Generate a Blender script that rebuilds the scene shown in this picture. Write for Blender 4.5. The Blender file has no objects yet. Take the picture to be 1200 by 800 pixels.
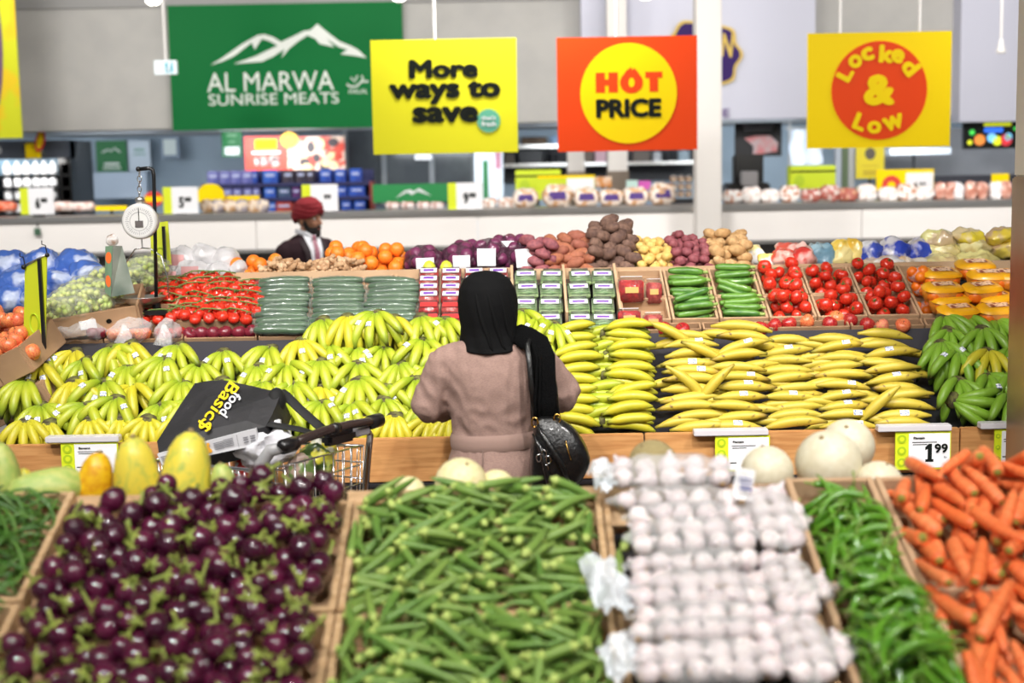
import bpy, bmesh, math, random
import numpy as np
from mathutils import Vector, Matrix, Euler, noise

SC = bpy.context.scene
COL = SC.collection
PI = math.pi
RND = random.Random(7)

# ------------------------------------------------------------------ camera
FPX = 1667.0                      # focal length in pixels of the 1200x800 frame (50 mm on 36 mm)
CAMLOC = Vector((0.0, 0.0, 2.0))
CAMROT = Matrix.Rotation(math.radians(90 - 7.0), 3, 'X') @ Matrix.Rotation(math.radians(-1.05), 3, 'Z')
cd = bpy.data.cameras.new('camera')
cd.lens = 50.0
cd.sensor_width = 36.0
cd.dof.use_dof = True
cd.dof.focus_distance = 5.75
cd.dof.aperture_fstop = 1.8
cam = bpy.data.objects.new('camera', cd)
cam.matrix_world = Matrix.Translation(CAMLOC) @ CAMROT.to_4x4()
COL.objects.link(cam)
SC.camera = cam

# ------------------------------------------------------------------ view, world, lamps
SC.view_settings.view_transform = 'Standard'
SC.view_settings.look = 'None'
SC.view_settings.gamma = 1.0
SC.view_settings.use_curve_mapping = False
SC.view_settings.exposure = 0.0
wd = bpy.data.worlds.new('world')
SC.world = wd
wd.use_nodes = True
wd.node_tree.nodes['Background'].inputs[0].default_value = (0.95, 0.97, 1.0, 1)
wd.node_tree.nodes['Background'].inputs[1].default_value = 0.21

def area_light(name, loc, target, size, power, col=(1, 0.97, 0.93), spread=PI, sy=None):
    l = bpy.data.lights.new(name, 'AREA')
    l.shape = 'RECTANGLE' if sy else 'DISK'
    l.size = size
    if sy:
        l.size_y = sy
    l.energy = power
    l.color = col
    l.spread = spread
    o = bpy.data.objects.new(name, l)
    COL.objects.link(o)
    d = Vector(target) - Vector(loc)
    o.matrix_world = Matrix.Translation(loc) @ d.to_track_quat('-Z', 'Y').to_matrix().to_4x4()
    return o

CEIL = 4.4
LAMPS = []
for i, (lx, ly, tx, ty, tz, w) in enumerate([
        (-2.6, 3.0, -1.5, 5.8, 1.1, 20), (-1.0, 2.7, -0.6, 5.8, 1.1, 20), (0.9, 2.7, 0.8, 5.8, 1.1, 20), (2.5, 3.0, 1.6, 5.8, 1.1, 20),
        (-1.6, 0.6, -0.8, 3.1, 1.1, 17.5), (0.2, 0.5, 0.1, 3.1, 1.1, 17.5), (1.8, 0.6, 0.9, 3.1, 1.1, 17.5),
        (-2.0, 4.6, -1.4, 6.7, 1.4, 10), (0.0, 4.6, 0.0, 6.7, 1.4, 10), (2.0, 4.6, 1.4, 6.7, 1.4, 10)]):
    LAMPS.append((Vector((lx, ly, CEIL - 0.25)), Vector((tx, ty, tz))))
    area_light('track_spot', (lx, ly, CEIL - 0.25), (tx, ty, tz), 0.16, w, spread=math.radians(80))
for i, (lx, w) in enumerate([(-5, 190), (0, 190), (5, 190)]):
    area_light('counter_light', (lx, 10.6, CEIL - 0.15), (lx, 14.5, 1.3), 1.2, w, sy=0.5)
for i, lx in enumerate([-8.5, -5, -1.6, 1.6, 5]):
    area_light('wall_fill', (lx, 14.3, CEIL - 0.12), (lx, 17, 2.9), 1.6, 30, sy=0.4)  # added fill without a fixture, brightens the upper wall
for i, (lx, w) in enumerate([(-1.6, 11), (0.8, 11), (3.4, 38)]):
    area_light('sign_fill', (lx, 6.2, CEIL - 0.15), (lx, 11, 2.9), 0.5, w, spread=math.radians(100))  # added frontal fill without a fixture, evens the light on the hanging signs
for i, lx in enumerate([-7, -5, -3, -1, 1, 3, 5, 7]):
    area_light('prep_light', (lx, 17.75, 2.36), (lx, 20.0, 0.9), 1.2, 24, col=(0.9, 0.96, 1), sy=0.4)

# ------------------------------------------------------------------ pixel helpers (where a thing stands, at its own distance)
def ray(px, py):
    return CAMROT @ Vector(((px - 600) / FPX, (400 - py) / FPX, -1))
def P(px, py, Y):
    d = ray(px, py)
    return CAMLOC + d * (Y / d.y)
def PP(px, py, pl):
    Y0, z0, sl = pl
    d = ray(px, py)
    t = (z0 - sl * Y0 - CAMLOC.z) / (d.z - sl * d.y)
    return CAMLOC + d * t
def plz(pl, Y):
    return pl[1] + pl[2] * (Y - pl[0])
def slopeM(p, sl, rz=0.0, lift=0.0):
    a = math.atan(sl)
    M = Matrix.Translation(p) @ Matrix.Rotation(a, 4, 'X')
    return M @ Matrix.Translation((0, 0, lift)) @ Matrix.Rotation(rz, 4, 'Z')
def rot(x=0, y=0, z=0):
    return Euler((x, y, z)).to_matrix().to_4x4()
def tr(*a):
    return Matrix.Translation(Vector(a[0]) if len(a) == 1 else Vector(a))
def sca(x, y=None, z=None):
    y = x if y is None else y
    z = x if z is None else z
    return Matrix.Diagonal((x, y, z, 1))

ORD = ['first', 'second', 'third', 'fourth', 'fifth', 'sixth', 'seventh', 'eighth', 'ninth', 'tenth', 'eleventh', 'twelfth', 'thirteenth',
       'fourteenth', 'fifteenth', 'sixteenth', 'seventeenth', 'eighteenth']

# ------------------------------------------------------------------ materials
def lin(h):
    if isinstance(h, str):
        h = h.lstrip('#')
        c = [int(h[i:i + 2], 16) / 255 for i in (0, 2, 4)]
    else:
        c = [v / 255 for v in h[:3]]
    return tuple(v / 12.92 if v <= 0.04045 else ((v + 0.055) / 1.055) ** 2.4 for v in c) + (1.0,)

MATS = {}
def mat(name, col, rough=0.5, col2=None, scale=8.0, bump=0.0, bscale=40.0, metal=0.0, spec=0.5, rnd=None, coat=0.0, ramp=None, trans=0.0,
        emit=0.0, sheen=0.0, stretch=None, sss=0.0, lo=0.4, hi=0.65, alpha=1.0, detail=3.0):
    """procedural material: base colour, optional noise blend to col2, optional per-object random blend to rnd, optional ramp along attribute t"""
    if name in MATS:
        return MATS[name]
    m = bpy.data.materials.new(name)
    m.use_nodes = True
    nt = m.node_tree
    N, L = nt.nodes, nt.links
    b = N['Principled BSDF']
    b.inputs['Roughness'].default_value = rough
    b.inputs['Metallic'].default_value = metal
    b.inputs['Specular IOR Level'].default_value = spec
    b.inputs['Coat Weight'].default_value = coat
    b.inputs['Coat Roughness'].default_value = 0.08
    b.inputs['Transmission Weight'].default_value = trans
    b.inputs['Sheen Weight'].default_value = sheen
    b.inputs['Alpha'].default_value = alpha
    if sss:
        b.inputs['Subsurface Weight'].default_value = sss
        b.inputs['Subsurface Radius'].default_value = (0.02, 0.012, 0.006)
    c = lin(col)
    b.inputs['Base Color'].default_value = c
    tc = N.new('ShaderNodeTexCoord')
    src = tc.outputs['Object']
    if stretch:
        mp = N.new('ShaderNodeMapping')
        mp.inputs['Scale'].default_value = stretch
        L.new(src, mp.inputs[0])
        src = mp.outputs[0]
    cur = None
    if ramp:
        at = N.new('ShaderNodeAttribute')
        at.attribute_name = 't'
        rp = N.new('ShaderNodeValToRGB')
        el = rp.color_ramp.elements
        while len(el) > 1:
            el.remove(el[-1])
        el[0].position, el[0].color = ramp[0][0], lin(ramp[0][1])
        for p, cc in ramp[1:]:
            e = el.new(p)
            e.color = lin(cc)
        L.new(at.outputs['Fac'], rp.inputs[0])
        cur = rp.outputs[0]
    def mix(fac, a, bcol):
        mx = N.new('ShaderNodeMix')
        mx.data_type = 'RGBA'
        L.new(fac, mx.inputs[0])
        if a is None:
            mx.inputs[6].default_value = c
        else:
            L.new(a, mx.inputs[6])
        mx.inputs[7].default_value = lin(bcol)
        return mx.outputs[2]
    if rnd:
        oi = N.new('ShaderNodeObjectInfo')
        cur = mix(oi.outputs['Random'], cur, rnd)
    if col2:
        nz = N.new('ShaderNodeTexNoise')
        nz.inputs['Scale'].default_value = scale
        nz.inputs['Detail'].default_value = detail
        L.new(src, nz.inputs['Vector'])
        mr = N.new('ShaderNodeMapRange')
        mr.inputs[1].default_value, mr.inputs[2].default_value = lo, hi
        L.new(nz.outputs['Fac'], mr.inputs[0])
        cur = mix(mr.outputs[0], cur, col2)
    if cur is not None:
        L.new(cur, b.inputs['Base Color'])
    if bump:
        nb = N.new('ShaderNodeTexNoise')
        nb.inputs['Scale'].default_value = bscale
        nb.inputs['Detail'].default_value = 4
        L.new(src, nb.inputs['Vector'])
        bp = N.new('ShaderNodeBump')
        bp.inputs['Strength'].default_value = bump
        bp.inputs['Distance'].default_value = 0.01
        L.new(nb.outputs['Fac'], bp.inputs['Height'])
        L.new(bp.outputs[0], b.inputs['Normal'])
    if emit:
        b.inputs['Emission Color'].default_value = c
        b.inputs['Emission Strength'].default_value = emit
        if cur is not None:
            L.new(cur, b.inputs['Emission Color'])
    MATS[name] = m
    return m

def film(name, clear=0.7, rough=0.12, col='ffffff', bump=0.6, bscale=60):
    """clear crumpled plastic film"""
    if name in MATS:
        return MATS[name]
    m = bpy.data.materials.new(name)
    m.use_nodes = True
    nt = m.node_tree
    N, L = nt.nodes, nt.links
    b = N['Principled BSDF']
    b.inputs['Base Color'].default_value = lin(col)
    b.inputs['Roughness'].default_value = rough
    b.inputs['Specular IOR Level'].default_value = 0.9
    tb = N.new('ShaderNodeBsdfTransparent')
    mx = N.new('ShaderNodeMixShader')
    fr = N.new('ShaderNodeLayerWeight')
    fr.inputs[0].default_value = 0.35
    mr = N.new('ShaderNodeMapRange')
    mr.inputs[3].default_value = 1 - clear
    mr.inputs[4].default_value = min(1, 1.35 - clear)
    nb = N.new('ShaderNodeTexNoise')
    nb.inputs['Scale'].default_value = bscale
    tc = N.new('ShaderNodeTexCoord')
    L.new(tc.outputs['Object'], nb.inputs['Vector'])
    bp = N.new('ShaderNodeBump')
    bp.inputs['Strength'].default_value = bump
    bp.inputs['Distance'].default_value = 0.01
    L.new(nb.outputs['Fac'], bp.inputs['Height'])
    L.new(bp.outputs[0], b.inputs['Normal'])
    L.new(bp.outputs[0], fr.inputs['Normal'])
    L.new(fr.outputs['Facing'], mr.inputs[0])
    L.new(mr.outputs[0], mx.inputs[0])
    L.new(tb.outputs[0], mx.inputs[1])
    L.new(b.outputs[0], mx.inputs[2])
    L.new(mx.outputs[0], N['Material Output'].inputs[0])
    MATS[name] = m
    return m

# ------------------------------------------------------------------ mesh building
_TXT = {}
def glyphs(s, bold=0.0):
    k = (s, bold)
    if k not in _TXT:
        cu = bpy.data.curves.new('txt', 'FONT')
        cu.body = s
        cu.size = 1.0
        cu.resolution_u = 3
        o = bpy.data.objects.new('txt', cu)
        me = bpy.data.meshes.new_from_object(o)
        vs = [(v.co.x, v.co.y) for v in me.vertices]
        fs = [tuple(p.vertices) for p in me.polygons]
        if bold:        # a heavier face: the outline thickened by shifted copies
            v0, f0, n0 = list(vs), list(fs), len(vs)
            for q in range(8):
                dx, dy = bold * math.cos(PI * q / 4), bold * math.sin(PI * q / 4)
                b = len(vs)
                vs += [(x + dx, y + dy) for x, y in v0]
                fs += [tuple(i + b for i in f) for f in f0]
        bpy.data.objects.remove(o)
        bpy.data.curves.remove(cu)
        bpy.data.meshes.remove(me)
        n0 = len(vs) if not bold else n0
        vs = [(x, y, i // n0) for i, (x, y) in enumerate(vs)]
        xs, ys = [v[0] for v in vs], [v[1] for v in vs]
        _TXT[k] = (vs, fs, min(xs), max(xs), min(ys), max(ys))
    return _TXT[k]

class MB:
    def __init__(s):
        s.v, s.f, s.m, s.t = [], [], [], []
    def add(s, vs, fs, mi=0, ts=None, M=None):
        b = len(s.v)
        if M is not None:
            vs = [M @ Vector(v) for v in vs]
        s.v.extend(tuple(v) for v in vs)
        s.t.extend(ts if ts is not None else [0.0] * len(vs))
        for f in fs:
            s.f.append(tuple(i + b for i in f))
            s.m.append(mi)
        return s
    def box(s, c, d, mi=0, M=None):
        x, y, z = d[0] / 2, d[1] / 2, d[2] / 2
        vs = [(c[0] + i * x, c[1] + j * y, c[2] + k * z) for i in (-1, 1) for j in (-1, 1) for k in (-1, 1)]
        fs = [(0, 1, 3, 2), (4, 6, 7, 5), (0, 4, 5, 1), (2, 3, 7, 6), (0, 2, 6, 4), (1, 5, 7, 3)]
        return s.add(vs, fs, mi, M=M)
    def tube(s, pts, rads, n=8, mi=0, flat=None, ridge=0, ramp=0.0, M=None, up=None, cap=True, closed=False):
        """tube through pts with radius per point; flat=(a,b) scales the two cross axes; ridge=k adds k ribs"""
        pts = [Vector(p) for p in pts]
        K = len(pts)
        if not hasattr(rads, '__len__'):
            rads = [rads] * K
        vs, fs, ts = [], [], []
        ref = Vector(up) if up else None
        L = [0.0]
        for i in range(1, K):
            L.append(L[-1] + (pts[i] - pts[i - 1]).length)
        prev = None
        for i in range(K):
            if closed:
                tg = (pts[(i + 1) % K] - pts[i - 1]).normalized()
            else:
                tg = (pts[min(i + 1, K - 1)] - pts[max(i - 1, 0)]).normalized()
            if prev is None:
                r0 = ref or (Vector((0, 0, 1)) if abs(tg.z) < 0.9 else Vector((0, 1, 0)))
            else:
                r0 = prev
            a = (r0 - tg * r0.dot(tg))
            a = a.normalized() if a.length > 1e-6 else tg.orthogonal().normalized()
            prev = a
            bb = tg.cross(a)
            fa, fb = flat if flat else (1, 1)
            for j in range(n):
                th = 2 * PI * j / n
                r = rads[i] * (1 + ramp * math.cos(ridge * th) if ridge else 1)
                vs.append(pts[i] + a * (r * fa * math.cos(th)) + bb * (r * fb * math.sin(th)))
                ts.append(L[i] / max(L[-1], 1e-9))
        R = K if closed else K - 1
        for i in range(R):
            for j in range(n):
                a0, a1 = i * n + j, i * n + (j + 1) % n
                b0, b1 = ((i + 1) % K) * n + j, ((i + 1) % K) * n + (j + 1) % n
                fs.append((a0, a1, b1, b0))
        if cap and not closed:
            fs.append(tuple(range(n))[::-1])
            fs.append(tuple((K - 1) * n + j for j in range(n)))
        return s.add(vs, fs, mi, ts, M)
    def lathe(s, prof, n=12, mi=0, M=None, lobes=0, amp=0.0, sx=1.0, sy=1.0):
        """profile [(r, z)] turned about z"""
        vs, fs, ts = [], [], []
        K = len(prof)
        for i, (r, z) in enumerate(prof):
            for j in range(n):
                th = 2 * PI * j / n
                q = r * (1 + amp * math.cos(lobes * th)) if lobes else r
                vs.append((q * sx * math.cos(th), q * sy * math.sin(th), z))
                ts.append(i / (K - 1))
        for i in range(K - 1):
            for j in range(n):
                fs.append((i * n + j, i * n + (j + 1) % n, (i + 1) * n + (j + 1) % n, (i + 1) * n + j))
        fs.append(tuple(range(n))[::-1])
        fs.append(tuple((K - 1) * n + j for j in range(n)))
        return s.add(vs, fs, mi, ts, M)
    def ell(s, c, r, n=12, m=8, mi=0, M=None):
        if not hasattr(r, '__len__'):
            r = (r, r, r)
        vs, fs, ts = [(c[0], c[1], c[2] - r[2])], [], [0.0]
        for i in range(1, m):
            ph = PI * i / m
            for j in range(n):
                th = 2 * PI * j / n
                vs.append((c[0] + r[0] * math.sin(ph) * math.cos(th), c[1] + r[1] * math.sin(ph) * math.sin(th), c[2] - r[2] * math.cos(ph)))
                ts.append(i / m)
        vs.append((c[0], c[1], c[2] + r[2]))
        ts.append(1.0)
        last = len(vs) - 1
        for j in range(n):
            fs.append((0, 1 + (j + 1) % n, 1 + j))
            fs.append((last, 1 + (m - 2) * n + j, 1 + (m - 2) * n + (j + 1) % n))
            for i in range(m - 2):
                a, b = 1 + i * n, 1 + (i + 1) * n
                fs.append((a + j, a + (j + 1) % n, b + (j + 1) % n, b + j))
        return s.add(vs, fs, mi, ts, M)
    def limb(s, pts, rads, n=12, mi=0, M=None):
        s.tube(pts, rads, n, mi, M=M)
        for p, r in zip(pts, rads):
            s.ell(p, r, n, 8, mi, M=M)
        return s
    def prism(s, poly, y0, y1, mi=0, M=None):
        """polygon in x,z given thickness along y"""
        n = len(poly)
        vs = [(x, y0, z) for x, z in poly] + [(x, y1, z) for x, z in poly]
        fs = [tuple(range(n)), tuple(range(2 * n - 1, n - 1, -1))] + [(i, i + n, (i + 1) % n + n, (i + 1) % n) for i in range(n)]
        return s.add(vs, fs, mi, M=M)
    def disc(s, cx, cz, rx, rz, y0, y1, n=32, mi=0, M=None, star=0, amp=0.0):
        poly = []
        for i in range(n):
            th = 2 * PI * i / n
            q = 1 + (amp * math.cos(star * th) if star else 0)
            poly.append((cx + rx * q * math.cos(th), cz + rz * q * math.sin(th)))
        return s.prism(poly, y0, y1, mi, M)
    def text(s, st, cx, cz, w, h, y=-0.002, mi=0, bold=0.0, rotz=0.0, M=None):
        """flat print of st fitted into a w x h box centred at cx, cz, facing -y"""
        vs, fs, x0, x1, y0, y1 = glyphs(st, bold)
        kx, ky = w / (x1 - x0), h / (y1 - y0)
        ca, sa = math.cos(rotz), math.sin(rotz)
        out = []
        for x, yy, ly in vs:
            u, v = (x - (x0 + x1) / 2) * kx, (yy - (y0 + y1) / 2) * ky
            out.append((cx + u * ca - v * sa, y - ly * 0.0004, cz + u * sa + v * ca))
        return s.add(out, fs, mi, M=M)
    def grid(s, fn, nu, nv, mi=0, M=None, wrap=False):
        vs = [fn(i / (nu - 1), j / (nv - 1 if not wrap else nv)) for i in range(nu) for j in range(nv)]
        fs = []
        for i in range(nu - 1):
            for j in range(nv if wrap else nv - 1):
                k = (j + 1) % nv
                fs.append((i * nv + j, i * nv + k, (i + 1) * nv + k, (i + 1) * nv + j))
        return s.add(vs, fs, mi, M=M)
    def jitter(s, amp, freq, seed=0):
        o = Vector((seed * 3.7, seed * 1.3, seed * 7.1))
        s.v = [tuple(Vector(v) + noise.noise_vector(Vector(v) * freq + o) * amp) for v in s.v]
        return s
    def mesh(s, name, mats, smooth=True, bevel=0.0):
        me = bpy.data.meshes.new(name)
        me.from_pydata(s.v, [], s.f)
        if not isinstance(mats, (list, tuple)):
            mats = [mats]
        for m in mats:
            me.materials.append(m)
        if len(mats) > 1:
            me.polygons.foreach_set('material_index', s.m)
        if any(s.t):
            a = me.attributes.new('t', 'FLOAT', 'POINT')
            a.data.foreach_set('value', s.t)
        if bevel:
            bm = bmesh.new()
            bm.from_mesh(me)
            bmesh.ops.bevel(bm, geom=bm.edges[:], offset=bevel, segments=2, affect='EDGES', clamp_overlap=True)
            bm.to_mesh(me)
            bm.free()
        if smooth:
            me.polygons.foreach_set('use_smooth', [True] * len(me.polygons))
        me.update()
        return me
    def obj(s, name, mats, parent=None, smooth=False, bevel=0.0, M=None):
        return link(name, s.mesh(name, mats, smooth, bevel), parent, M)

def link(name, me, parent=None, M=None):
    o = bpy.data.objects.new(name, me)
    COL.objects.link(o)
    if parent is not None:
        o.parent = parent
    if M is not None:
        o.matrix_local = M
    return o
def tag(o, label=None, cat=None, group=None, kind=None):
    if label: o['label'] = label
    if cat: o['category'] = cat
    if group: o['group'] = group
    if kind: o['kind'] = kind
    return o
def thing(name, M, label, cat, group=None, mesh=None):
    o = link(name, mesh, None, M if isinstance(M, Matrix) else Matrix.Translation(M))
    return tag(o, label, cat, group)
def inst(name, M, parts, label, cat, group=None, mesh=None):
    """one countable thing made of shared meshes: parts = [(part name, mesh, local matrix, [sub-parts])]"""
    o = thing(name, M, label, cat, group, mesh)
    for p in parts:
        c = link(p[0], p[1], o, p[2])
        for q in (p[3] if len(p) > 3 else ()):
            link(q[0], q[1], c, q[2])
    return o
def struct(name, mb, m, bevel=0.0, smooth=False):
    o = mb.obj(name, m, None, smooth, bevel)
    o['kind'] = 'structure'
    return o
def boxbetween(mb, a, b, mi=0):
    c = [(a[i] + b[i]) / 2 for i in range(3)]
    return mb.box(c, [abs(b[i] - a[i]) for i in range(3)], mi)

def fuse(name, mb, voxel, mats, parent=None, it=6, wr=None):
    """melt overlapping closed shapes into one continuous surface"""
    o = mb.obj('fuse_tmp', mats, None, True)
    md = o.modifiers.new('r', 'REMESH')
    md.mode = 'VOXEL'
    md.voxel_size = voxel
    md.use_smooth_shade = True
    sm = o.modifiers.new('s', 'SMOOTH')
    sm.iterations = it
    sm.factor = 0.5
    dg = bpy.context.evaluated_depsgraph_get()
    me = bpy.data.meshes.new_from_object(o.evaluated_get(dg))
    me.name = name
    old = o.data
    bpy.data.objects.remove(o)
    bpy.data.meshes.remove(old)
    if wr:
        n = len(me.vertices)
        nr = [v.normal.copy() for v in me.vertices]
        for v, q in zip(me.vertices, nr):
            v.co += q * wr(v.co)
        me.update()
    me.polygons.foreach_set('use_smooth', [True] * len(me.polygons))
    return link(name, me, parent)
# ------------------------------------------------------------------ shared materials
WHITE = mat('white_paint', (232, 229, 226), 0.55, bump=0.02)
PALEW = mat('pale_wall', (190, 205, 218), 0.6)
GREYW = mat('grey_wall', (178, 176, 172), 0.7, (172, 170, 167), 3)
LILAC = mat('lilac_wall', (196, 197, 212), 0.65)
DARK = mat('dark_metal', (32, 33, 37), 0.45)
BLACK = mat('black_plastic', (14, 14, 15), 0.35)
STEEL = mat('brushed_steel', (205, 203, 200), 0.28, metal=0.9, bump=0.05, bscale=30)
CHROME = mat('chrome', (215, 216, 218), 0.18, metal=1.0)
CARD = mat('cardboard', (176, 141, 108), 0.8, (160, 126, 94), 5, bump=0.05)
CARD2 = mat('cardboard_pale', (196, 164, 130), 0.8, (184, 150, 116), 6)
WOODRIM = mat('pale_wood_rim', (205, 172, 132), 0.7, (182, 146, 104), 6, stretch=(1, 8, 8))
BOARD = mat('oak_board', (202, 148, 92), 0.5, (180, 124, 72), 5, stretch=(1.2, 10, 12), bump=0.04)
LIME = mat('lime_card', (214, 226, 36), 0.5)
LIMED = mat('lime_ring', (170, 196, 30), 0.5)
YEL = mat('sign_yellow', (250, 216, 8), 0.5, spec=0.12)
LEMON = mat('sign_lemon', (228, 222, 40), 0.5, spec=0.12)
ORG = mat('sign_orange', (232, 72, 22), 0.5, spec=0.12)
INK = mat('ink_black', (22, 26, 22), 0.6, spec=0.12)
PAPER = mat('white_paper', (236, 236, 240), 0.6)
INKG = mat('ink_grey', (120, 120, 126), 0.6)
GREEN = mat('sign_green', (6, 104, 48), 0.5)
GREENW = mat('sign_green_print', (222, 226, 220), 0.6)
PURP = mat('badge_purple', (52, 30, 92), 0.5, spec=0.12)
GOLD = mat('badge_gold', (206, 174, 70), 0.5)
TEAL = mat('badge_teal', (92, 176, 146), 0.5)
RED = mat('poster_red', (214, 62, 44), 0.5)
FILM = film('clear_film', 0.85, col='808482')
FILMW = film('milky_film', 0.45, 0.2)
LAMPW = mat('lamp_glow', (255, 250, 240), 0.4, emit=7.0)

def scale_at(px, py, Y):
    return (Y / ray(px, py).y) / FPX
def panel(name, x0, y0, x1, y1, Y, th, m, label, cat, group=None, bevel=0.0, rz=0.0, ry=0.0):
    cx, cy = (x0 + x1) / 2, (y0 + y1) / 2
    k = scale_at(cx, cy, Y)
    w, h = abs(x1 - x0) * k, abs(y1 - y0) * k
    o = thing(name, tr(P(cx, cy, Y)) @ rot(0, ry, rz), label, cat, group, MB().box((0, 0, 0), (w, th, h)).mesh(name, m, False, bevel))
    return o, w, h
def stand(o, zf):
    """a slim post down to the surface at height zf"""
    lo = min(v[2] for v in o.bound_box) if o.type == 'MESH' else min(min(v[2] for v in c.bound_box) for c in o.children)
    z = zf - o.matrix_basis.translation.z
    if z < lo - 0.004:
        MB().box((0, 0.006, (lo + z) / 2 + 0.002), (0.03, 0.012, lo - z + 0.004)).obj('stand_post', MATS['dark_metal'], o)
def kid(parent, name, mb, m, label=None, smooth=False, bevel=0.0):
    o = mb.obj(name, m, parent, smooth, bevel)
    if label:
        o['label'] = label
    return o

# ------------------------------------------------------------------ the setting
struct('floor', MB().box((0, 9, -0.05), (30, 25, 0.1)), mat('polished_concrete', (160, 156, 150), 0.28, (142, 138, 132), 1.5))
struct('ceiling', MB().box((0, 9, CEIL + 0.05), (30, 25, 0.1)), mat('ceiling_grey', (176, 174, 172), 0.8))
YW = 17.0
def zt(py, Y, px=600):
    return P(px, py, Y).z
def xt(px, Y, py=100):
    return P(px, py, Y).x
zb = zt(151, YW, 200)
# upper bulkhead of the service department, its raised bays, and the low wall behind it
struct('wall_back', boxbetween(MB(), (-14, 20.4, 0), (14, 20.6, 2.7)), mat('prep_wall', (172, 190, 206), 0.6, (150, 168, 184), 0.7))
struct('wall_upper', boxbetween(MB(), (-14, YW, zb), (14, YW + 0.25, CEIL)), GREYW)
struct('trim_1', boxbetween(MB(), (-14, YW - 0.06, zt(1, YW)), (14, YW + 0.01, CEIL)), mat('beam_grey', (150, 149, 148), 0.7))
struct('trim_2', boxbetween(MB(), (-14, YW + 0.24, zb), (14, 20.6, zb + 0.12)), mat('soffit', (168, 172, 178), 0.8))
for n, (a, b) in enumerate([(682, 955), (1125, 1400)]):
    struct('wall_bay', boxbetween(MB(), (xt(a, YW - 0.3), YW - 0.3, zt(143, YW - 0.3, a)), (xt(b, YW - 0.3), YW, CEIL)), LILAC)
def column(name, x0, x1, Y, guard):
    a, b = xt(x0, Y), xt(x1, Y)
    w = b - a
    struct(name, boxbetween(MB(), (a, Y, 0), (b, Y + w, zb if name == 'column_3' else CEIL)), mat('column_white', (212, 208, 204), 0.6), 0.01)
    if guard:
        struct('trim_guard', boxbetween(MB(), (a - 0.012, Y - 0.012, 0), (b + 0.012, Y + w + 0.012, 1.93)), mat('guard_taupe', (128, 116, 104), 0.3, metal=0.5))
column('column_1', 712, 735, 16.4, True)
column('column_2', 816, 846, 13.75, False)
column('column_3', 664, 684, 17.0, True)
# steel-clad column close by on the right, wrapped to just under two metres
a, b = xt(1186, 5.3, 300), xt(1290, 5.3, 300)
struct('column_4', boxbetween(MB(), (a, 5.0, 1.93), (b, 5.3, CEIL)), mat('cream_column', (222, 214, 204), 0.5), 0.006)
cg = struct('column_5', boxbetween(MB(), (a - 0.004, 4.99, 0), (b, 5.31, 1.93)), mat('column_guard_steel', (170, 150, 130), 0.3, (150, 128, 104), 3, metal=0.75, stretch=(8, 1, 0.6)), 0.006)
MB().box((a + 0.018, 4.986, 0.96), (0.006, 0.01, 1.92)).obj('guard_corner_strip', CHROME, cg)

# ------------------------------------------------------------------ track lamps on the ceiling
def track_lamp(loc, aim, label, group='track lamps on the ceiling'):
    d = (Vector(aim) - Vector(loc)).normalized()
    o = thing('track_lamp', tr(loc), label, 'lamp', group)
    M = d.to_track_quat('Z', 'Y').to_matrix().to_4x4()
    kid(o, 'lamp_housing', MB().lathe([(0.03, -0.22), (0.06, -0.2), (0.075, -0.03), (0.085, -0.02), (0.085, -0.03)], 16, M=M), WHITE, smooth=True)
    kid(o, 'lamp_face', MB().lathe([(0.074, -0.028), (0.074, -0.022)], 16, M=M), LAMPW)
    kid(o, 'lamp_stem', MB().tube([(0, 0, -0.05), (0, 0, max(0.06, CEIL - loc[2]))], 0.012, 6), WHITE)
for k, (l, t) in enumerate(LAMPS):
    track_lamp(l - (t - l).normalized() * 0.06, t, 'white ceiling track lamp, %s of those aimed at the %s' % (['first', 'second', 'third', 'fourth'][[0, 1, 2, 3, 0, 1, 2, 0, 1, 2][k]], ['bananas', 'near crates', 'second tier'][0 if k < 4 else 1 if k < 7 else 2]))
for (px, py, Y, lb) in [(180, 1, 14.5, 'white track lamp glowing above the left edge of the green wall sign'),
                        (467, -3, 14.5, 'white track lamp glowing at the top right corner of the green wall sign'),
                        (757, -5, 14.5, 'white track lamp above the orange hanging sign')]:
    p = P(px, py, Y)
    track_lamp(p, p + Vector((0.4 if px < 300 else 0, -1.1, -1.2)), lb, None)

# ------------------------------------------------------------------ signs
def sign_rod(o, h, x=0.0, z1=None):
    kid(o, 'hanger_rod', MB().tube([(x, 0, h / 2), (x, 0, CEIL - o.matrix_world.translation.z)], 0.012, 6), WHITE)
o, w, h = panel('wall_sign', 200, 6, 473, 150, YW - 0.06, 0.08, mat('green_board', (8, 104, 50), 0.55, spec=0.12), 'large green butcher wall sign with white mountain outline and lettering', 'sign')
k = scale_at(336, 78, YW)
def sg(px, py):
    return ((px - 336.5) * k, (78 - py) * k)
mb = MB()
mb.text('AL MARWA', *sg(317, 95), 148 * k, 22 * k, -0.042)
mb.text('SUNRISE MEATS', *sg(320, 115), 152 * k, 13 * k, -0.042)
kid(o, 'lettering', mb, GREENW)
mb = MB()
for poly in ([(248, 75), (262, 67), (285, 52), (304, 42), (312, 41), (322, 44), (331, 50), (345, 44), (358, 38), (366, 37), (374, 30), (383, 38), (398, 50), (412, 56), (421, 61), (430, 70),
              (415, 67), (400, 65), (408, 60), (398, 57), (384, 47), (393, 57), (376, 53), (371, 47), (362, 43), (352, 49), (341, 57), (331, 68), (335, 58), (322, 66), (308, 72), (275, 74), (300, 66), (318, 58),
              (327, 54), (318, 49), (309, 46), (300, 58), (297, 50), (276, 65), (262, 71)],):
    mb.prism([sg(*p) for p in poly], -0.046, -0.041)
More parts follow.
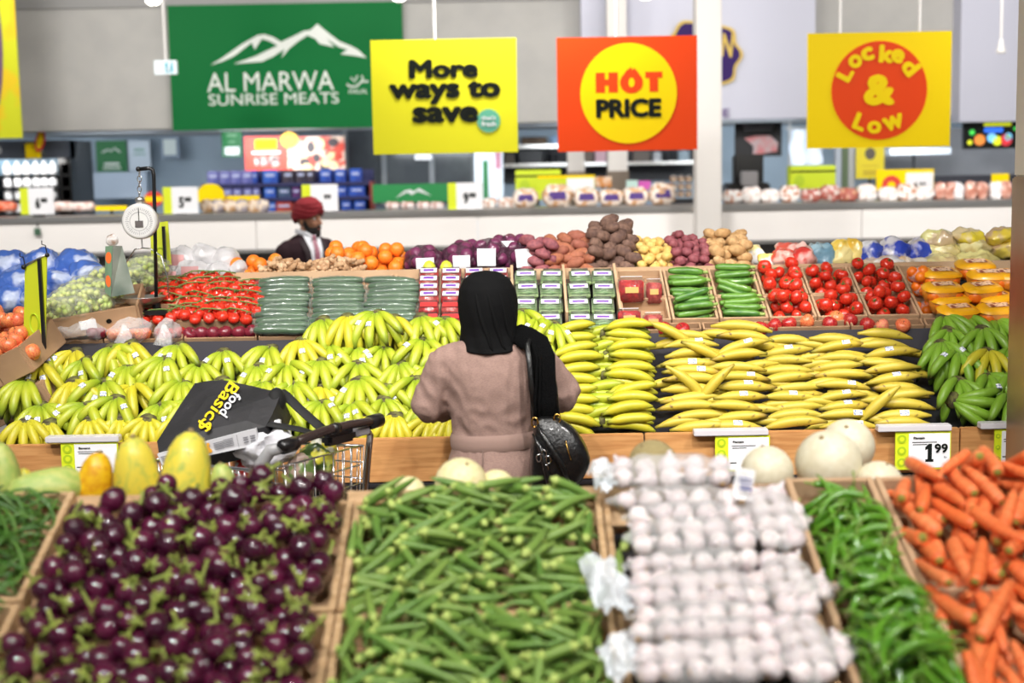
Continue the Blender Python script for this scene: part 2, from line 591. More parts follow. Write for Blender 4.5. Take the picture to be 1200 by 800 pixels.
mb.tube([(sg(406, 100)[0], -0.043, sg(406, 100)[1]), (sg(411, 103)[0], -0.043, sg(411, 103)[1]), (sg(418, 102)[0], -0.043, sg(418, 102)[1]), (sg(423, 97)[0], -0.043, sg(423, 97)[1]), (sg(431, 97)[0], -0.043, sg(431, 97)[1])], 0.012, 5)
mb.tube([(sg(411, 92)[0], -0.043, sg(411, 92)[1]), (sg(415, 97)[0], -0.043, sg(415, 97)[1]), (sg(419, 90)[0], -0.043, sg(419, 90)[1])], 0.01, 5)
mb.tube([(sg(424, 90)[0], -0.043, sg(424, 90)[1]), (sg(425, 98)[0], -0.043, sg(425, 98)[1])], 0.01, 5)
mb.text('HALAL', *sg(419, 108), 22 * k, 5 * k, -0.042)
kid(o, 'emblem', mb, GREENW)

YS = 11.0
def hsign(x0, y0, x1, y1, m, label):
    o, w, h = panel('hanging_sign', x0, y0, x1, y1, YS, 0.02, m, label, 'sign', None)
    kk = w / abs(x1 - x0)
    return o, w, h, kk, (lambda px, py: ((px - (x0 + x1) / 2) * kk, ((y0 + y1) / 2 - py) * kk))
o, w, h, k, q = hsign(436, 47, 606, 179, LEMON, 'lemon yellow hanging sign reading More ways to save')
mb = MB()
mb.text('More', *q(520.5, 81), 81 * k, 22 * k, -0.013, 0, 0.055)
mb.text('ways to', *q(521.5, 108.5), 131 * k, 27 * k, -0.013, 0, 0.055)
mb.text('save', *q(521.5, 134), 78 * k, 19 * k, -0.013, 0, 0.055)
kid(o, 'lettering', mb, INK)
mb = MB().disc(*q(572, 142), 13.5 * k, 13.5 * k, -0.016, -0.009, 84, star=21, amp=0.08)
bd = kid(o, 'star_badge', mb, TEAL)
mb = MB().text("that's", *q(572, 138.5), 17 * k, 5 * k, -0.018, 0, 0.02).text('fresh', *q(572, 145.5), 17 * k, 6 * k, -0.018, 0, 0.02)
kid(bd, 'lettering', mb, PAPER)
sign_rod(o, h, q(511, 0)[0])
o, w, h, k, q = hsign(653, 44, 817, 176, ORG, 'orange hanging sign with yellow disc reading HOT PRICE')
c = kid(o, 'yellow_disc', MB().disc(*q(736.5, 109.5), 56.5 * k, 58 * k, -0.014, -0.009, 64), YEL)
mb = MB()
bar = lambda x0, x1, y0, y1: mb.prism([q(x0, y1), q(x1, y1), q(x1, y0), q(x0, y0)], -0.0157, -0.0145)
for r_ in [(698, 709, 85, 108), (713, 724, 85, 108), (709, 713, 93, 100), (756, 776, 85, 92), (761, 771, 92, 108)]:
    bar(*r_)
mb.disc(*q(740, 97), 13.5 * k, 12.5 * k, -0.0157, -0.0145, 36)
mb.prism([q(*p) for p in [(730, 89), (734, 83), (740, 79), (741, 83), (743, 80), (747, 84), (750, 89), (740, 87)]], -0.0156, -0.0145)
ho_ = kid(c, 'hot_lettering', mb, ORG)
kid(ho_, 'letter_counter', MB().disc(*q(740, 97), 3.4 * k, 5.4 * k, -0.0165, -0.0155, 24), YEL)
sign_rod(o, h, q(723, 0)[0])
kid(c, 'price_lettering', MB().text('PRICE', *q(736.5, 126.5), 77 * k, 22.5 * k, -0.0155, 0, 0.055), INK)
o, w, h, k, q = hsign(946, 39, 1114, 172, YEL, 'golden yellow hanging sign with orange disc reading Locked & Low')
c = kid(o, 'orange_disc', MB().disc(*q(1030, 106), 56 * k, 57 * k, -0.014, -0.009, 64), ORG)
mb = MB()
for ch, ang, cw, hh in [('L', 154, 16, 18), ('o', 130, 17, 16), ('c', 109, 16, 16), ('k', 86, 18, 21), ('e', 62, 17, 16), ('d', 36, 18, 21)]:
    r = (44.5 if hh == 16 else 45) * k
    th = math.radians(ang)
    cx, cz = q(1030, 106)
    cx, cz = cx + r * math.cos(th), cz + r * math.sin(th)
    if ch == 'k':
        cx, cz = q(1037.5, 64)
    mb.text(ch, cx, cz, cw * k * 0.95, hh * k, -0.0155, 0, 0.055, math.radians((ang - 90) * (0.95 if ch in 'Ld' else 0.8)))
for ch, px, py, cw, hh, rr in [('L', 1008, 142, 15, 20, -22), ('o', 1024.5, 148.5, 17, 15, -4), ('w', 1047, 143.5, 25, 17, 17)]:
    mb.text(ch, *q(px, py), cw * k, hh * k, -0.0155, 0, 0.05, math.radians(rr))
mb.text('&', *q(1030, 105.5), 37 * k, 36 * k, -0.0155, 0, 0.06)
kid(c, 'lettering', mb, YEL)
sign_rod(o, h, -0.3)
sign_rod(o, h, 0.3)
# (posts and stands carry the cards and goods behind the counter)
# purple badge with gold border on the raised bay, half behind the column
Yb = YW - 0.33
c0 = P(822, 65, Yb)
k = scale_at(822, 65, Yb)
o = thing('wall_badge', tr(c0), 'purple wavy-edged wall badge with gold border, half hidden by the white column', 'sign')
kid(o, 'gold_border', MB().disc(0, 0, 46 * k, 43 * k, -0.02, 0.02, 96, star=9, amp=0.055), GOLD)
kid(o, 'badge_face', MB().disc(0, 0, 42.5 * k, 39.5 * k, -0.03, 0.0, 96, star=9, amp=0.055), PURP)
kid(o, 'lettering', MB().text('N', 30 * k, 11 * k, 13 * k, 27 * k, -0.033, 0, 0.03, math.radians(-6)), GOLD)
o = thing('wall_lettering', tr(P(851, 132, Yb)), 'small purple lettering low on the bay right of the white column', 'sign', mesh=MB().text('E', 0, 0, 8 * k, 9 * k, 0, 0, 0.02).mesh('wall_lettering', mat('purple_print', (110, 90, 140), 0.6), False))
# emergency exit sign on a drop rod
o, w, h = panel('exit_sign', 181.5, 71, 207.5, 87, 15.0, 0.06, mat('exit_white', (226, 240, 246), 0.4), 'pale illuminated exit sign hung on a rod beside the green wall sign', 'sign')
kid(o, 'green_panel', MB().box((w * 0.17, -0.031, 0), (w * 0.36, 0.004, h * 0.7)), mat('exit_green', (60, 170, 190), 0.4))
mb = MB().ell((w * 0.19, -0.035, h * 0.2), (0.018, 0.003, 0.018)).tube([(w * 0.18, -0.035, h * 0.12), (w * 0.15, -0.035, -h * 0.08), (w * 0.22, -0.035, -h * 0.26)], 0.012, 5).tube([(w * 0.15, -0.035, -h * 0.08), (w * 0.06, -0.035, -h * 0.2)], 0.01, 5)
kid(o, 'running_figure', mb, PAPER)
sign_rod(o, h, w * 0.0)
# pendant sensor on the right
p = P(1173, 60, 14.5)
o = thing('pendant_sensor', tr(p), 'small white pendant hanging on a rod at the upper right', 'pendant')
kid(o, 'bell', MB().lathe([(0.045, -0.02), (0.05, 0.0), (0.03, 0.05), (0.02, 0.11), (0.012, 0.12)], 14), WHITE, smooth=True)
kid(o, 'hanger_rod', MB().tube([(0, 0, 0.1), (0, 0, CEIL - p.z)], 0.012, 6), WHITE)
# banner with swirls at the far left
Yn = 15.5
p = P(-8, 60, Yn)
k = scale_at(0, 80, Yn)
o = thing('hanging_banner', tr(P(0, 78, Yn)), 'tall lime and purple banner hanging at the left edge', 'banner')
kid(o, 'banner_sheet', MB().box((0, 0, 0.3), (43 * k, 0.02, 166 * k + 0.6)), mat('banner_lime', (186, 190, 36), 0.6, (206, 176, 34), 1.6, spec=0.12, lo=0.5, hi=0.55))
mb = MB().disc(-26 * k, 30 * k, 31 * k, 110 * k, -0.016, -0.008, 48)
kid(o, 'purple_oval', mb, mat('banner_purple', (92, 62, 88), 0.6))

# ------------------------------------------------------------------ meat counter
YC = 14.0
zc_top = zt(244, YC)
zc_bot = zt(297, YC, 200)
xl, xr = -7.2, 7.4
o = thing('meat_counter', tr(0, YC, 0), 'long white-fronted meat counter with a stainless top running across the back', 'counter')
xs = [xl, xt(300, YC, 270), xt(560, YC, 270), xt(817, YC, 270), xt(1010, YC, 270), xr]
for a, b in zip(xs[:-1], xs[1:]):
    kid(o, 'front_panel', MB().box(((a + b) / 2, 0.02, (zc_top - 0.06 + zc_bot) / 2), (b - a - 0.006, 0.04, zc_top - 0.06 - zc_bot)), mat('counter_white', (238, 234, 231), 0.35), bevel=0.003)
kid(o, 'counter_top', MB().box(((xl + xr) / 2, 0.22, zc_top - 0.03), (xr - xl, 0.5, 0.06)), STEEL, bevel=0.006)
kid(o, 'base_cabinet', MB().box(((xl + xr) / 2, 0.6, zc_bot / 2), (xr - xl, 1.06, zc_bot)), mat('counter_base', (58, 54, 53), 0.5))
kid(o, 'display_deck', MB().box(((xl + xr) / 2, 0.84, zc_top - 0.1), (xr - xl, 0.75, 0.06)), STEEL)
kid(o, 'bumper_rail', MB().box(((xl + xr) / 2, -0.01, zc_bot + 0.01), (xr - xl, 0.05, 0.035)), mat('bumper_grey', (120, 118, 116), 0.4))
ZT = zc_top
def clip(px, label):
    p = P(px, 266, YC - 0.02)
    t = thing('counter_clip', tr(p), label, 'clip')
    kid(t, 'clip_arm', MB().tube([(0, 0.0, 0.05), (0, -0.01, 0)], 0.006, 6), DARK)
    kid(t, 'clip_body', MB().box((0, -0.015, -0.045), (0.06, 0.03, 0.07)), mat('clip_green', (70, 100, 80), 0.4), bevel=0.005)
clip(44, 'small green clip hanging below the leftmost price card')

def price_card(px0, py0, px1, py1, Y, strip, big, small, label, top=None, strip_w=0.24):
    o, w, h = panel('price_card', px0, py0, px1, py1, Y, 0.012, PAPER, label, 'price card')
    kid(o, 'colour_strip', MB().box((-w / 2 + w * strip_w / 2, -0.007, 0), (w * strip_w, 0.004, h)), strip)
    mb = MB()
    if big:
        mb.text(big, w * 0.02, -h * 0.08, w * 0.15, h * 0.42, -0.008, 0, 0.05)
    if small:
        mb.text(small, w * 0.21, h * 0.03, w * 0.2, h * 0.18, -0.008, 0, 0.05)
    if mb.v:
        kid(o, 'lettering', mb, INK)
    kid(o, 'card_foot', MB().box((0, 0.02, -h / 2 - 0.02), (w * 0.3, 0.05, 0.04)), BLACK)
    return o, w, h
price_card(24, 220, 63, 251, YC + 0.04, LIME, '6', '88', 'white price card with lime strip reading 6 88, left of the dial scale')
price_card(191.5, 219, 232, 250, YC + 0.04, LIME, '5', '88', 'white price card with lime strip reading 5 88, just right of the dial scale')
price_card(354, 216, 396, 247, YC + 0.04, LIME, None, '99', 'white price card with lime strip half hidden behind the red turban')
price_card(525, 214, 565.5, 245, YC + 0.04, LIME, '9', '88', 'white price card with lime strip reading 9 88, in front of the green panel')

# goods standing on the counter: wrapped trays and packs, one thing each
TRAYW = mat('foam_tray', (236, 234, 232), 0.5)
def pack_mesh(name, w, d, h, seed, col, col2):
    m = mat('wrap_' + name, col, 0.25, col2, 18, coat=0.5, bump=0.3, bscale=30, lo=0.45, hi=0.55)
    def fn(u, v):
        th = 2 * PI * v
        ph = PI * u
        s = math.sin(ph) ** 0.5
        cx = math.copysign(abs(math.cos(th)) ** 0.5, math.cos(th))
        sx = math.copysign(abs(math.sin(th)) ** 0.5, math.sin(th))
        return (w / 2 * s * cx, d / 2 * s * sx, h * (0.5 - 0.5 * math.cos(ph)))
    mb = MB().grid(fn, 8, 16, wrap=True).jitter(h * 0.16, 9 / max(w, 0.1), seed)
    return mb.mesh(name, m, True)
LABW = mat('pack_label_white', (240, 240, 244), 0.4)
LABP = mat('pack_label_purple', (84, 60, 132), 0.4)
def counter_pack(px, py, wpx, hpx, Y, col, col2, label, name='wrapped_pack', cat='pack', group=None, lab=None):
    k = scale_at(px, py, Y)
    w, h = wpx * k, hpx * k
    p = P(px, py + hpx / 2, Y)
    o = thing(name, tr(p.x, Y, max(p.z, ZT - 0.08 if Y > YC + 0.48 else ZT - 0.002)), label, cat, group, pack_mesh('m%d' % int(px * 7 + py), w, w * 0.8, h, px, col, col2))
    if lab:
        kid(o, 'pack_label', MB().prism([(-w * .3, h * .35), (w * .3, h * .35), (w * .26, h * .7), (-w * .26, h * .7)], -w * 0.41, -w * 0.38), lab)
    return o
nth = lambda i: ORD[i]
for i, (px, py, wp, hp) in enumerate([(616, 232, 30, 21), (653, 230, 35, 26), (687, 232, 30, 22), (716, 232, 29, 20), (745, 230, 29, 22), (776, 229, 30, 26)]):
    counter_pack(px, py, wp, hp, YC + 0.22, (206, 160, 118), (240, 226, 214), nth(i) + ' of the bread packs from the left, along the counter under the orange sign', 'bread_pack', 'bread', 'bread packs on the counter', LABP)
for i, px in enumerate([6, 75, 98]):
    counter_pack(px, 242, 28, 12, YC + 0.6, (236, 92, 52) if i == 0 else (232, 190, 178), (250, 150, 120) if i == 0 else (250, 232, 226), ['orange wrapped pack at the left end of the meat counter', 'pale pink wrapped meat tray just right of the 6 88 card', 'pale pink wrapped meat tray nearest the dial scale'][i], 'meat_tray', 'meat tray')
for i, px in enumerate([243, 256, 270, 284, 298, 308]):
    counter_pack(px, 241, 15, 15, YC + 0.25, (222, 204, 184), (150, 140, 150) if i % 2 else (190, 150, 110), nth(i) + ' of the small pale packs from the left, below the yellow disc sign', 'snack_pack', 'pack', 'pale packs below the yellow disc')
for i, px in enumerate([460, 478, 496, 512]):
    counter_pack(px, 241, 17, 10, YC + 0.6, (190, 150, 140), (236, 226, 224), nth(i) + ' of the wrapped meat trays from the left under the green mountain panel', 'meat_tray', 'meat tray', 'meat trays under the green panel')
for i, (px, hp) in enumerate([(574, 13), (592, 14), (601, 13)]):
    counter_pack(px, 238, 17, hp, YC + 0.5, (198, 160, 140), (240, 236, 234), nth(i) + ' of the three glossy packs right of the 9 88 card', 'wrapped_pack', 'pack', 'glossy packs right of the 9 88 card')
for i, px in enumerate([858, 880, 902, 925, 950, 972, 993, 1015, 1040, 1062, 1082]):
    counter_pack(px, 231 - (px - 858) * 0.012, 24, 16 + 4 * (i % 2), YC + 0.3, (232, 214, 206) if i % 3 else (206, 150, 120), (180, 96, 84) if i in (4, 5, 6) else (250, 246, 244), nth(i) + ' wrapped meat pack right of the white column along the counter', 'meat_pack', 'meat pack', 'meat packs right of the column')
for i, px in enumerate([1101, 1113, 1122, 1137, 1150, 1166, 1178]):
    wt = i in (2, 5)
    counter_pack(px, 226, 14, 20, YC + 0.3, (238, 232, 234) if wt else (196, 128, 108), (250, 246, 246) if wt else (226, 180, 164), nth(i) + ' of the upright packs at the right end of the counter', 'upright_pack', 'pack', 'upright packs at the right end')
for r in range(3):
    for c in range(3):
        px, py = 789 + c * 9, 208 + r * 9
        pz = P(px, py + 5, YC + 0.7)
        o = thing('spice_jar', tr(pz), '%s glass jar in the %s row of the stack beside the column' % (['left', 'middle', 'right'][c], ['top', 'middle', 'bottom'][r]), 'jar', 'jars stacked beside the column')
        kid(o, 'jar_body', MB().lathe([(0.034, 0), (0.036, 0.01), (0.036, 0.05), (0.03, 0.056)], 10), mat('spice', (120, 92, 66), 0.2, (190, 170, 150), 20), smooth=True)
        kid(o, 'lid', MB().lathe([(0.034, 0.055), (0.034, 0.072)], 10), CHROME, smooth=False)
kk = thing('jar_stand', tr(P(798, 243, YC + 0.7)), 'dark stand carrying the stacked jars beside the column', 'stand', mesh=MB().box((0, 0.0, 0.045), (0.3, 0.12, 0.09)).mesh('jar_stand', DARK, False))

# ------------------------------------------------------------------ behind the counter
YB = 17.6
# beverage cooler, left
p0, p1 = P(-40, 165, YB), P(90, 240, YB)
o = thing('beverage_cooler', tr((p0.x + p1.x) / 2, YB, 0), 'dark open beverage cooler with header sign at the far left', 'cooler')
cw = p1.x - p0.x
zh0, zh1 = zt(186, YB, 40), zt(165, YB, 40)
kid(o, 'header', MB().box((0, -0.1, (zh0 + zh1) / 2), (cw, 0.3, zh1 - zh0)), mat('cooler_header', (74, 80, 92), 0.5))
kid(o, 'back_panel', MB().box((0, 0.7, zh0 / 2), (cw, 0.05, zh0)), mat('cooler_back', (120, 150, 168), 0.5))
kid(o, 'side_panel', MB().box((cw / 2 - 0.08, 0.3, zh1 / 2), (0.16, 0.9, zh1)), BLACK)
kid(o, 'side_panel', MB().box((-cw / 2 + 0.04, 0.3, zh0 / 2), (0.08, 0.8, zh0)), BLACK)
shz = [zt(y, YB, 40) for y in (204, 219, 234, 249)]
for z in shz:
    kid(o, 'shelf', MB().box((-0.05, 0.32, z - 0.012), (cw - 0.2, 0.7, 0.02)), DARK)
kid(o, 'lettering', MB().text('88', -cw * .14, (zh0 + zh1) / 2, 0.09, 0.07, -0.256).text('A', cw * .25, (zh0 + zh1) / 2, 0.07, 0.07, -0.256), PAPER)
bot = MB().lathe([(0.045, 0), (0.05, 0.02), (0.05, 0.1), (0.025, 0.135), (0.022, 0.15)], 10).mesh('bottle', mat('milk_white', (250, 252, 255), 0.2, emit=0.0), True)
cap = MB().lathe([(0.024, 0.15), (0.024, 0.165)], 8).mesh('cap', mat('cap_white', (230, 235, 240), 0.4), False)
for r in range(4):
    for c, px in enumerate([8, 20, 31, 42, 52, 62]):
        pb = P(px, 200, YB + 0.05)
        inst('milk_bottle', tr(pb.x, YB + 0.05, shz[r]), [('cap', cap, Matrix())], 'white bottle, %s from the left on the %s shelf of the dark cooler' % (ORD[c], ['top', 'second', 'third', 'bottom'][r]), 'bottle', 'white bottles in the cooler', bot)
area_light('cooler_light', (P(35, 200, YB).x, YB - 0.25, zh0 - 0.03), (P(35, 200, YB).x, YB + 0.3, zt(240, YB)), 0.9, 6, sy=0.1)
for r in range(4):
    pb = P(78, 200, YB - 0.1)
    thing('snack_box', tr(pb.x, YB - 0.1, shz[r]), 'pinkish carton on the %s step beside the white bottles' % ['top', 'second', 'third', 'bottom'][r], 'carton', 'cartons beside the bottles', MB().box((0, 0, 0.06), (0.09, 0.1, 0.12)).mesh('snack_box', mat('carton_pink', (176, 140, 136), 0.5), False))
panel('tag_card', 30, 168, 47.5, 185.5, YB - 0.3, 0.02, YEL, 'small yellow card hung on the dark cooler header', 'card')
o = thing('starburst_sign', tr(P(47, 165, YB - 0.34)) @ rot(0, math.radians(15), 0), 'slim red and yellow burst sign above the cooler header', 'sign')
k = scale_at(47, 165, YB)
kid(o, 'red_oval', MB().disc(0, 0, 5.5 * k, 13 * k, -0.01, 0.01, 28), RED)
kid(o, 'yellow_oval', MB().disc(0, 0, 3.2 * k, 9 * k, -0.014, 0.0, 24), YEL)
YP = 19.9
o, w, h = panel('green_poster', 113, 165, 148.5, 201, YP, 0.03, GREEN, 'square green poster with pale mountain print on the pale wall', 'poster')
kid(o, 'mountain_print', MB().tube([(-w * .3, -0.018, h * .12), (-w * .1, -0.018, h * .22), (0, -0.018, h * .16), (w * .12, -0.018, h * .26), (w * .3, -0.018, h * .12)], 0.012, 5).box((0, -0.016, -h * .25), (w * .5, 0.004, h * .08)).box((0, -0.016, -h * .38), (w * .6, 0.004, h * .05)), GREENW)
o, w, h = panel('wall_notice', 151, 165, 176, 200, YP, 0.02, mat('notice_pale', (196, 208, 220), 0.6), 'plain pale notice beside the green poster', 'notice')
kid(o, 'print', MB().box((0, -0.011, h * .2), (w * .5, 0.003, h * .08)).box((0, -0.011, h * .05), (w * .6, 0.003, h * .05)), mat('notice_print', (130, 170, 160), 0.6))
o, w, h = panel('notice_board', 98, 202, 172, 232, YP, 0.03, mat('board_white', (182, 196, 214), 0.5), 'wide pale whiteboard low on the wall behind the dial scale', 'board')
o, w, h = panel('picture_frame', 189, 160, 210, 184.5, YP, 0.05, mat('frame_blue_grey', (120, 136, 156), 0.5), 'small grey framed certificate on the pale wall', 'picture')
kid(o, 'certificate', MB().box((0, -0.024, 0), (w * .7, 0.01, h * .74)), mat('certificate', (206, 216, 214), 0.6))
o, w, h = panel('hanging_notice', 260, 150, 283.5, 183.5, 18.5, 0.02, GREEN, 'green hanging notice with white box under the green wall sign', 'notice')
kid(o, 'white_box', MB().box((0, -0.012, -h * .3), (w * .75, 0.004, h * .28)), PAPER)
kid(o, 'print', MB().box((0, -0.012, h * .25), (w * .5, 0.003, h * .12)).box((0, -0.012, h * .02), (w * .35, 0.003, h * .07)), mat('notice_sage', (96, 140, 104), 0.6))
o, w, h = panel('red_poster', 287, 160, 337, 199, 18.3, 0.02, RED, 'red poster with yellow headline above the blue cartons', 'poster')
kid(o, 'print', MB().box((0, -0.012, h * .27), (w * .5, 0.004, h * .28)), YEL)
kid(o, 'white_line', MB().box((0, -0.012, h * .02), (w * .66, 0.004, h * .06)), PAPER)
kid(o, 'dark_picture', MB().box((-w * .12, -0.012, -h * .24), (w * .3, 0.004, h * .26)).disc(w * .18, -h * .24, w * .14, h * .17, -0.014, -0.01), mat('food_dark', (60, 48, 52), 0.5, (220, 190, 180), 14))
o, w, h = panel('food_poster', 337, 160, 404, 201, 18.3, 0.02, mat('food_photo', (226, 196, 176), 0.5, (206, 72, 54), 6, lo=0.48, hi=0.56), 'poster of mixed cooked dishes beside the red poster', 'poster')
mb = MB()
rr = random.Random(3)
for i in range(16):
    mb.disc(rr.uniform(-.42, .42) * w, rr.uniform(-.4, .35) * h, w * rr.uniform(.05, .1), w * rr.uniform(.05, .1), -0.013 - i * 0.0002, -0.01, 14, i % 3)
kid(o, 'dish_print', mb, [mat('dish_cream', (232, 206, 150), 0.5), mat('dish_red', (196, 66, 48), 0.5), mat('dish_dark', (70, 58, 60), 0.5)])
o = thing('price_seal', tr(P(339, 164, 18.25)), 'round orange seal between the two posters', 'sign', mesh=MB().disc(0, 0, 10 * scale_at(339, 164, 18.25), 9 * scale_at(339, 164, 18.25), -0.01, 0.01, 36, star=12, amp=0.04).mesh('price_seal', mat('seal_orange', (244, 178, 30), 0.5), False))

# rack of cartons
YR = 17.2
ra, rb = P(240, 245, YR), P(436, 245, YR)
o = thing('carton_rack', tr((ra.x + rb.x) / 2, YR, 0), 'dark navy rack full of blue cartons behind the counter', 'rack')
rw = rb.x - ra.x
zr = [zt(y, YR, 340) for y in (214, 231, 248)]
kid(o, 'back_panel', MB().box((0, 0.32, zt(200, YR, 340) / 2), (rw, 0.03, zt(200, YR, 340))), mat('rack_navy', (36, 40, 96), 0.5))
for z in zr:
    kid(o, 'shelf', MB().box((0, 0.13, z - 0.02), (rw, 0.36, 0.04)), mat('rack_navy', (36, 40, 96), 0.5))
for s in (-1, 1):
    kid(o, 'side_panel', MB().box((s * rw / 2, 0.13, zr[0] / 2), (0.03, 0.38, zr[0])), mat('rack_red', (150, 60, 50), 0.5))
rowdef = [[(250, 14, 'a'), (264, 13, 'a'), (277, 13, 'a'), (290, 13, 'a'), (299, 5, 'b'), (317, 18, 'c'), (338, 14, 'd'), (353, 12, 'd'), (364, 9, 'd'), (382, 14, 'b'), (399, 13, 'b'), (417, 14, 'b')],
          [(267, 10, 'a'), (278, 10, 'a'), (290, 10, 'a'), (300, 8, 'a'), (316, 14, 'c'), (333, 16, 'e'), (347, 10, 'p'), (400, 13, 'b'), (418, 20, 'b')],
          [(318, 12, 'c'), (332, 22, 'r'), (405, 12, 'b'), (421, 14, 'b')]]
cm = {'a': ((128, 130, 200), (82, 88, 168)), 'b': ((34, 92, 204), (26, 60, 160)), 'c': ((44, 110, 214), (30, 74, 180)), 'd': ((74, 60, 74), (40, 36, 60)), 'e': ((70, 96, 130), (50, 70, 110)), 'p': ((104, 44, 124), (80, 36, 100)), 'r': ((196, 66, 56), (150, 50, 46))}
cn = {'a': 'lilac blue', 'b': 'deep blue', 'c': 'bright blue', 'd': 'dark brown', 'e': 'slate blue', 'p': 'purple', 'r': 'red'}
for r, row in enumerate(rowdef):
    for i, (px, wp, kd) in enumerate(row):
        k = scale_at(px, 215, YR)
        hh = (zr[0] + 0.165 if r == 0 else zr[r - 1] - 0.045) - zr[r] - 0.012
        m = mat('carton_' + kd, cm[kd][0], 0.4, cm[kd][1], 9)
        t = thing('drink_carton', tr(P(px, 215, YR).x, YR + 0.06, zr[r]), '%s carton, %s from the left on the %s shelf of the navy rack' % (cn[kd], ORD[i], ['top', 'middle', 'bottom'][r]), 'carton', 'cartons on the navy rack', MB().box((0, 0, hh / 2), (wp * k * 0.96, 0.16, hh)).mesh('carton', m, False, 0.006))
        kid(t, 'printed_band', MB().box((0, -0.082, hh * 0.62), (wp * k * 0.6, 0.004, hh * 0.22)), mat('carton_print', (190, 200, 236), 0.5))
k = scale_at(246, 226, YC + 0.5)
o = thing('disc_sign', tr(P(247, 229, YC + 0.5)), 'round yellow disc sign standing at the left of the pale packs', 'sign', mesh=MB().disc(0, 0, 16 * k, 14 * k, -0.008, 0.008, 40).mesh('disc_sign', YEL, False))
panel('shelf_strip', 263, 229, 304, 235, YC + 0.55, 0.02, YEL, 'narrow yellow shelf strip right of the yellow disc sign', 'strip')
panel('shelf_strip', 112, 241, 149, 246.5, YC + 0.5, 0.02, YEL, 'narrow yellow shelf strip left of the dial scale', 'strip')
o = thing('round_sign', tr(P(180, 233, YC + 0.5)), 'round red and yellow sign behind the post of the dial scale', 'sign')
kid(o, 'red_disc', MB().disc(0, 0, 11 * k, 9 * k, -0.006, 0.006, 32), RED)
kid(o, 'yellow_band', MB().box((0, -0.007, 0), (20 * k, 0.004, 6 * k)), YEL)

# dark window of the cutting room
YG = 19.0
struct('window_1', boxbetween(MB(), (xt(404, YG, 190), YG, zt(240, YG, 480)), (xt(557, YG, 190), YG + 0.04, zt(148, YG, 480))), mat('dark_glass', (58, 62, 66), 0.15, (84, 88, 90), 1.4))
mbw = MB()
for px in (405, 450, 506, 556):
    mbw.box((xt(px, YG, 190), YG - 0.02, (zt(240, YG, 480) + zt(148, YG, 480)) / 2), (0.07, 0.06, zt(148, YG, 480) - zt(240, YG, 480)))
struct('trim_window_frame', mbw, mat('frame_grey', (96, 100, 104), 0.5))
panel('notice_slip', 486, 181, 506, 187, YG - 0.1, 0.01, PAPER, 'small white slip taped on the dark window', 'notice')
o, w, h = panel('fascia_panel', 437, 215.5, 525, 236.5, 16.6, 0.04, mat('fascia_green', (22, 140, 70), 0.5), 'low green panel with white mountain logo behind the counter', 'sign')
kid(o, 'mountain_logo', MB().prism([(-w * .2, -h * .28), (-w * .08, h * .12), (0, h * .2), (w * .04, h * .08), (w * .12, h * .26), (w * .2, h * .05), (w * .28, -h * .18), (w * .14, h * .02), (w * .1, h * .1), (w * .02, -h * .1), (-w * .04, h * .06)], -0.026, -0.02), PAPER)
kid(o, 'support_post', MB().tube([(0, 0.05, -h / 2), (0, 0.05, -o.location.z)], 0.03, 6), DARK)
o = thing('door_post', tr(P(573, 205, 18.6)), 'white door post with a dark green strip beside the lemon sign', 'post')
k = scale_at(573, 205, 18.6)
kid(o, 'post', MB().box((0, 0, 0), (33 * k, 0.15, 84 * k)).box((0, 0, -1.2), (33 * k, 0.15, 1.6)), mat('post_white', (210, 220, 230), 0.5))
kid(o, 'green_strip', MB().box((-4 * k, -0.08, -5 * k), (6 * k, 0.01, 44 * k)), GREEN)
kid(o, 'pink_strip', MB().box((11 * k, -0.08, 22 * k), (6 * k, 0.01, 30 * k)), mat('pink_strip', (180, 120, 140), 0.5))

# wall shelves with pots and boxes
YH = 19.6
for n, (xa, xb, py, lb) in enumerate([(595, 656, 172, 'upper grey wall shelf left of the orange sign'), (590, 818, 194, 'long grey wall shelf crowded with pots under the orange sign')]):
    pa, pb = P(xa, py, YH), P(xb, py, YH)
    o = thing('wall_shelf', tr((pa.x + pb.x) / 2, YH + 0.2, pa.z), lb, 'shelf')
    kid(o, 'shelf_board', MB().box((0, 0, 0), (pb.x - pa.x, 0.45, 0.045)), STEEL)
    for s in (-0.35, 0.35):
        kid(o, 'bracket', MB().tube([(s * (pb.x - pa.x), -0.15, 0), (s * (pb.x - pa.x), 0.58, -0.02), (s * (pb.x - pa.x), 0.58, -0.3)], 0.015, 6), STEEL)
zs0, zs1 = P(620, 172, YH).z + 0.022, P(700, 194, YH).z + 0.022
def goods(name, px, wp, hp, py, z, m, label, cat, kind='box'):
    k = scale_at(px, py, YH)
    w, h = wp * k, hp * k
    x = P(px, py, YH).x
    if kind == 'pot':
        o = thing(name, tr(x, YH + 0.15, z), label, cat)
        kid(o, 'pot_body', MB().lathe([(w * .42, 0), (w * .48, h * .1), (w * .5, h * .85), (w * .52, h * .9), (w * .46, h * .9)], 18), m, smooth=True)
        kid(o, 'lid', MB().lathe([(w * .5, h * .9), (w * .3, h * .97), (w * .06, h), (w * .06, h * 1.08), (0.01, h * 1.1)], 14), m, smooth=True)
    elif kind == 'roll':
        o = thing(name, tr(x, YH + 0.15, z + h / 2) @ rot(0, PI / 2, 0), label, cat, None, MB().tube([(0, 0, -w / 2), (0, 0, 0), (0, 0, w / 2)], [h * .48, h * .5, h * .44], 12).mesh(name, m, True))
    else:
        o = thing(name, tr(x, YH + 0.15, z), label, cat, None, MB().box((0, 0, h / 2), (w, 0.3, h)).mesh(name, m, False, 0.01))
    return o
BROWN = mat('kraft_brown', (112, 92, 74), 0.7, (86, 68, 54), 5)
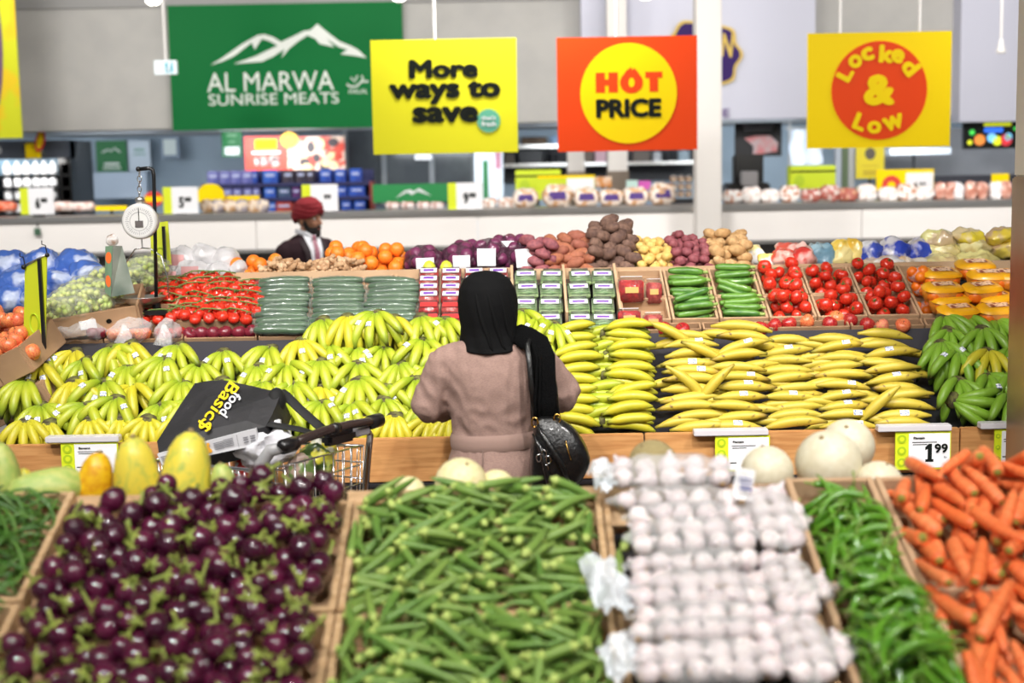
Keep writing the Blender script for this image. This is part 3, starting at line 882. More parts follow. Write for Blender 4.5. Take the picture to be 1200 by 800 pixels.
goods('paper_roll', 626, 30, 10, 165, zs0, BROWN, 'brown paper roll on the upper wall shelf', 'roll', 'roll')
goods('blue_pot', 650, 11, 11, 165, zs0, mat('pot_blue', (150, 180, 214), 0.3), 'pale blue pot at the end of the upper wall shelf', 'pot', 'pot')
for n, (px, wp, hp, col, lb, kd) in enumerate([(597, 12, 13, (70, 58, 48), 'brown box at the left end of the long wall shelf', 'box'), (622, 26, 17, (36, 36, 40), 'wide black crate on the long wall shelf', 'box'), (648, 13, 14, (30, 30, 34), 'black pot with pale knob on the long wall shelf', 'pot'),
                                              (690, 11, 15, (74, 50, 30), 'dark brown box right of the grey post', 'box'), (704, 13, 16, (190, 150, 160), 'pink and white box beside the dark brown box', 'box'), (752, 20, 14, (92, 80, 72), 'taupe box under the orange sign', 'box'),
                                              (771, 12, 13, (196, 196, 200), 'silver pot under the orange sign', 'pot'), (786, 13, 14, (40, 40, 44), 'black pot right of the silver pot', 'pot'), (803, 15, 14, (170, 186, 196), 'pale grey bin at the right end of the long shelf', 'pot')]):
    goods('storage_box' if kd == 'box' else 'cooking_pot', px, wp, hp, 186, zs1, mat('shelf_good_%d' % n, col, 0.45), lb, 'box' if kd == 'box' else 'pot', kd)
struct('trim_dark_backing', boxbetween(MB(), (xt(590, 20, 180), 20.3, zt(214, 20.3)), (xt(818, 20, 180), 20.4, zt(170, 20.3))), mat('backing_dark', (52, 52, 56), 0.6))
# lime cartons and cards between counter and shelves
def lime_box(x0, y0, x1, y1, Y, label, band=True):
    o, w, h = panel('lime_box', x0, y0, x1, y1, Y, 0.2, mat('lime_box', (196, 214, 30), 0.5), label, 'box', None, 0.008)
    if band:
        kid(o, 'dark_band', MB().box((0, -0.102, h * .25), (w, 0.004, h * .07)), INK)
    kid(o, 'ring_print', MB().disc(-w * .3, -h * .15, h * .22, h * .26, -0.104, -0.1, 24), LIMED)
lime_box(604, 199, 657, 227, YC + 0.95, 'lime green carton standing left of the white and lime price card')
o, w, h = panel('price_card', 630, 205.5, 697, 233, YC + 0.62, 0.02, mat('lime_box', (196, 214, 30), 0.5), 'wide lime and white card with yellow top edge behind the bread packs', 'price card')
kid(o, 'white_half', MB().box((w * .25, -0.012, -h * .06), (w * .48, 0.004, h * .88)), PAPER)
kid(o, 'yellow_edge', MB().box((0, -0.013, h * .44), (w, 0.004, h * .12)), YEL)
kid(o, 'ring_print', MB().disc(-w * .2, -h * .12, h * .26, h * .26, -0.014, -0.01, 24), LIMED)
kid(o, 'lettering', MB().text('4 88', w * .25, -h * .22, w * .22, h * .24, -0.015, 0, 0.03), INK)
lime_box(924, 194, 977, 221, YC + 0.95, 'lime green carton with a dark strap right of the white column')
panel('crate_lid', 697, 207, 716, 219, YC + 0.9, 0.2, mat('bun_orange', (214, 140, 70), 0.5, (240, 220, 200), 10), 'orange bun tray behind the bread packs', 'tray')
panel('magenta_tub', 748, 212, 762, 222, YC + 0.9, 0.1, mat('magenta', (206, 90, 180), 0.5), 'magenta tub behind the bread packs', 'tub')
panel('mint_tub', 734, 211, 747, 222, YC + 0.9, 0.1, mat('mint', (190, 220, 214), 0.5), 'pale mint tub beside the magenta tub', 'tub')
# right of the column
o, w, h = panel('meat_poster', 861, 144, 916, 183, 17.4, 0.02, mat('poster_black', (24, 24, 32), 0.5), 'black poster with raw pink meat right of the white column', 'poster')
kid(o, 'print', MB().box((0, -0.012, h * .4), (w * .66, 0.004, h * .05)).box((0, -0.012, h * .3), (w * .6, 0.004, h * .05)), mat('poster_grey_print', (150, 150, 158), 0.6))
kid(o, 'meat_picture', MB().prism([(-w * .3, h * .05), (-w * .05, h * .12), (w * .25, h * .12), (w * .42, -h * .1), (w * .4, -h * .36), (w * .18, -h * .4), (-w * .12, -h * .48), (-w * .1, -h * .2)], -0.014, -0.01), mat('raw_meat', (222, 132, 136), 0.4, (206, 190, 196), 7))
o = thing('slicer', tr(P(876, 236, YC + 1.2)), 'black slicing machine with a grey hopper right of the white column', 'machine')
k = scale_at(876, 220, YC + 1.2)
kid(o, 'machine_body', MB().box((-2 * k, 0, 10 * k), (50 * k, 0.4, 24 * k)), BLACK, bevel=0.02)
kid(o, 'machine_back', MB().box((2 * k, 0.1, 30 * k), (34 * k, 0.2, 50 * k)), BLACK, bevel=0.02)
kid(o, 'hopper', MB().box((-2 * k, -0.2, 27 * k), (19 * k, 0.12, 17 * k)), mat('hopper_grey', (150, 148, 150), 0.4), bevel=0.01)
o = thing('white_apron', tr(P(944, 170, 18.6)), 'white aprons hanging left of the golden sign', 'apron')
mb = MB().grid(lambda u, v: ((v - .5) * .42 + 0.02 * math.sin(9 * u), -.05 + 0.05 * math.sin(v * 14), .2 - u * .45), 10, 18)
kid(o, 'cloth', mb, mat('apron', (214, 220, 230), 0.8), smooth=True)
kid(o, 'hook_rail', MB().box((0, 0.02, .22), (.5, 0.03, 0.03)).box((-.2, .02, .22 + .15), (.02, .02, .3)).box((.2, .02, .22 + .15), (.02, .02, .3)).box((.2, .03, -1.0), (.03, .03, 2.5)).box((-.2, .03, -1.0), (.03, .03, 2.5)), STEEL)
for px, col, lb in [(981, (176, 186, 200), 'pale blue post left of the yellow poster'), (989, (90, 110, 80), 'thin green post left of the yellow poster'), (996.5, (176, 180, 184), 'grey post touching the yellow poster')]:
    panel('stand_post', px - 3.5, 172, px + 3.5, 330, 16.5, 0.08, mat('post_%d' % int(px), col, 0.5), lb, 'post')
o, w, h = panel('yellow_poster', 1003, 170, 1036, 209, 16.4, 0.02, mat('poster_yellow', (226, 208, 34), 0.5), 'narrow yellow poster with a dark round emblem below the golden sign', 'poster')
kid(o, 'emblem', MB().disc(0, h * .24, w * .19, w * .21, -0.014, -0.01, 28), mat('emblem_dark', (92, 84, 74), 0.5))
kid(o, 'print', MB().box((0, -0.012, -h * .12), (w * .6, 0.003, h * .03)).box((0, -0.012, -h * .32), (w * .5, 0.003, h * .16)), mat('poster_ochre', (200, 176, 30), 0.5))
o, w, h = panel('price_card', 1027, 198.5, 1094, 229, YC + 0.62, 0.02, YEL, 'yellow and white card with red ring reading 6 99, right of the yellow poster', 'price card')
kid(o, 'white_half', MB().box((w * .25, -0.012, -h * .06), (w * .48, 0.004, h * .86)), PAPER)
rg = kid(o, 'red_ring', MB().disc(-w * .24, -h * .08, h * .36, h * .36, -0.014, -0.01, 32), RED)
kid(rg, 'ring_centre', MB().disc(-w * .24, -h * .1, h * .15, h * .15, -0.016, -0.012, 24), YEL)
kid(o, 'lettering', MB().text('6', w * .18, -h * .12, w * .09, h * .26, -0.015, 0, 0.04).text('99', w * .3, -h * .06, w * .12, h * .12, -0.015, 0, 0.03), INK)
o, w, h = panel('hood_shelf', 1036, 174, 1106, 181, 18.6, 0.6, mat('hood_white', (196, 204, 212), 0.4), 'white shelf edge below the golden sign', 'shelf')
struct('wall_prep', boxbetween(MB(), (xt(1030, 19.4, 190), 19.4, zt(222, 19.4, 1100)), (xt(1200, 19.4, 190), 19.6, zt(150, 19.4, 1100))), mat('prep_grey', (138, 138, 142), 0.6, (112, 112, 116), 1.2))
panel('prep_bench', 1092, 205, 1190, 232, 15.9, 0.5, mat('bench_dark', (50, 52, 62), 0.4), 'dark bench behind the upright packs on the right', 'bench')
panel('tag_card', 1162, 203.5, 1182, 220, YC + 0.5, 0.02, YEL, 'small yellow card above the upright packs at the right end', 'card')
o, w, h = panel('menu_screen', 1128, 139, 1192, 174, 17.0, 0.06, BLACK, 'wide menu screen with colourful dishes at the right', 'screen', None, 0.005)
mb = MB()
mb.box((0, -0.0315, 0), (w * .94, 0.003, h * .86))
sc_ = [mat('screen_black', (10, 14, 10), 0.3, emit=0.4), mat('screen_yellow', (206, 214, 40), 0.3, emit=1.0), mat('screen_blue', (50, 110, 230), 0.3, emit=1.0), mat('screen_orange', (216, 130, 60), 0.3, emit=1.0), mat('screen_sky', (120, 190, 240), 0.3, emit=1.0), mat('screen_red', (190, 50, 60), 0.3, emit=1.0), mat('screen_green', (70, 200, 80), 0.3, emit=1.0)]
mb.box((w * .12, -0.034, h * .3), (w * .5, 0.003, h * .1), 1)
mb.box((w * .05, -0.034, h * .12), (w * .34, 0.003, h * .16), 2)
for cx, cz, r, c in [(-.2, -.2, .14, 3), (.02, -.14, .12, 4), (.12, -.24, .12, 1), (.28, -.22, .15, 5), (.32, -.12, .1, 4), (.32, -.12, .06, 6), (-.34, .05, .07, 6), (-.38, -.28, .06, 1), (.45, .15, .05, 6)]:
    mb.disc(cx * w, cz * h, r * h * 1.3, r * h * 1.3, -0.036, -0.033, 20, c)
kid(o, 'screen_picture', mb, sc_)

ZD = ZT - 0.07
for o_ in list(bpy.data.objects):
    if o_.parent is None and o_.get('label'):
        n_ = o_.name.split('.')[0]
        y_ = o_.matrix_basis.translation.y
        if n_ in ('lime_box', 'disc_sign', 'round_sign', 'shelf_strip', 'crate_lid', 'magenta_tub', 'mint_tub', 'price_card', 'tag_card', 'jar_stand') and YC + 0.46 < y_ < YC + 1.2:
            stand(o_, ZD)
        elif n_ in ('stand_post', 'yellow_poster', 'prep_bench', 'door_post', 'hood_shelf', 'slicer'):
            stand(o_, 0.0)
# ------------------------------------------------------------------ produce helpers
FP = (2.78, 0.96, 0.36)      # rims of the near crates
BP = (5.5, 0.95, 0.466)      # banana slope
TP = (6.2, 1.30, 0.466)      # second tier
KP = (6.7, 1.50, 0.35)       # top tier

def nth(i):
    if i < len(ORD):
        return ORD[i]
    n = i + 1
    return '%d%s' % (n, 'th' if 10 < n % 100 < 14 else {1: 'st', 2: 'nd', 3: 'rd'}.get(n % 10, 'th'))
def label_bands(objs, base, bands, words=('row', 'from the back')):
    """a label of its own for each piece of a pile: its row, and its place in the row"""
    objs = sorted(objs, key=lambda o: -o.matrix_basis.translation.y)
    n = len(objs)
    for b in range(bands):
        row = sorted(objs[n * b // bands:n * (b + 1) // bands], key=lambda o: o.matrix_basis.translation.x)
        for i, o in enumerate(row):
            o['label'] = '%s, %s from left, %s %s from back' % (base, nth(i), nth(b), words[0])

class Heap:
    def __init__(s, x0, x1, y0, y1, base, res=0.006):
        s.x0, s.y0, s.res = x0, y0, res
        s.nx, s.ny = int((x1 - x0) / res) + 1, int((y1 - y0) / res) + 1
        s.x1, s.y1 = x1, y1
        X, Y = np.meshgrid(x0 + res * np.arange(s.nx), y0 + res * np.arange(s.ny), indexing='ij')
        s.X, s.Y = X, Y
        s.base = base
        s.h = base(X, Y).astype(float)
    def win(s, x, y, r):
        i0, i1 = max(0, int((x - r - s.x0) / s.res)), min(s.nx, int((x + r - s.x0) / s.res) + 2)
        j0, j1 = max(0, int((y - r - s.y0) / s.res)), min(s.ny, int((y + r - s.y0) / s.res) + 2)
        return slice(i0, i1), slice(j0, j1)
    def rest(s, x, y, r):
        w = s.win(x, y, r)
        d = r * r - (s.X[w] - x) ** 2 - (s.Y[w] - y) ** 2
        ok = d > 0
        if not ok.any():
            return float(s.base(x, y)) + r
        return float((s.h[w][ok] + np.sqrt(d[ok])).max())
    def put(s, x, y, z, r):
        w = s.win(x, y, r)
        d = r * r - (s.X[w] - x) ** 2 - (s.Y[w] - y) ** 2
        s.h[w] = np.where(d > 0, np.maximum(s.h[w], z + np.sqrt(np.maximum(d, 0))), s.h[w])
    def ball(s, r, rnd, tries=10, sink=0.0, at=None):
        best = None
        for _ in range(tries):
            if at:
                x, y = at[0] + rnd.uniform(-.4, .4) * r, at[1] + rnd.uniform(-.4, .4) * r
            else:
                x, y = rnd.uniform(s.x0 + r * .8, s.x1 - r * .8), rnd.uniform(s.y0 + r * .8, s.y1 - r * .8)
            z = s.rest(x, y, r)
            q = z - float(s.base(x, y))
            if best is None or q < best[0]:
                best = (q, x, y, z)
        _, x, y, z = best
        z -= sink
        s.put(x, y, z, r)
        return Vector((x, y, z))
    def rod(s, L, r, rnd, angf, tries=8, sink=0.3, at=None):
        best = None
        K = max(4, int(L / (1.6 * r)))
        us = [(-0.5 + (k + 0.5) / K) * L for k in range(K)]
        for _ in range(tries):
            a = angf()
            c, sn = math.cos(a), math.sin(a)
            mx, my = abs(c) * L * .42 + r, abs(sn) * L * .42 + r
            if at:
                x, y = at[0] + rnd.uniform(-1, 1) * r, at[1] + rnd.uniform(-1, 1) * r
            else:
                x, y = rnd.uniform(s.x0 + mx, max(s.x0 + mx, s.x1 - mx)), rnd.uniform(s.y0 + my, max(s.y0 + my, s.y1 - my))
            hs = [s.rest(x + u * c, y + u * sn, r) for u in us]
            half = K // 2
            sl = (sum(hs[half:]) / (K - half) - sum(hs[:half]) / half) / (L / 2)
            sl = max(-.75, min(.75, sl))
            z0 = max(h - sl * u for h, u in zip(hs, us))
            gap = sum(z0 + sl * u - h for h, u in zip(hs, us)) / K
            q = z0 - float(s.base(x, y)) + gap
            if best is None or q < best[0]:
                best = (q, x, y, z0, sl, a)
        _, x, y, z, sl, a = best
        z -= sink * r
        for u in us:
            s.put(x + u * math.cos(a), y + u * math.sin(a), z + sl * u, r)
        n = math.sqrt(1 + sl * sl)
        X = Vector((math.cos(a) / n, math.sin(a) / n, sl / n))
        Yv = Vector((-math.sin(a), math.cos(a), 0))
        Z = X.cross(Yv)
        M = Matrix((X, Yv, Z)).transposed().to_4x4()
        return tr(x, y, z) @ M

def crate(name, x0, x1, Y0, Y1, pl, depth, th, m, label, cat='crate', group=None, mi=None, flat=False, raise_=0.0):
    """open box whose rim lies in the plane pl: four side boards and a bottom"""
    sl = 0.0 if flat else pl[2]
    ym = (Y0 + Y1) / 2
    zc = (pl[1] if flat else plz(pl, ym)) + raise_
    l = (Y1 - Y0) * math.sqrt(1 + sl * sl)
    w = x1 - x0
    o = thing(name, slopeM((( x0 + x1) / 2, ym, zc), sl), label, cat, group)
    for s in (-1, 1):
        MB().box((s * (w / 2 - th / 2), 0, -depth / 2), (th, l, depth)).obj('side_board', m, o, False, 0.002)
        MB().box((0, s * (l / 2 - th / 2), -depth / 2 - 0.001), (w - 2 * th, th, depth)).obj('end_board', m, o, False, 0.002)
    MB().box((0, 0, -depth + 0.006), (w - 2 * th, l - 2 * th, 0.01)).obj('bottom', mi or m, o)
    return o

# ------------------------------------------------------------------ near display stand and its crates
o = thing('display_stand', tr(0, 3.3, 0), 'dark stand under the near crates of vegetables, ridge towards the bananas', 'stand')
a = math.atan(FP[2])
LS = 1.16 / math.cos(a)
kid(o, 'sloped_deck', MB().box((0, 0, 0), (3.7, LS, 0.03), M=tr(0, 2.92 - 3.3, plz(FP, 2.92) - 0.155) @ Matrix.Rotation(a, 4, 'X')), DARK)
kid(o, 'rear_deck', MB().box((0, 0, 0), (3.7, 0.68, 0.03), M=tr(0, 0.54, 0.96) @ Matrix.Rotation(math.atan(-.3), 4, 'X')), DARK)
kid(o, 'front_skirt', MB().box((0, 2.36 - 3.3, 0.33), (3.7, 0.03, 0.66)), BOARD)
kid(o, 'rear_skirt', MB().box((0, 0.88, 0.43), (3.7, 0.03, 0.86)), BOARD)
for s in (-1, 1):
    kid(o, 'end_panel', MB().prism([(-0.94, 0.0), (0.88, 0), (0.88, 0.86), (0.2, 1.06), (-0.94, 0.64)], s * 1.84 - 0.01, s * 1.84 + 0.01, M=Matrix.Rotation(PI / 2, 4, 'Z') @ Matrix.Diagonal((1, -1, 1, 1))), BOARD)
XS = [(-1.76, -1.10, 'green bean'), (-1.095, -0.405, 'eggplant'), (-0.40, 0.215, 'okra'), (0.22, 0.672, 'garlic'), (0.677, 0.895, 'chilli'), (0.90, 1.56, 'carrot')]
for (x0, x1, nm) in XS:
    rm = CARD2 if nm in ('chilli', 'carrot') else WOODRIM
    lo_ = -0.048 if nm == 'garlic' else 0.0 if nm in ('chilli', 'green bean', 'carrot') else -0.035
    crate('produce_crate', x0, x1, 2.40, 3.06, FP, 0.10, 0.016, rm, 'pale crate holding the near half of the %s display' % nm, 'crate', None, CARD, raise_=lo_)
    crate('produce_crate', x0, x1, 3.07, 3.49, FP, 0.10, 0.016, rm, 'pale crate holding the far half of the %s display' % nm, 'crate', None, CARD, raise_=lo_)
base = lambda off: (lambda x, y: FP[1] + FP[2] * (y - FP[0]) + off + 0 * x)
# ---- eggplants
EGG = mat('eggplant_skin', (70, 15, 41), 0.16, (40, 9, 29), 14, rnd=(98, 26, 60), coat=0.6, spec=0.6, lo=0.35, hi=0.75)
CAL = mat('calyx_green', (148, 160, 70), 0.55, (112, 134, 52), 30)
egg_m, stem_m = [], []
for v in range(4):
    e = [1.0, 1.08, 1.16, 0.98][v]
    r = 0.0285
    prof = [(0.002, -r * e)] + [(r * math.sin(PI * i / 9) * (1.0 - 0.08 * math.cos(PI * i / 9)), -r * e * math.cos(PI * i / 9)) for i in range(1, 9)] + [(0.004, r * e)]
    egg_m.append(MB().lathe(prof, 14).mesh('eggplant', EGG))
    mb = MB()
    n = 15
    vs, fs = [], []
    for i, (rr, zz) in enumerate([(0.003, 1.06), (0.008, 1.0), (0.013, 0.9), (0.0175, 0.76)]):
        for j in range(n):
            th = 2 * PI * j / n
            q = rr * r / 0.0285 * (1 + (0.42 * (i / 3) * (1 if j % 3 == 0 else -0.65)))
            vs.append((q * math.cos(th), q * math.sin(th), r * e * zz + 0.0018 + (0.001 if j % 3 == 0 else 0)))
    for i in range(3):
        for j in range(n):
            fs.append((i * n + j, (i + 1) * n + j, (i + 1) * n + (j + 1) % n, i * n + (j + 1) % n))
    mb.add(vs, [f[::-1] for f in fs])
    b = 0.006 + 0.004 * v
    mb.tube([(0, 0, r * e), (b * .3, 0, r * e + .008), (b, 0, r * e + .018), (b * 2, 0, r * e + .027 + .003 * v)], [0.0062, 0.0042, 0.0036, 0.0044], 7)
    stem_m.append(mb.mesh('stem', CAL))
rg = random.Random(11)
objs = []
hp = Heap(-1.075, -0.41, 2.56, 3.45, lambda x, y: FP[1] + FP[2] * (y - FP[0]) - 0.035 + 0.03 * np.exp(-((x + .60) / .25) ** 2) * np.clip((y - 2.5) / .9, 0, 1))
pts = []
row = 0
y = 2.59
while y < 3.42:
    x = -1.05 + (0.026 if row % 2 else 0)
    while x < -0.44:
        pts.append((x, y))
        x += 0.0535
    y += 0.049
    row += 1
rg.shuffle(pts)
pts = pts[:222] + [None] * 64
for i, pt in enumerate(pts):
    v = rg.randrange(4)
    s = rg.uniform(0.86, 1.1)
    p = hp.ball(0.0275 * s, rg, 4 if pt else 30, 0.004, pt)
    # stems point mostly up and to the viewer
    R = rot(rg.uniform(-1.6, 3.3), rg.uniform(-1.0, 1.0), rg.uniform(-1.2, 1.2))
    objs.append(inst('eggplant', tr(p) @ R @ sca(s), [('stem', stem_m[v], rot(0, 0, rg.uniform(0, 6)))], None, 'eggplant', 'small round eggplants in the near crates', egg_m[v]))
label_bands(objs, 'small round purple eggplant', 18)

# ---- okra
OKR = mat('okra_green', (82, 122, 44), 0.45, rnd=(124, 152, 70), ramp=[(0.0, (150, 176, 84)), (0.12, (100, 138, 56)), (0.75, (92, 130, 56)), (1.0, (120, 150, 76))])
OKC = mat('okra_cap', (178, 196, 104), 0.55)
ok_m, okc_m = [], []
for v in range(4):
    L = 0.118 + 0.006 * v
    bend = [0.0, 0.005, -0.006, 0.009][v]
    ctr = lambda u: (L * (u - 0.5), bend * math.sin(PI * u), 0)
    us = [0.1, 0.16, 0.3, 0.5, 0.7, 0.85, 0.95, 1.0]
    rr = [0.0086, 0.0102, 0.0108, 0.0100, 0.0082, 0.006, 0.0034, 0.001]
    ok_m.append(MB().tube([ctr(u) for u in us], rr, 10, ridge=5, ramp=0.09).mesh('okra', OKR))
    okc_m.append(MB().tube([ctr(u) for u in (0.0, 0.03, 0.05, 0.085, 0.12, 0.125)], [0.005, 0.0054, 0.0072, 0.0116, 0.0112, 0.0084], 10).mesh('cap', OKC))
rg = random.Random(21)
hp = Heap(-0.40, 0.215, 2.62, 3.50, lambda x, y: FP[1] + FP[2] * (y - FP[0]) - 0.085 + 0.03 * np.exp(-((x + .08) / .2) ** 2 - ((y - 3.42) / .16) ** 2))
angf = lambda: rg.choice([rg.gauss(0.15, 0.4), rg.gauss(0.15, 0.4), rg.gauss(PI - .3, 0.6), rg.gauss(0.9, 0.5), rg.gauss(-1.2, 0.6), rg.uniform(0, 2 * PI)])
under = MB()
for i in range(170):
    v = rg.randrange(4)
    M = hp.rod(0.125, 0.010, rg, angf, 5, 0.4)
    me = ok_m[v]
    under.add([M @ q.co for q in me.vertices], [tuple(p.vertices) for p in me.polygons], 0, [d.value for d in me.attributes['t'].data])
o = under.obj('okra_underlayer', OKR, None, True)
tag(o, 'bed of green okra pods lying under the topmost ones', 'okra', None, 'stuff')
objs = []
for i in range(300):
    v = rg.randrange(4)
    s = rg.uniform(0.85, 1.1)
    M = hp.rod(0.125 * s, 0.0105 * s, rg, angf, 12, 0.4)
    objs.append(inst('okra_pod', M @ rot(rg.uniform(0, 6)) @ sca(s), [('cap', okc_m[v], Matrix())], None, 'okra', 'okra pods on top of the near heap', ok_m[v]))
label_bands(objs, 'green okra pod on top', 20)
# two pods that spilled over the garlic side
for i, (px, py, a) in enumerate([(725, 660, 1.5), (741, 628, 1.1)]):
    p = PP(px, py, (2.78, 0.985, 0.36))
    inst('okra_pod', slopeM(p, .36) @ rot(0, 0, a), [('cap', okc_m[0], Matrix())], ['green okra pod standing out against the plastic liner beside the garlic', 'green okra pod resting against the garlic nets'][i], 'okra', None, ok_m[i])

# ---- chillies
CHI = mat('chilli_green', (62, 116, 22), 0.25, rnd=(96, 150, 40), coat=0.4, ramp=[(0.0, (110, 150, 50)), (0.15, (60, 114, 26)), (1.0, (110, 160, 44))])
CHS = mat('chilli_stem', (128, 160, 70), 0.5)
ch_m = []
for v in range(6):
    L = 0.105 + 0.008 * (v % 3)
    b1, b2 = [0.02, -0.015, 0.03, 0.008, -0.03, 0.015][v], [0.01, 0.012, -0.012, -0.02, 0.015, 0.0][v]
    ctr = lambda u: (L * (u - 0.5), b1 * (u * (1 - u)) * 4 + b2 * u * u, 0.3 * b1 * math.sin(PI * u * 1.5))
    us = [0, .06, .18, .35, .55, .75, .9, 1]
    mb = MB().tube([ctr(u) for u in us], [0.0058, 0.009, 0.0098, 0.0094, 0.008, 0.0058, 0.0032, 0.0008], 8, 0)
    mb.tube([ctr(0.02), ctr(-.1), (ctr(-.22)[0], ctr(-.22)[1] + .006, 0)], [0.0052, 0.0022, 0.0026], 6, 1)
    ch_m.append(mb.mesh('chilli', [CHI, CHS]))
rg = random.Random(31)
for (y0, y1, n, nm, nb) in [(3.075, 3.46, 100, 'in the far chilli crate', 10), (2.62, 3.045, 140, 'in the near chilli crate', 11)]:
    hp = Heap(0.69, 0.885, y0, y1, lambda x, y: FP[1] + FP[2] * (y - FP[0]) - (0.058 if y0 < 3 else 0.078) + (0.03 if y0 < 3 else 0.0) * np.exp(-((x - .79) / .08) ** 2) + 0 * y, 0.005)
    af = lambda: rg.choice([rg.gauss(0.5, 0.6), rg.gauss(-0.5, 0.5), rg.gauss(1.6, 0.5), rg.gauss(2.6, .5)]) + rg.choice([0, PI])
    objs = []
    for i in range(n):
        v = rg.randrange(6)
        s = rg.uniform(.85, 1.1)
        M = hp.rod(0.11 * s, 0.0088 * s, rg, af, 6, 0.45)
        objs.append(thing('chilli', M @ rot(rg.uniform(0, 6)) @ sca(s), None, 'chilli', 'green chillies ' + nm, ch_m[v]))
    label_bands(objs, 'long green chilli ' + nm, nb)
for i, (px, py, a) in enumerate([(1045, 655, 0.5), (1092, 735, -0.5), (1088, 742, -0.9)]):
    p = PP(px, py, (2.78, 1.0, 0.36))
    thing('chilli', slopeM(p, .36) @ rot(0, 0.1, a), ['green chilli reaching over the crate edge towards the carrots', 'upper of two pale green chillies crossing the rim beside the carrots', 'lower of two pale green chillies crossing the rim beside the carrots'][i], 'chilli', None, ch_m[i])

# ---- slender green beans, far left
BEA = mat('bean_green', (58, 104, 34), 0.3, rnd=(96, 136, 56), coat=0.3)
be_m = []
for v in range(5):
    L = 0.15
    b = [0.02, -0.03, 0.04, -0.012, 0.03][v]
    be_m.append(MB().tube([(L * (u - .5), b * 4 * u * (1 - u), 0.5 * b * math.sin(PI * 2 * u)) for u in (0, .12, .3, .5, .7, .88, 1)], [0.0015, 0.0036, 0.0044, 0.0046, 0.0042, 0.0032, 0.001], 6).mesh('green_bean', BEA))
rg = random.Random(41)
for (x0, y0, y1, n, nm, nb) in [(-1.50, 3.075, 3.48, 200, 'in the far left crate', 12), (-1.40, 2.72, 3.045, 95, 'in the near left crate', 8)]:
    hp = Heap(x0, -1.115, y0, y1, lambda x, y: FP[1] + FP[2] * (y - FP[0]) - 0.03 + 0.035 * np.exp(-((x + 1.4) / .12) ** 2) + 0 * y, 0.005)
    af = lambda: rg.gauss(0.2, 0.7) + rg.choice([0, PI])
    objs = [thing('green_bean', hp.rod(0.145, 0.0046, rg, af, 5, 0.5) @ rot(rg.uniform(-.6, .6)), None, 'green bean', 'slender green beans ' + nm, be_m[rg.randrange(5)]) for i in range(n)]
    label_bands(objs, 'slender green bean ' + nm, nb)

# ---- carrots
CAR = mat('carrot_orange', (236, 118, 58), 0.5, (222, 100, 48), 18, rnd=(242, 146, 90), stretch=(7, 1, 1), bump=0.1, bscale=50)
CRT = mat('carrot_crown', (160, 142, 54), 0.7, (110, 118, 40), 40)
ca_m, cr_m = [], []
for v in range(4):
    L = 0.15 + 0.01 * v
    b = [0.004, -0.007, 0.01, -0.003][v]
    us = [0, .03, .1, .3, .5, .7, .88, .97, 1]
    rr = [0.009, 0.0155, 0.018, 0.0175, 0.0165, 0.0145, 0.0115, 0.006, 0.001]
    ctr = lambda u: (L * (u - .5), b * 4 * u * (1 - u), 0)
    ca_m.append(MB().tube([ctr(u) for u in us], rr, 12).jitter(0.0012, 60, v).mesh('carrot', CAR))
    cr_m.append(MB().tube([(-L / 2 - 0.004, 0, 0), (-L / 2 - .002, 0, 0), (-L / 2 + .002, 0, 0), (-L / 2 + .005, 0, 0)], [0.003, 0.008, 0.0105, 0.013], 8).mesh('crown', CRT))
rg = random.Random(52)
hp = Heap(0.885, 1.46, 2.62, 3.52, lambda x, y: FP[1] + FP[2] * (y - FP[0]) - 0.04 + 0.06 * np.clip((x - .93) / .3, 0, 1) * np.exp(-((y - 3.3) / .35) ** 2))
objs = []
for i in range(160):
    v = rg.randrange(4)
    s = rg.uniform(.8, 1.12)
    af = lambda: rg.choice([rg.gauss(PI / 2 + .25, .28), rg.gauss(PI / 2 + .55, .3), rg.gauss(PI / 2 - .35, .35), rg.gauss(-PI / 2, .4)])
    M = hp.rod(0.155 * s, 0.0165 * s, rg, af, 7, 0.3)
    objs.append(inst('carrot', M @ rot(rg.uniform(0, 6)) @ sca(s), [('crown', cr_m[v], Matrix())], None, 'carrot', 'loose carrots in the right crate', ca_m[v]))
label_bands(objs, 'loose orange carrot', 15)

# ---- garlic in white net sleeves
GAR = mat('garlic_skin', (238, 231, 230), 0.55, (214, 198, 198), 30, rnd=(222, 210, 213), sss=0.1)
GARR = mat('garlic_root', (206, 170, 120), 0.8)
NET = film('white_net', 0.82, 0.5, bump=0.7, bscale=260)
prof = [(0.004, -0.020), (0.013, -0.0215), (0.022, -0.016), (0.0265, -0.005), (0.0255, 0.006), (0.018, 0.016), (0.009, 0.022), (0.005, 0.030), (0.0045, 0.036)]
mb = MB().lathe(prof, 20, lobes=9, amp=0.045)
mb.m = [0] * len(mb.f)
nb_ = len(mb.f)
mb.ell((0, 0, -0.0205), (0.008, 0.008, 0.003), 8, 4, 1)
gar_m = mb.mesh('bulb', [GAR, GARR])
rg = random.Random(61)
def sleeve(W, D, H, ns, seed):
    def fn(u, v):
        th = 2 * PI * v
        e = min(1.0, 3.2 * min(u, 1 - u) + 0.13)
        bump = 1 + 0.07 * abs(math.sin(PI * u * ns)) + 0.03 * math.sin(3 * th + u * 20 + seed)
        return (W * (u - .5) * 1.12, D * .5 * e * bump * math.cos(th), H * .5 * e * bump * math.sin(th))
    return MB().grid(fn, 24, 16, wrap=True).mesh('net_sleeve', NET)
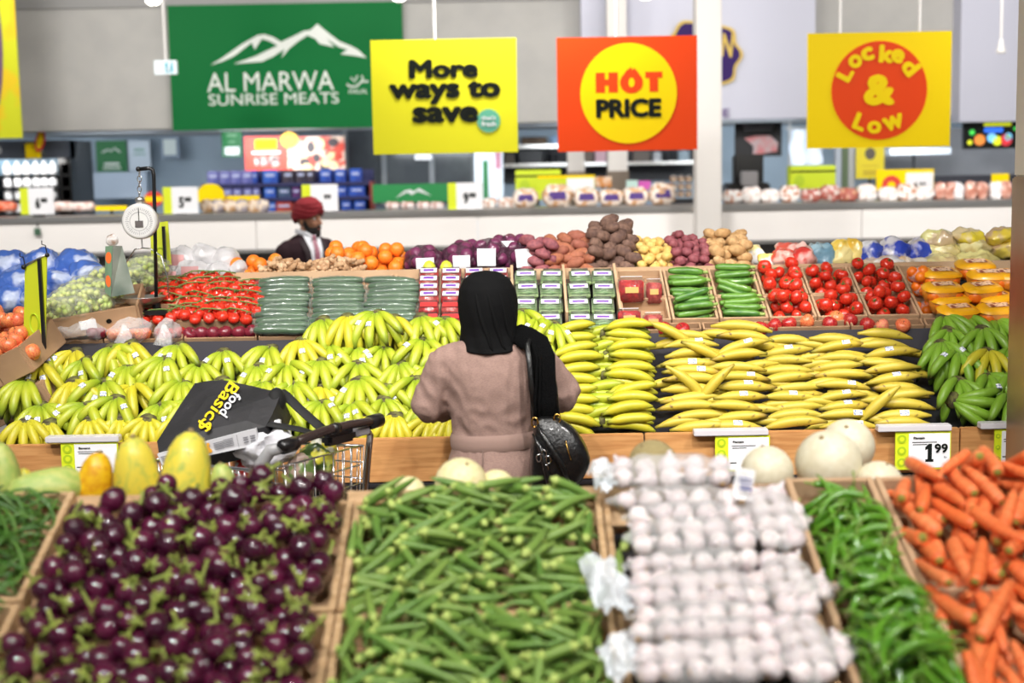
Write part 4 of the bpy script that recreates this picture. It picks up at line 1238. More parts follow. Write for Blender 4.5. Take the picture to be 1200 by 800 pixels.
def garlic_bag(M, n, rows, lb, seed, W=None):
    W = W or n * 0.05
    o = thing('garlic_bag', M, lb, 'garlic bag', 'net sleeves of garlic')
    D = 0.054 * rows + 0.004
    link('net_sleeve', sleeve(W, D, 0.066, n, seed), o)
    for r in range(rows):
        for i in range(n):
            q = (-W / 2 + W * (i + .5) / n + rg.uniform(-.004, .004), (r - (rows - 1) / 2) * 0.047 + rg.uniform(-.004, .004), rg.uniform(-.004, .006))
            link('bulb', gar_m, o, tr(q) @ rot(rg.uniform(-1.6, 1.6), rg.uniform(-1.6, 1.6), rg.uniform(0, 6)) @ sca(rg.uniform(.94, 1.08)))
    return o
GP = (2.78, 1.015, 0.36)
for i, (px0, px1, py, rows) in enumerate([(714, 858, 553, 2), (718, 866, 585, 1), (736, 868, 604, 1), (738, 885, 628, 2), (737, 890, 660, 1), (740, 898, 692, 2), (742, 908, 722, 1), (738, 908, 740, 1), (744, 916, 776, 2)]):
    p = PP((px0 + px1) / 2, py, GP)
    k = (p.y / ray((px0 + px1) / 2, py).y) / FPX
    W = (px1 - px0) * k
    garlic_bag(slopeM(p, .36, rg.uniform(-.03, .03)) @ rot(0.12 * (rows - 1)), 6 if i > 3 else 5, rows, 'white net sleeve of garlic lying crosswise, %s from the back beside the okra' % nth(i), i, W)
for i, (pa, pb, n) in enumerate([((893, 572), (920, 642), 4), ((912, 650), (938, 722), 4), ((930, 722), (955, 800), 4)]):
    a, b = PP(pa[0], pa[1], GP), PP(pb[0], pb[1], GP)
    d = b - a
    M = slopeM((a + b) / 2, .36, math.atan2(d.y, d.x) )
    garlic_bag(M, n, 2, 'white net sleeve of garlic lying lengthwise beside the chillies, %s from the back' % nth(i), 20 + i, d.length * .95)
    p2 = (a + b) / 2 - Vector((0, 0, 0.05))
# bed of further sleeves under the lengthwise ones, and the bag tag
for i, (px, py) in enumerate([(880, 610), (905, 690), (925, 765)]):
    p = PP(px, py, (2.78, .965, .36))
    garlic_bag(slopeM(p, .36), 5, 2, 'white net sleeve of garlic half buried under the lengthwise ones, %s from the back' % nth(i), 30 + i, .26)
p = PP(872, 568, (2.78, 1.05, .36))
o = thing('bag_tag', tr(p) @ rot(-.5, .2, .2), 'white printed tag with blue bars on the back garlic sleeve', 'tag', mesh=MB().grid(lambda u, v: (.05 * (u - .5), .01 * math.sin(v * 5), .075 * (v - .5)), 4, 7).mesh('bag_tag', film('tag_film', .2), True))
kid(o, 'print', MB().box((0, -0.012, 0.012), (.03, .002, .004)).box((0, -0.012, 0.002), (.034, .002, .003)).box((0, -0.012, -.006), (.028, .002, .003)).box((0, -0.012, -.014), (.03, .002, .006)), mat('tag_blue', (96, 104, 156), .5))
# crumpled plastic liner between okra and garlic
for i, (px, py, w, l) in enumerate([(712, 560, .07, .12), (716, 690, .09, .2), (732, 775, .08, .12)]):
    p = PP(px, py, (2.78, .99, .36))
    def fn(u, v):
        q = Vector((u * 5, v * 6, i * 9.0))
        nz = noise.noise_vector(q * .6)
        n2 = noise.noise(q * 1.7)
        return (w * (u - .5) * (1 + .4 * nz.x) + nz.x * .012, l * (v - .5), .02 * math.sin(u * 3) + nz.z * .03 + n2 * .012)
    thing('plastic_liner', slopeM(p, .36, .25), 'crumpled white plastic liner between okra and garlic, %s from the back' % nth(i), 'plastic', None, MB().grid(fn, 22, 30).mesh('plastic_liner', film('liner', .3, .3, 'e8eef4'), True))

# ---- melons and papayas behind the ridge
REAR = (3.52, 1.195, -0.30)
for (x0, x1, lb) in [(-1.78, -0.80, 'shallow crate of papayas behind the eggplants'), (-0.42, -0.14, 'open wooden crate behind the left corner of the okra'), (-0.13, 0.44, 'shallow crate of melons behind the okra and garlic'), (0.46, 1.3, 'shallow crate of honeydew melons behind the chillies')]:
    crate('rear_crate', x0, x1, 3.50, 4.12, REAR, 0.10, 0.02, WOODRIM if x0 < 0 else CARD, lb, 'crate', None, CARD)
MEL = mat('honeydew', (214, 206, 178), 0.45, (222, 216, 192), 5, bump=0.03)
CAN = mat('cantaloupe', (158, 142, 92), 0.8, (196, 178, 130), 60, bump=0.6, bscale=90)
CRM = mat('cream_melon', (228, 218, 172), 0.5, (216, 206, 150), 6)
mel_m = {}
def melon(px, py, rpx, Y, m, label, sq=1.0, cat='melon', nm='melon'):
    r = rpx * scale_at(px, py, Y)
    key = m.name
    if key not in mel_m:
        mb = MB().ell((0, 0, 0), 1.0, 24, 16, 0)
        mb.m = [0] * len(mb.f)
        mel_m[key] = (mb.mesh('melon', m), MB().tube([(0, 0, .985), (0, 0, 1.02), (.01, 0, 1.05)], [.09, .06, .04], 8).mesh('stem_scar', mat('scar', (150, 130, 90), .8)))
    p = P(px, py, Y)
    return inst(nm, tr(p) @ rot(rg.uniform(-.6, .6), rg.uniform(-.6, .6), rg.uniform(0, 6)) @ sca(r, r, r * sq), [('stem_scar', mel_m[key][1], Matrix())], label, cat, None, mel_m[key][0])
melon(971, 543, 39, 3.72, MEL, 'large pale honeydew melon in the middle of the honeydews')
melon(993, 523, 32, 3.92, MEL, 'pale honeydew melon tucked behind the large one')
melon(899, 553, 31, 3.66, MEL, 'pale honeydew melon left of the large one, beside the garlic')
melon(1031, 566, 28, 3.66, MEL, 'low pale honeydew melon right of the large one', .9)
melon(765, 544, 29, 3.75, CAN, 'netted olive cantaloupe behind the top garlic sleeve')
melon(540, 567, 31, 3.72, CRM, 'cream melon rising behind the okra heap')
melon(582, 572, 22, 3.75, CRM, 'smaller cream melon right of the cream melon behind the okra')
melon(480, 577, 19, 3.66, CRM, 'pale cream melon low behind the left of the okra')
PAP = mat('papaya_yellow', (226, 208, 74), 0.4, (156, 180, 84), 7, lo=.48, hi=.75, coat=.2)
PAPG = mat('papaya_green', (158, 182, 92), 0.45, (190, 196, 110), 8)
PAPO = mat('papaya_orange', (232, 186, 24), 0.4, (214, 150, 20), 9, coat=.2)
pap = {}
for nm, m in (('y', PAP), ('g', PAPG), ('o', PAPO)):
    prof = [(0.004, -.5), (.16, -.48), (.30, -.40), (.37, -.25), (.37, -.08), (.335, .12), (.28, .30), (.19, .43), (.08, .495), (.03, .5)]
    pap[nm] = (MB().lathe(prof, 20, lobes=5, amp=.025).mesh('papaya', m), MB().lathe([(.05, .49), (.04, .53), (.03, .54)], 8).mesh('stem_end', mat('scar', (150, 130, 90), .8)))
def papaya(px, py, wpx, Y, k, label, tilt=(0, 0), L=1.0):
    w = wpx * scale_at(px, py, Y)
    s = w / .74
    inst('papaya', tr(P(px, py, Y)) @ rot(tilt[0], tilt[1], rg.uniform(0, 6)) @ sca(s, s, s * L), [('stem_end', pap[k][1], Matrix())], label, 'papaya', None, pap[k][0])
papaya(160, 556, 54, 3.66, 'y', 'yellow-green papaya standing third from the left behind the eggplants', (-.1, .05), 1.25)
papaya(219, 556, 60, 3.66, 'y', 'widest yellow papaya, right of the cart end, behind the eggplants', (-.1, -.1), 1.25)
papaya(111, 566, 44, 3.66, 'o', 'deep golden papaya low between the green and the yellow ones', (-.1, .2), 1.25)
papaya(262, 568, 32, 3.64, 'g', 'small green papaya at the right end of the papayas', (-.1, -.1), 1.2)
papaya(4, 556, 40, 3.66, 'g', 'green papaya cut by the left edge', (-.1, .1), 1.4)
papaya(28, 570, 26, 3.70, 'y', 'small yellow papaya between two green ones at the left', (0, .1), 1.2)
papaya(54, 573, 50, 3.62, 'g', 'pale green papaya lying low near the left edge', (PI / 2, .0), 1.3)
# ------------------------------------------------------------------ banana display
YF = 5.5
DECK = (5.5, 0.84, 0.466)
o = thing('banana_display', tr(0, YF, 0), 'long wood-fronted display table with a black sloped deck carrying the bananas', 'display table')
xL, xR = -2.02, 2.7
bx = [xL, -0.73, 0.512, 1.75, xR]
for a, b in zip(bx[:-1], bx[1:]):
    MB().box(((a + b) / 2, 0.0, 0.865), (b - a - 0.006, 0.03, 0.175)).obj('front_board', BOARD, o, False, 0.003)
MB().box(((xL + xR) / 2, 0.0, 0.765), (xR - xL, 0.045, 0.02)).obj('bumper_rail', mat('rail_dark', (40, 38, 42), 0.35), o, False, 0.004)
MB().box(((xL + xR) / 2, 0.16, 0.38), (xR - xL, 0.03, 0.76)).obj('kick_panel', DARK, o)
a = math.atan(0.466)
l = 0.72 / math.cos(a)
MB().box((0, 0, 0), (xR - xL, l, 0.02), M=tr((xL + xR) / 2, 0.36, plz(DECK, 5.86)) @ Matrix.Rotation(a, 4, 'X')).obj('sloped_deck', mat('deck_black', (34, 33, 38), 0.5), o)
MB().box(((xL + xR) / 2, 0.70, 1.18), (xR - xL, 0.02, 0.17)).obj('back_board', mat('back_charcoal', (66, 64, 70), 0.5), o)
for x in (xL, xR):
    MB().prism([(0, 0), (0.70, 0), (0.70, 1.2), (0, 0.9)], x - 0.01, x + 0.01, M=Matrix.Rotation(PI / 2, 4, 'Z') @ Matrix.Diagonal((1, -1, 1, 1))).obj('end_panel', DARK, o)

GB = [(0.0, (96, 96, 44)), (0.1, (120, 142, 44)), (0.24, (142, 164, 34)), (0.5, (168, 180, 42)), (0.78, (150, 168, 40)), (0.9, (108, 124, 34)), (0.95, (70, 70, 28)), (1.0, (34, 30, 20))]
BAN = mat('banana_greenish', (170, 184, 42), 0.42, rnd=None, ramp=GB, col2=(180, 180, 48), scale=9, lo=.45, hi=.75, coat=.1)
BANY = mat('banana_yellow', (226, 208, 40), 0.42, ramp=[(0, (90, 84, 40)), (.06, (150, 156, 50)), (.18, (196, 184, 40)), (.82, (200, 182, 40)), (.93, (150, 146, 44)), (.96, (70, 60, 34)), (1, (40, 34, 24))], col2=(180, 178, 46), scale=8, coat=.1)
BANG = mat('banana_unripe', (110, 150, 40), 0.42, ramp=[(0, (96, 96, 40)), (.06, (104, 140, 44)), (.2, (122, 164, 46)), (.85, (116, 156, 44)), (.95, (70, 84, 30)), (1, (34, 30, 22))], coat=.1)
PLA = mat('plantain_skin', (200, 178, 58), 0.45, rnd=(192, 172, 60), ramp=[(0, (70, 62, 34)), (.06, (150, 140, 54)), (.2, (196, 174, 58)), (.8, (194, 168, 54)), (.92, (140, 112, 44)), (.97, (60, 46, 30)), (1, (40, 32, 24))], col2=(110, 84, 40), scale=26, lo=.66, hi=.73)
CRN = mat('banana_crown', (104, 104, 50), 0.8, (62, 52, 34), 60)
STK = mat('fruit_sticker', (232, 234, 240), 0.4, (110, 126, 176), 160, lo=.52, hi=.56)

def arc_pts(L, t0, t1, n=11, stem=0.12, side=0.0):
    """finger centre line: starts along +x, bends from pitch t0 to t1 (radians, down)"""
    pts = [Vector((0, 0, 0))]
    for i in range(n - 1):
        u = (i + .5) / (n - 1)
        th = t0 + (t1 - t0) * u
        d = L / (n - 1)
        pts.append(pts[-1] + Vector((math.cos(th), side * u, -math.sin(th))).normalized() * d)
    return pts
FR = [0.0065, 0.0075, 0.0125, 0.0172, 0.0188, 0.0192, 0.019, 0.0183, 0.0165, 0.0105, 0.0048]
def finger(name, m, L, t0, t1, R=1.0, side=0.0):
    return MB().tube(arc_pts(L, t0, t1, 11, side=side), [r * R for r in FR], 10, ridge=5, ramp=0.07).mesh(name, m)
def stick_mesh(L, t0, t1, u, R=1.0, side=0.0):
    pts = arc_pts(L, t0, t1, 11, side=side)
    i = int(u * 10)
    c = pts[i]
    tg = (pts[i + 1] - pts[i - 1]).normalized()
    up = Vector((0, 0, 1))
    n = (up - tg * up.dot(tg)).normalized()
    sd = tg.cross(n)
    r = FR[i] * R
    def fn(a, b):
        ph = (a - .5) * 1.1
        return c + tg * ((b - .5) * .021) + (n * math.cos(ph) + sd * math.sin(ph)) * (r * 1.07 + .0006)
    return MB().grid(fn, 5, 4).mesh('sticker', STK)
FM = {}
for key, m in (('g', BAN), ('y', BANY), ('u', BANG)):
    for v, (L, t0, t1, R) in enumerate([(0.20, 0.30, 1.75, 1.0), (0.21, 0.15, 1.85, 1.02), (0.19, 0.5, 1.7, .96), (0.16, 0.5, 1.9, .9)]):
        FM[key, v] = (finger('banana', m, L, t0, t1, R), stick_mesh(L, t0, t1, .52, R))
crown_m = MB().tube([(-.012, 0, .012), (0, 0, .006), (.014, 0, -.002), (.03, 0, -.012)], [.014, .019, .021, .014], 10, flat=(.75, 1.6)).mesh('crown', CRN)
def bunch(M, key, nf, seed, label, group, spread=0.95, small=False, sc=1.0, rows=2):
    r = random.Random(seed)
    o = thing('banana_bunch', M @ sca(sc), label, 'banana bunch', group)
    B = rot(0, 0, -PI / 2)          # fingers leave towards the viewer (-y)
    link('crown', crown_m, o, B)
    for row in range(rows):
        n = nf - row
        for i in range(n):
            u = (i + .5) / n - .5
            v = 3 if small else r.choice([0, 0, 1, 2])
            me, st = FM[key, v]
            az = u * 2 * spread * .75 + r.uniform(-.05, .05)
            roll = -u * 2 * spread * .72
            F = rot(0, roll, 0) @ rot(0, 0, az) @ B @ rot(0, (0.0 if row == 0 else 0.42) + r.uniform(-.06, .06), 0) @ tr(0.004, 0, 0.012 * (-row) + .004) @ sca(1 - .04 * row)
            f = link('banana', me, o, F)
            if row == 0 and not small and r.random() < .22:
                link('sticker', st, f)['label'] = 'small white fruit sticker'
    return o

rg = random.Random(77)
rowsdef = [
    # crown y, depth, x positions, row word
    (372, 6.10, [380, 404, 440, 462, 497, 520], 'top'),
    (404, 6.02, [52, 88, 132, 158, 214, 262, 320, 355, 385, 415, 452, 492, 525], 'second'),
    (426, 5.92, [46, 102, 150, 196, 236, 300, 340, 378, 420, 468, 508], 'third'),
    (449, 5.82, [36, 88, 126, 160, 214, 262, 312, 348, 380, 418, 452, 490], 'fourth'),
    (472, 5.71, [48, 100, 140, 186, 232, 340, 382, 416, 452, 494, 520], 'fifth'),
    (492, 5.62, [28, 62, 104, 140, 172, 208, 430, 462, 500, 524], 'front'),
]
for ri, (py, Y, xs_, w) in enumerate(rowsdef):
    for i, px in enumerate(xs_):
        yy = py + rg.uniform(-5, 5) - (0 if px > 330 or ri > 1 else -4)
        p = P(px + rg.uniform(-4, 4), yy, Y)
        key = 'g'
        if ri == 5 or rg.random() < .12:
            key = 'y'
        bunch(tr(p) @ rot(rg.uniform(-.25, .0), rg.uniform(-.22, .22), rg.uniform(-.3, .3)), key, rg.choice([4, 5, 5, 6]) if ri < 5 else 5, int(px * 3 + py),
              '%s banana bunch, %s from left in the %s row of the left heap' % ('yellow' if key == 'y' else 'green-yellow', nth(i), w), 'bunches on the left banana slope', rg.uniform(.75, 1.05), ri == 5, rg.uniform(1.0, 1.12))
for i, (px, py, Y) in enumerate([(612, 366, 6.1), (630, 374, 6.05), (648, 380, 6.02), (622, 392, 6.0)]):
    bunch(tr(P(px, py, Y)) @ rot(-.2, .1 * i - .1, .1), 'g', 4, 900 + i, 'green banana bunch behind the woman, %s from the left' % nth(i), 'bunches behind the woman', .8)
for i, (px, py, Y, key) in enumerate([(1104, 372, 6.12, 'u'), (1132, 372, 6.14, 'u'), (1165, 376, 6.12, 'u'), (1112, 387, 6.02, 'u'), (1151, 386, 5.98, 'u'), (1102, 402, 5.95, 'u'), (1122, 415, 5.88, 'u'), (1158, 412, 5.86, 'y'), (1184, 408, 5.88, 'u'), (1155, 440, 5.76, 'u'), (1186, 436, 5.76, 'u'), (1122, 446, 5.72, 'u'), (1178, 466, 5.66, 'u')]):
    b = bunch(tr(P(px, py, Y)) @ rot(rg.uniform(-.25, 0), rg.uniform(-.15, .15), rg.uniform(-.25, .25)), key, rg.choice([4, 5]), 1000 + i,
              '%s bunch at the right end of the display, %s from the back' % ('yellow' if key == 'y' else 'unripe green banana', nth(i)), 'unripe bunches at the right end', .85, False, 1.05)
p = P(1115, 468, 5.64)
bunch(tr(p) @ rot(0.2, -1.35, .1), 'u', 4, 1100, 'unripe green bunch lying sideways at the front right of the plantains', None, .6, sc=1.1)

# fingers lying on their sides: yellow bananas right of the woman, then plantains
def lying(name, m, L, bow, R, tipr=None, n=12, n_stick=0):
    prof = tipr or [.0075, .009, .0165, .0198, .0205, .0207, .0206, .0203, .0195, .0172, .0115, .005]
    pts = []
    for i in range(n):
        u = i / (n - 1)
        th = (u - .5) * 2 * bow
        pts.append(Vector((L * (u - .5), -0.006 * math.cos(th), L * .5 / max(bow, .01) * (math.cos(th) - math.cos(bow)) * .5)))
    me = MB().tube(pts, [r * R for r in prof], 10, ridge=5, ramp=0.07).mesh(name, m)
    i = n // 2 + n_stick
    c, r = pts[i], prof[i] * R
    def fn(a, b):
        ph = (a - .5) * 1.0 + .75
        return c + Vector(((b - .5) * .034, -math.sin(ph) * r * 1.07 - .0006, math.cos(ph) * r * 1.07 + .0006))
    return me, MB().grid(fn, 5, 4).mesh('sticker', STK)
LB = [lying('banana', BANY, .205, .62, 1.02), lying('banana', BANY, .195, .45, 1.0), lying('banana', BANY, .21, .78, 1.03)]
LBG = [lying('banana', BAN, .20, .6, 1.0), lying('banana', BAN, .19, .4, 1.0)]
crown_s = MB().tube([(-.012, 0, 0), (0, 0, 0), (.012, 0, 0)], [.010, .014, .009], 8, flat=(1.6, .8)).mesh('crown', CRN)
rg = random.Random(88)
cols = [(640, 706, 385, 506, 'left'), (705, 772, 381, 504, 'right')]
for ci, (x0, x1, y0, y1, w) in enumerate(cols):
    nb = 5
    for b in range(nb):
        ya = y0 + (y1 - y0) * (b + .5) / nb
        t = (ya - y0) / (y1 - y0)
        Y = 6.06 - .50 * t
        p = P((x0 + x1) / 2 + rg.uniform(-3, 3), ya, Y)
        o = thing('banana_bunch', tr(p) @ rot(-.12, rg.uniform(-.08, .14), rg.uniform(-.12, .12)), 'yellow banana bunch lying sideways, %s from the back in the %s column' % (nth(b), w), 'banana bunch', 'yellow bunches lying sideways')
        link('crown', crown_s, o, tr(-.105, .0, -.002) @ rot(0, 0, .2))
        for k in range(3):
            me, st = rg.choice(LB)
            f = link('banana', me, o, tr(rg.uniform(-.008, .008), -.022 + .02 * (k == 0) - .014 * (k == 1), .036 * (1 - k)) @ rot(rg.uniform(-.1, .3), .16 * (k - 1) + rg.uniform(-.06, .06), rg.uniform(-.06, .06)))
        for k in range(2):
            me, st = rg.choice(LB if b > 1 else LBG)
            link('banana', me, o, tr(.0, .03, .02 - .036 * k) @ rot(0, rg.uniform(-.1, .1), 0))
for b in range(7):
    t = (b + .5) / 7
    p = P(704 + rg.uniform(-4, 4), 392 + 112 * t, 6.10 - .5 * t)
    o = thing('banana_bunch', tr(p) @ rot(-.12, rg.uniform(-.2, .2), rg.uniform(-.2, .2)), 'yellow-green banana bunch in the gap between the two yellow columns, %s from the back' % nth(b), 'banana bunch', 'yellow bunches lying sideways')
    link('crown', crown_s, o, tr(-.105, .0, -.002))
    for k in range(2):
        link('banana', rg.choice(LBG)[0], o, tr(0, -.01, .034 * (1 - k)) @ rot(0, .2 * (k - .5), 0))
rr_pl = [.006, .0085, .0145, .0188, .0205, .021, .0208, .02, .0182, .0145, .0092, .0045]
PM = [lying('plantain', PLA, .235, .42, 1.0, rr_pl, n_stick=-1), lying('plantain', PLA, .225, .3, 1.04, rr_pl), lying('plantain', PLA, .245, .55, 1.0, rr_pl, n_stick=1)]
cols = [(786, 842, 398, 506), (846, 902, 392, 504), (880, 946, 410, 500), (926, 984, 400, 500), (964, 1030, 396, 500), (1018, 1086, 392, 498)]
pcols = [(812, 2, 396, 500, 11), (868, -1, 386, 500, 11), (926, 6, 402, 499, 10), (985, 8, 398, 500, 10), (1048, 10, 394, 498, 11)]
for ci, (xc, dx, y0, y1, n) in enumerate(pcols):
    for k in range(n):
        t = k / (n - 1)
        py = y0 + (y1 - y0) * t + rg.uniform(-1.5, 1.5)
        px = xc + dx * (t * 2 - 1) * 1.2 + rg.uniform(-7, 7)
        Y = 6.05 - .52 * t
        me, st = rg.choice(PM)
        flip = rg.random() < .35
        o = inst('plantain', tr(P(px, py, Y)) @ rot(rg.uniform(-.2, .4), rg.uniform(-.16, .12) - (0.35 if rg.random() < .08 else 0), rg.uniform(-.1, .1)) @ (rot(0, 0, PI) @ rot(-.2) if flip else Matrix()) @ sca(rg.uniform(.95, 1.08)),
                 [('sticker', st, Matrix())] if rg.random() < .5 and not flip else [], 'yellow plantain, %s from the back in the %s column of plantains' % (nth(k), nth(ci)), 'plantain', 'plantains in columns', me)
    for k in range(9):      # second layer underneath
        t = (k + .5) / 9
        me, st = rg.choice(PM)
        inst('plantain', tr(P(xc + (16 if k % 2 else -16) + rg.uniform(-8, 8), y0 + 3 + (y1 - y0) * t, 6.085 - .52 * t)) @ rot(rg.uniform(-.2, .4), rg.uniform(-.2, .2), rg.uniform(-.15, .15)), [], 'yellow plantain of the lower layer, %s from the back under the %s column' % (nth(k), nth(ci)), 'plantain', 'plantains of the lower layer', me)
for i, (px, py, Y, ry) in enumerate([(787, 392, 6.02, .5), (826, 413, 5.93, .45), (806, 452, 5.72, 0.75), (838, 452, 5.70, -.85), (1030, 474, 5.58, -.75)]):
    inst('plantain', tr(P(px, py, Y)) @ rot(.1, ry, 0), [], 'yellow plantain tilted steeply, %s of the tilted ones from the left' % nth([0, 1, 2, 3, 4][i]), 'plantain', None, PM[i % 3][0])

# ------------------------------------------------------------------ price tags on the display front
HOLD = mat('tag_holder', (206, 202, 206), 0.3)
def board_tag(x0, y0, x1, y1, hx0, hx1, label, title=None, big=None, full=True):
    Y = YF - 0.05
    o, w, h = panel('price_tag', x0, y0, x1, y1, Y, 0.006, LIME, label, 'price tag')
    k = w / (x1 - x0)
    MB().box((w * .11, -.004, -.0), (w * .74, .004, h * .9)).obj('white_card', PAPER, o)
    mb = MB()
    for j in range(3):
        mb.disc(-w * .385, h * (.31 - .31 * j), w * .08, w * .08, -.005, -.003, 20)
        mb.disc(-w * .385, h * (.31 - .31 * j), w * .045, w * .045, -.0056, -.003, 8, 1)
    mb.obj('ring_print', [LIMED, LIME], o)
    mb = MB()
    if title:
        mb.text(title, -w * .08, h * .34, w * .2, h * .055, -.0065, 0, .02)
    mb.box((w * .02, -.0062, h * .22), (w * .44, .001, h * .022)).box((-w * .06, -.0062, h * .16), (w * .26, .001, h * .022)).box((-w * .17, -.0062, -h * .26), (w * .12, .001, h * .03))
    if big:
        mb.prism([(w * px_ + w * .11, h * pz_ - h * .06) for px_, pz_ in [(-.07, -.24), (-.07, -.17), (-.03, -.17), (-.03, .1), (-.075, .07), (-.075, .15), (-.01, .24), (.045, .24), (.045, -.17), (.075, -.17), (.075, -.24)]], -.0066, -.0055)
        mb.text(big[1], w * .32, h * .06, w * .24, h * .24, -.0065, 0, .03)
        mb.text('lb', w * .4, -h * .18, w * .05, h * .06, -.0065)
    mb.obj('lettering', INK, o)
    kx = ((hx0 + hx1) / 2 - (x0 + x1) / 2) * k
    MB().box((kx, .012, h / 2 + .014), ((hx1 - hx0) * k, .05, .024)).obj('tag_holder', HOLD, o, False, .003)
    return o
board_tag(72, 518, 139, 556, 55, 141, 'white price tag with lime rings on the board below the left bananas', 'Banana')
board_tag(838, 510, 902, 552, 813, 900, 'white price tag with lime rings behind the honeydew melons', 'Plantain')
board_tag(1049, 505, 1114, 550, 1028, 1114, 'white price tag reading 1 99 below the plantains', 'Plantain', ('1', '99'))
board_tag(1165, 502, 1200, 545, 1148, 1200, 'lime ringed price tag below the green bananas, cut by the column')
# ------------------------------------------------------------------ second tier: boxes, trays and their goods
o = thing('tier_stand', tr(0, 6.24, 0), 'dark stand behind the bananas carrying the second and third tiers', 'stand')
a = math.atan(TP[2])
kid(o, 'sloped_deck', MB().box((0, 0, 0), (4.9, .62, .02), M=tr(.2, .24, plz(TP, 6.48) - .13) @ Matrix.Rotation(a, 4, 'X')), DARK)
kid(o, 'front_panel', MB().box((.2, .0, .58), (4.9, .03, 1.16)), DARK)
kid(o, 'top_deck', MB().box((.2, .86, 1.40), (4.9, .72, .03)), DARK)
kid(o, 'back_panel', MB().box((.2, 1.24, .70), (4.9, .03, 1.42)), DARK)
# cardboard display boxes along the front edge of the tier
ex = [-2.09, -1.79, -1.44, -1.115, -.79, -.465, -.14, .185, .51, .835, 1.16, 1.485, 1.81, 2.13]
def tpx(px, py):
    return PP(px, py, TP)
for i, (a_, b_) in enumerate(zip(ex[:-1], ex[1:])):
    crate('produce_box', a_ + .004, b_ - .004, 6.185, 6.238, TP, .085, .008, CARD, 'low cardboard box at the front of the second tier, %s from the left' % nth(i), 'box', 'cardboard boxes along the tier', None, False, -.012)

# ---- trays right of the woman: cells with tomatoes and squash
cx = [.487, .708, .919, 1.138, 1.352, 1.576, 1.805, 2.03]
yr = [(6.243, 6.42), (6.425, 6.655)]
trayn = {}
for c in range(7):
    for r in range(2):
        trayn[c, r] = crate('produce_tray', cx[c] + .003, cx[c + 1] - .003, yr[r][0], yr[r][1], TP, .075, .011, CARD2, 'tan tray, %s from the left in the %s row of the tray block' % (nth(c), ['front', 'back'][r]), 'tray', 'trays of the second tier', CARD)
TOM = mat('tomato_red', (204, 40, 27), 0.22, (222, 76, 40), 7, rnd=(190, 30, 24), coat=.4, lo=.45, hi=.7)
TOMG = mat('tomato_green', (80, 110, 44), .6)
tom_m = MB().lathe([(.003, -.78), (.35, -.76), (.75, -.52), (.98, -.1), (.96, .25), (.72, .6), (.4, .74), (.12, .68), (.02, .62)], 16, lobes=5, amp=.025).mesh('tomato', TOM)
mb = MB()
for j in range(5):
    t = 2 * PI * j / 5
    mb.tube([(0, 0, .68), (.2 * math.cos(t), .2 * math.sin(t), .76), (.42 * math.cos(t), .42 * math.sin(t), .73)], [.06, .06, .015], 5)
mb.tube([(0, 0, .66), (0, .03, .9)], [.06, .05], 6)
tomc_m = mb.mesh('calyx', TOMG)
rg = random.Random(101)
def tier_heap(x0, x1, y0, y1, r0, n, over, f, sz=(.9, 1.1)):
    hp = Heap(x0, x1, y0, y1, lambda x, y: plz(TP, y) + over + 0 * x, .005)
    out = []
    for i in range(n):
        s = rg.uniform(*sz)
        p = hp.ball(r0 * s, rg, 140, .005)
        out.append(f(p, r0 * s))
    return out
def tomato(p, r):
    return inst('tomato', tr(p) @ rot(rg.uniform(-.9, 1.6), rg.uniform(-.9, .9), rg.uniform(0, 6)) @ sca(r), [('calyx', tomc_m, Matrix())], None, 'tomato', 'loose tomatoes in the trays', tom_m)
for c in range(3, 6):
    for r in range(2):
        b = tier_heap(cx[c] + .014, cx[c + 1] - .014, yr[r][0] + .012, yr[r][1] - .012, .0318, 14 if r else 12, -.058, tomato)
        label_bands(b, 'loose tomato in the %s %s tray' % (['left', 'middle', 'right'][c - 3], ['front', 'back'][r]), 4, ('line', 'back'))
# ---- squash
ZUC = mat('zucchini_green', (58, 106, 40), 0.35, (104, 150, 60), 14, rnd=(92, 136, 40), stretch=(1, 5, 5), coat=.2)
ZUS = mat('zucchini_stem', (150, 170, 90), .6)
zu_m = MB().tube([(-.085, 0, 0), (-.078, 0, 0), (-.05, 0, .002), (0, .003, .004), (.05, .001, .002), (.07, 0, 0), (.082, 0, 0)], [.006, .012, .0165, .018, .017, .014, .006], 12).mesh('zucchini', ZUC)
zs_m = MB().tube([(.078, 0, 0), (.09, 0, 0), (.1, .002, .003)], [.009, .0075, .0085], 6).mesh('stem', ZUS)
for c in range(1, 3):
    for r in range(2):
        hp = Heap(cx[c] + .012, cx[c + 1] - .012, yr[r][0] + .01, yr[r][1] - .01, lambda x, y: plz(TP, y) - .05 + 0 * x, .005)
        objs = [inst('zucchini', hp.rod(.17, .0175, rg, lambda: rg.gauss(0, .14), 6, .2) @ rot(rg.uniform(0, 6)), [('stem', zs_m, Matrix())], None, 'zucchini', 'zucchini in trays', zu_m) for i in range(9)]
        label_bands(objs, 'zucchini in the %s %s tray' % (['front', 'back'][r], ['left', 'right'][c - 1]), 4, ('line', 'back'))
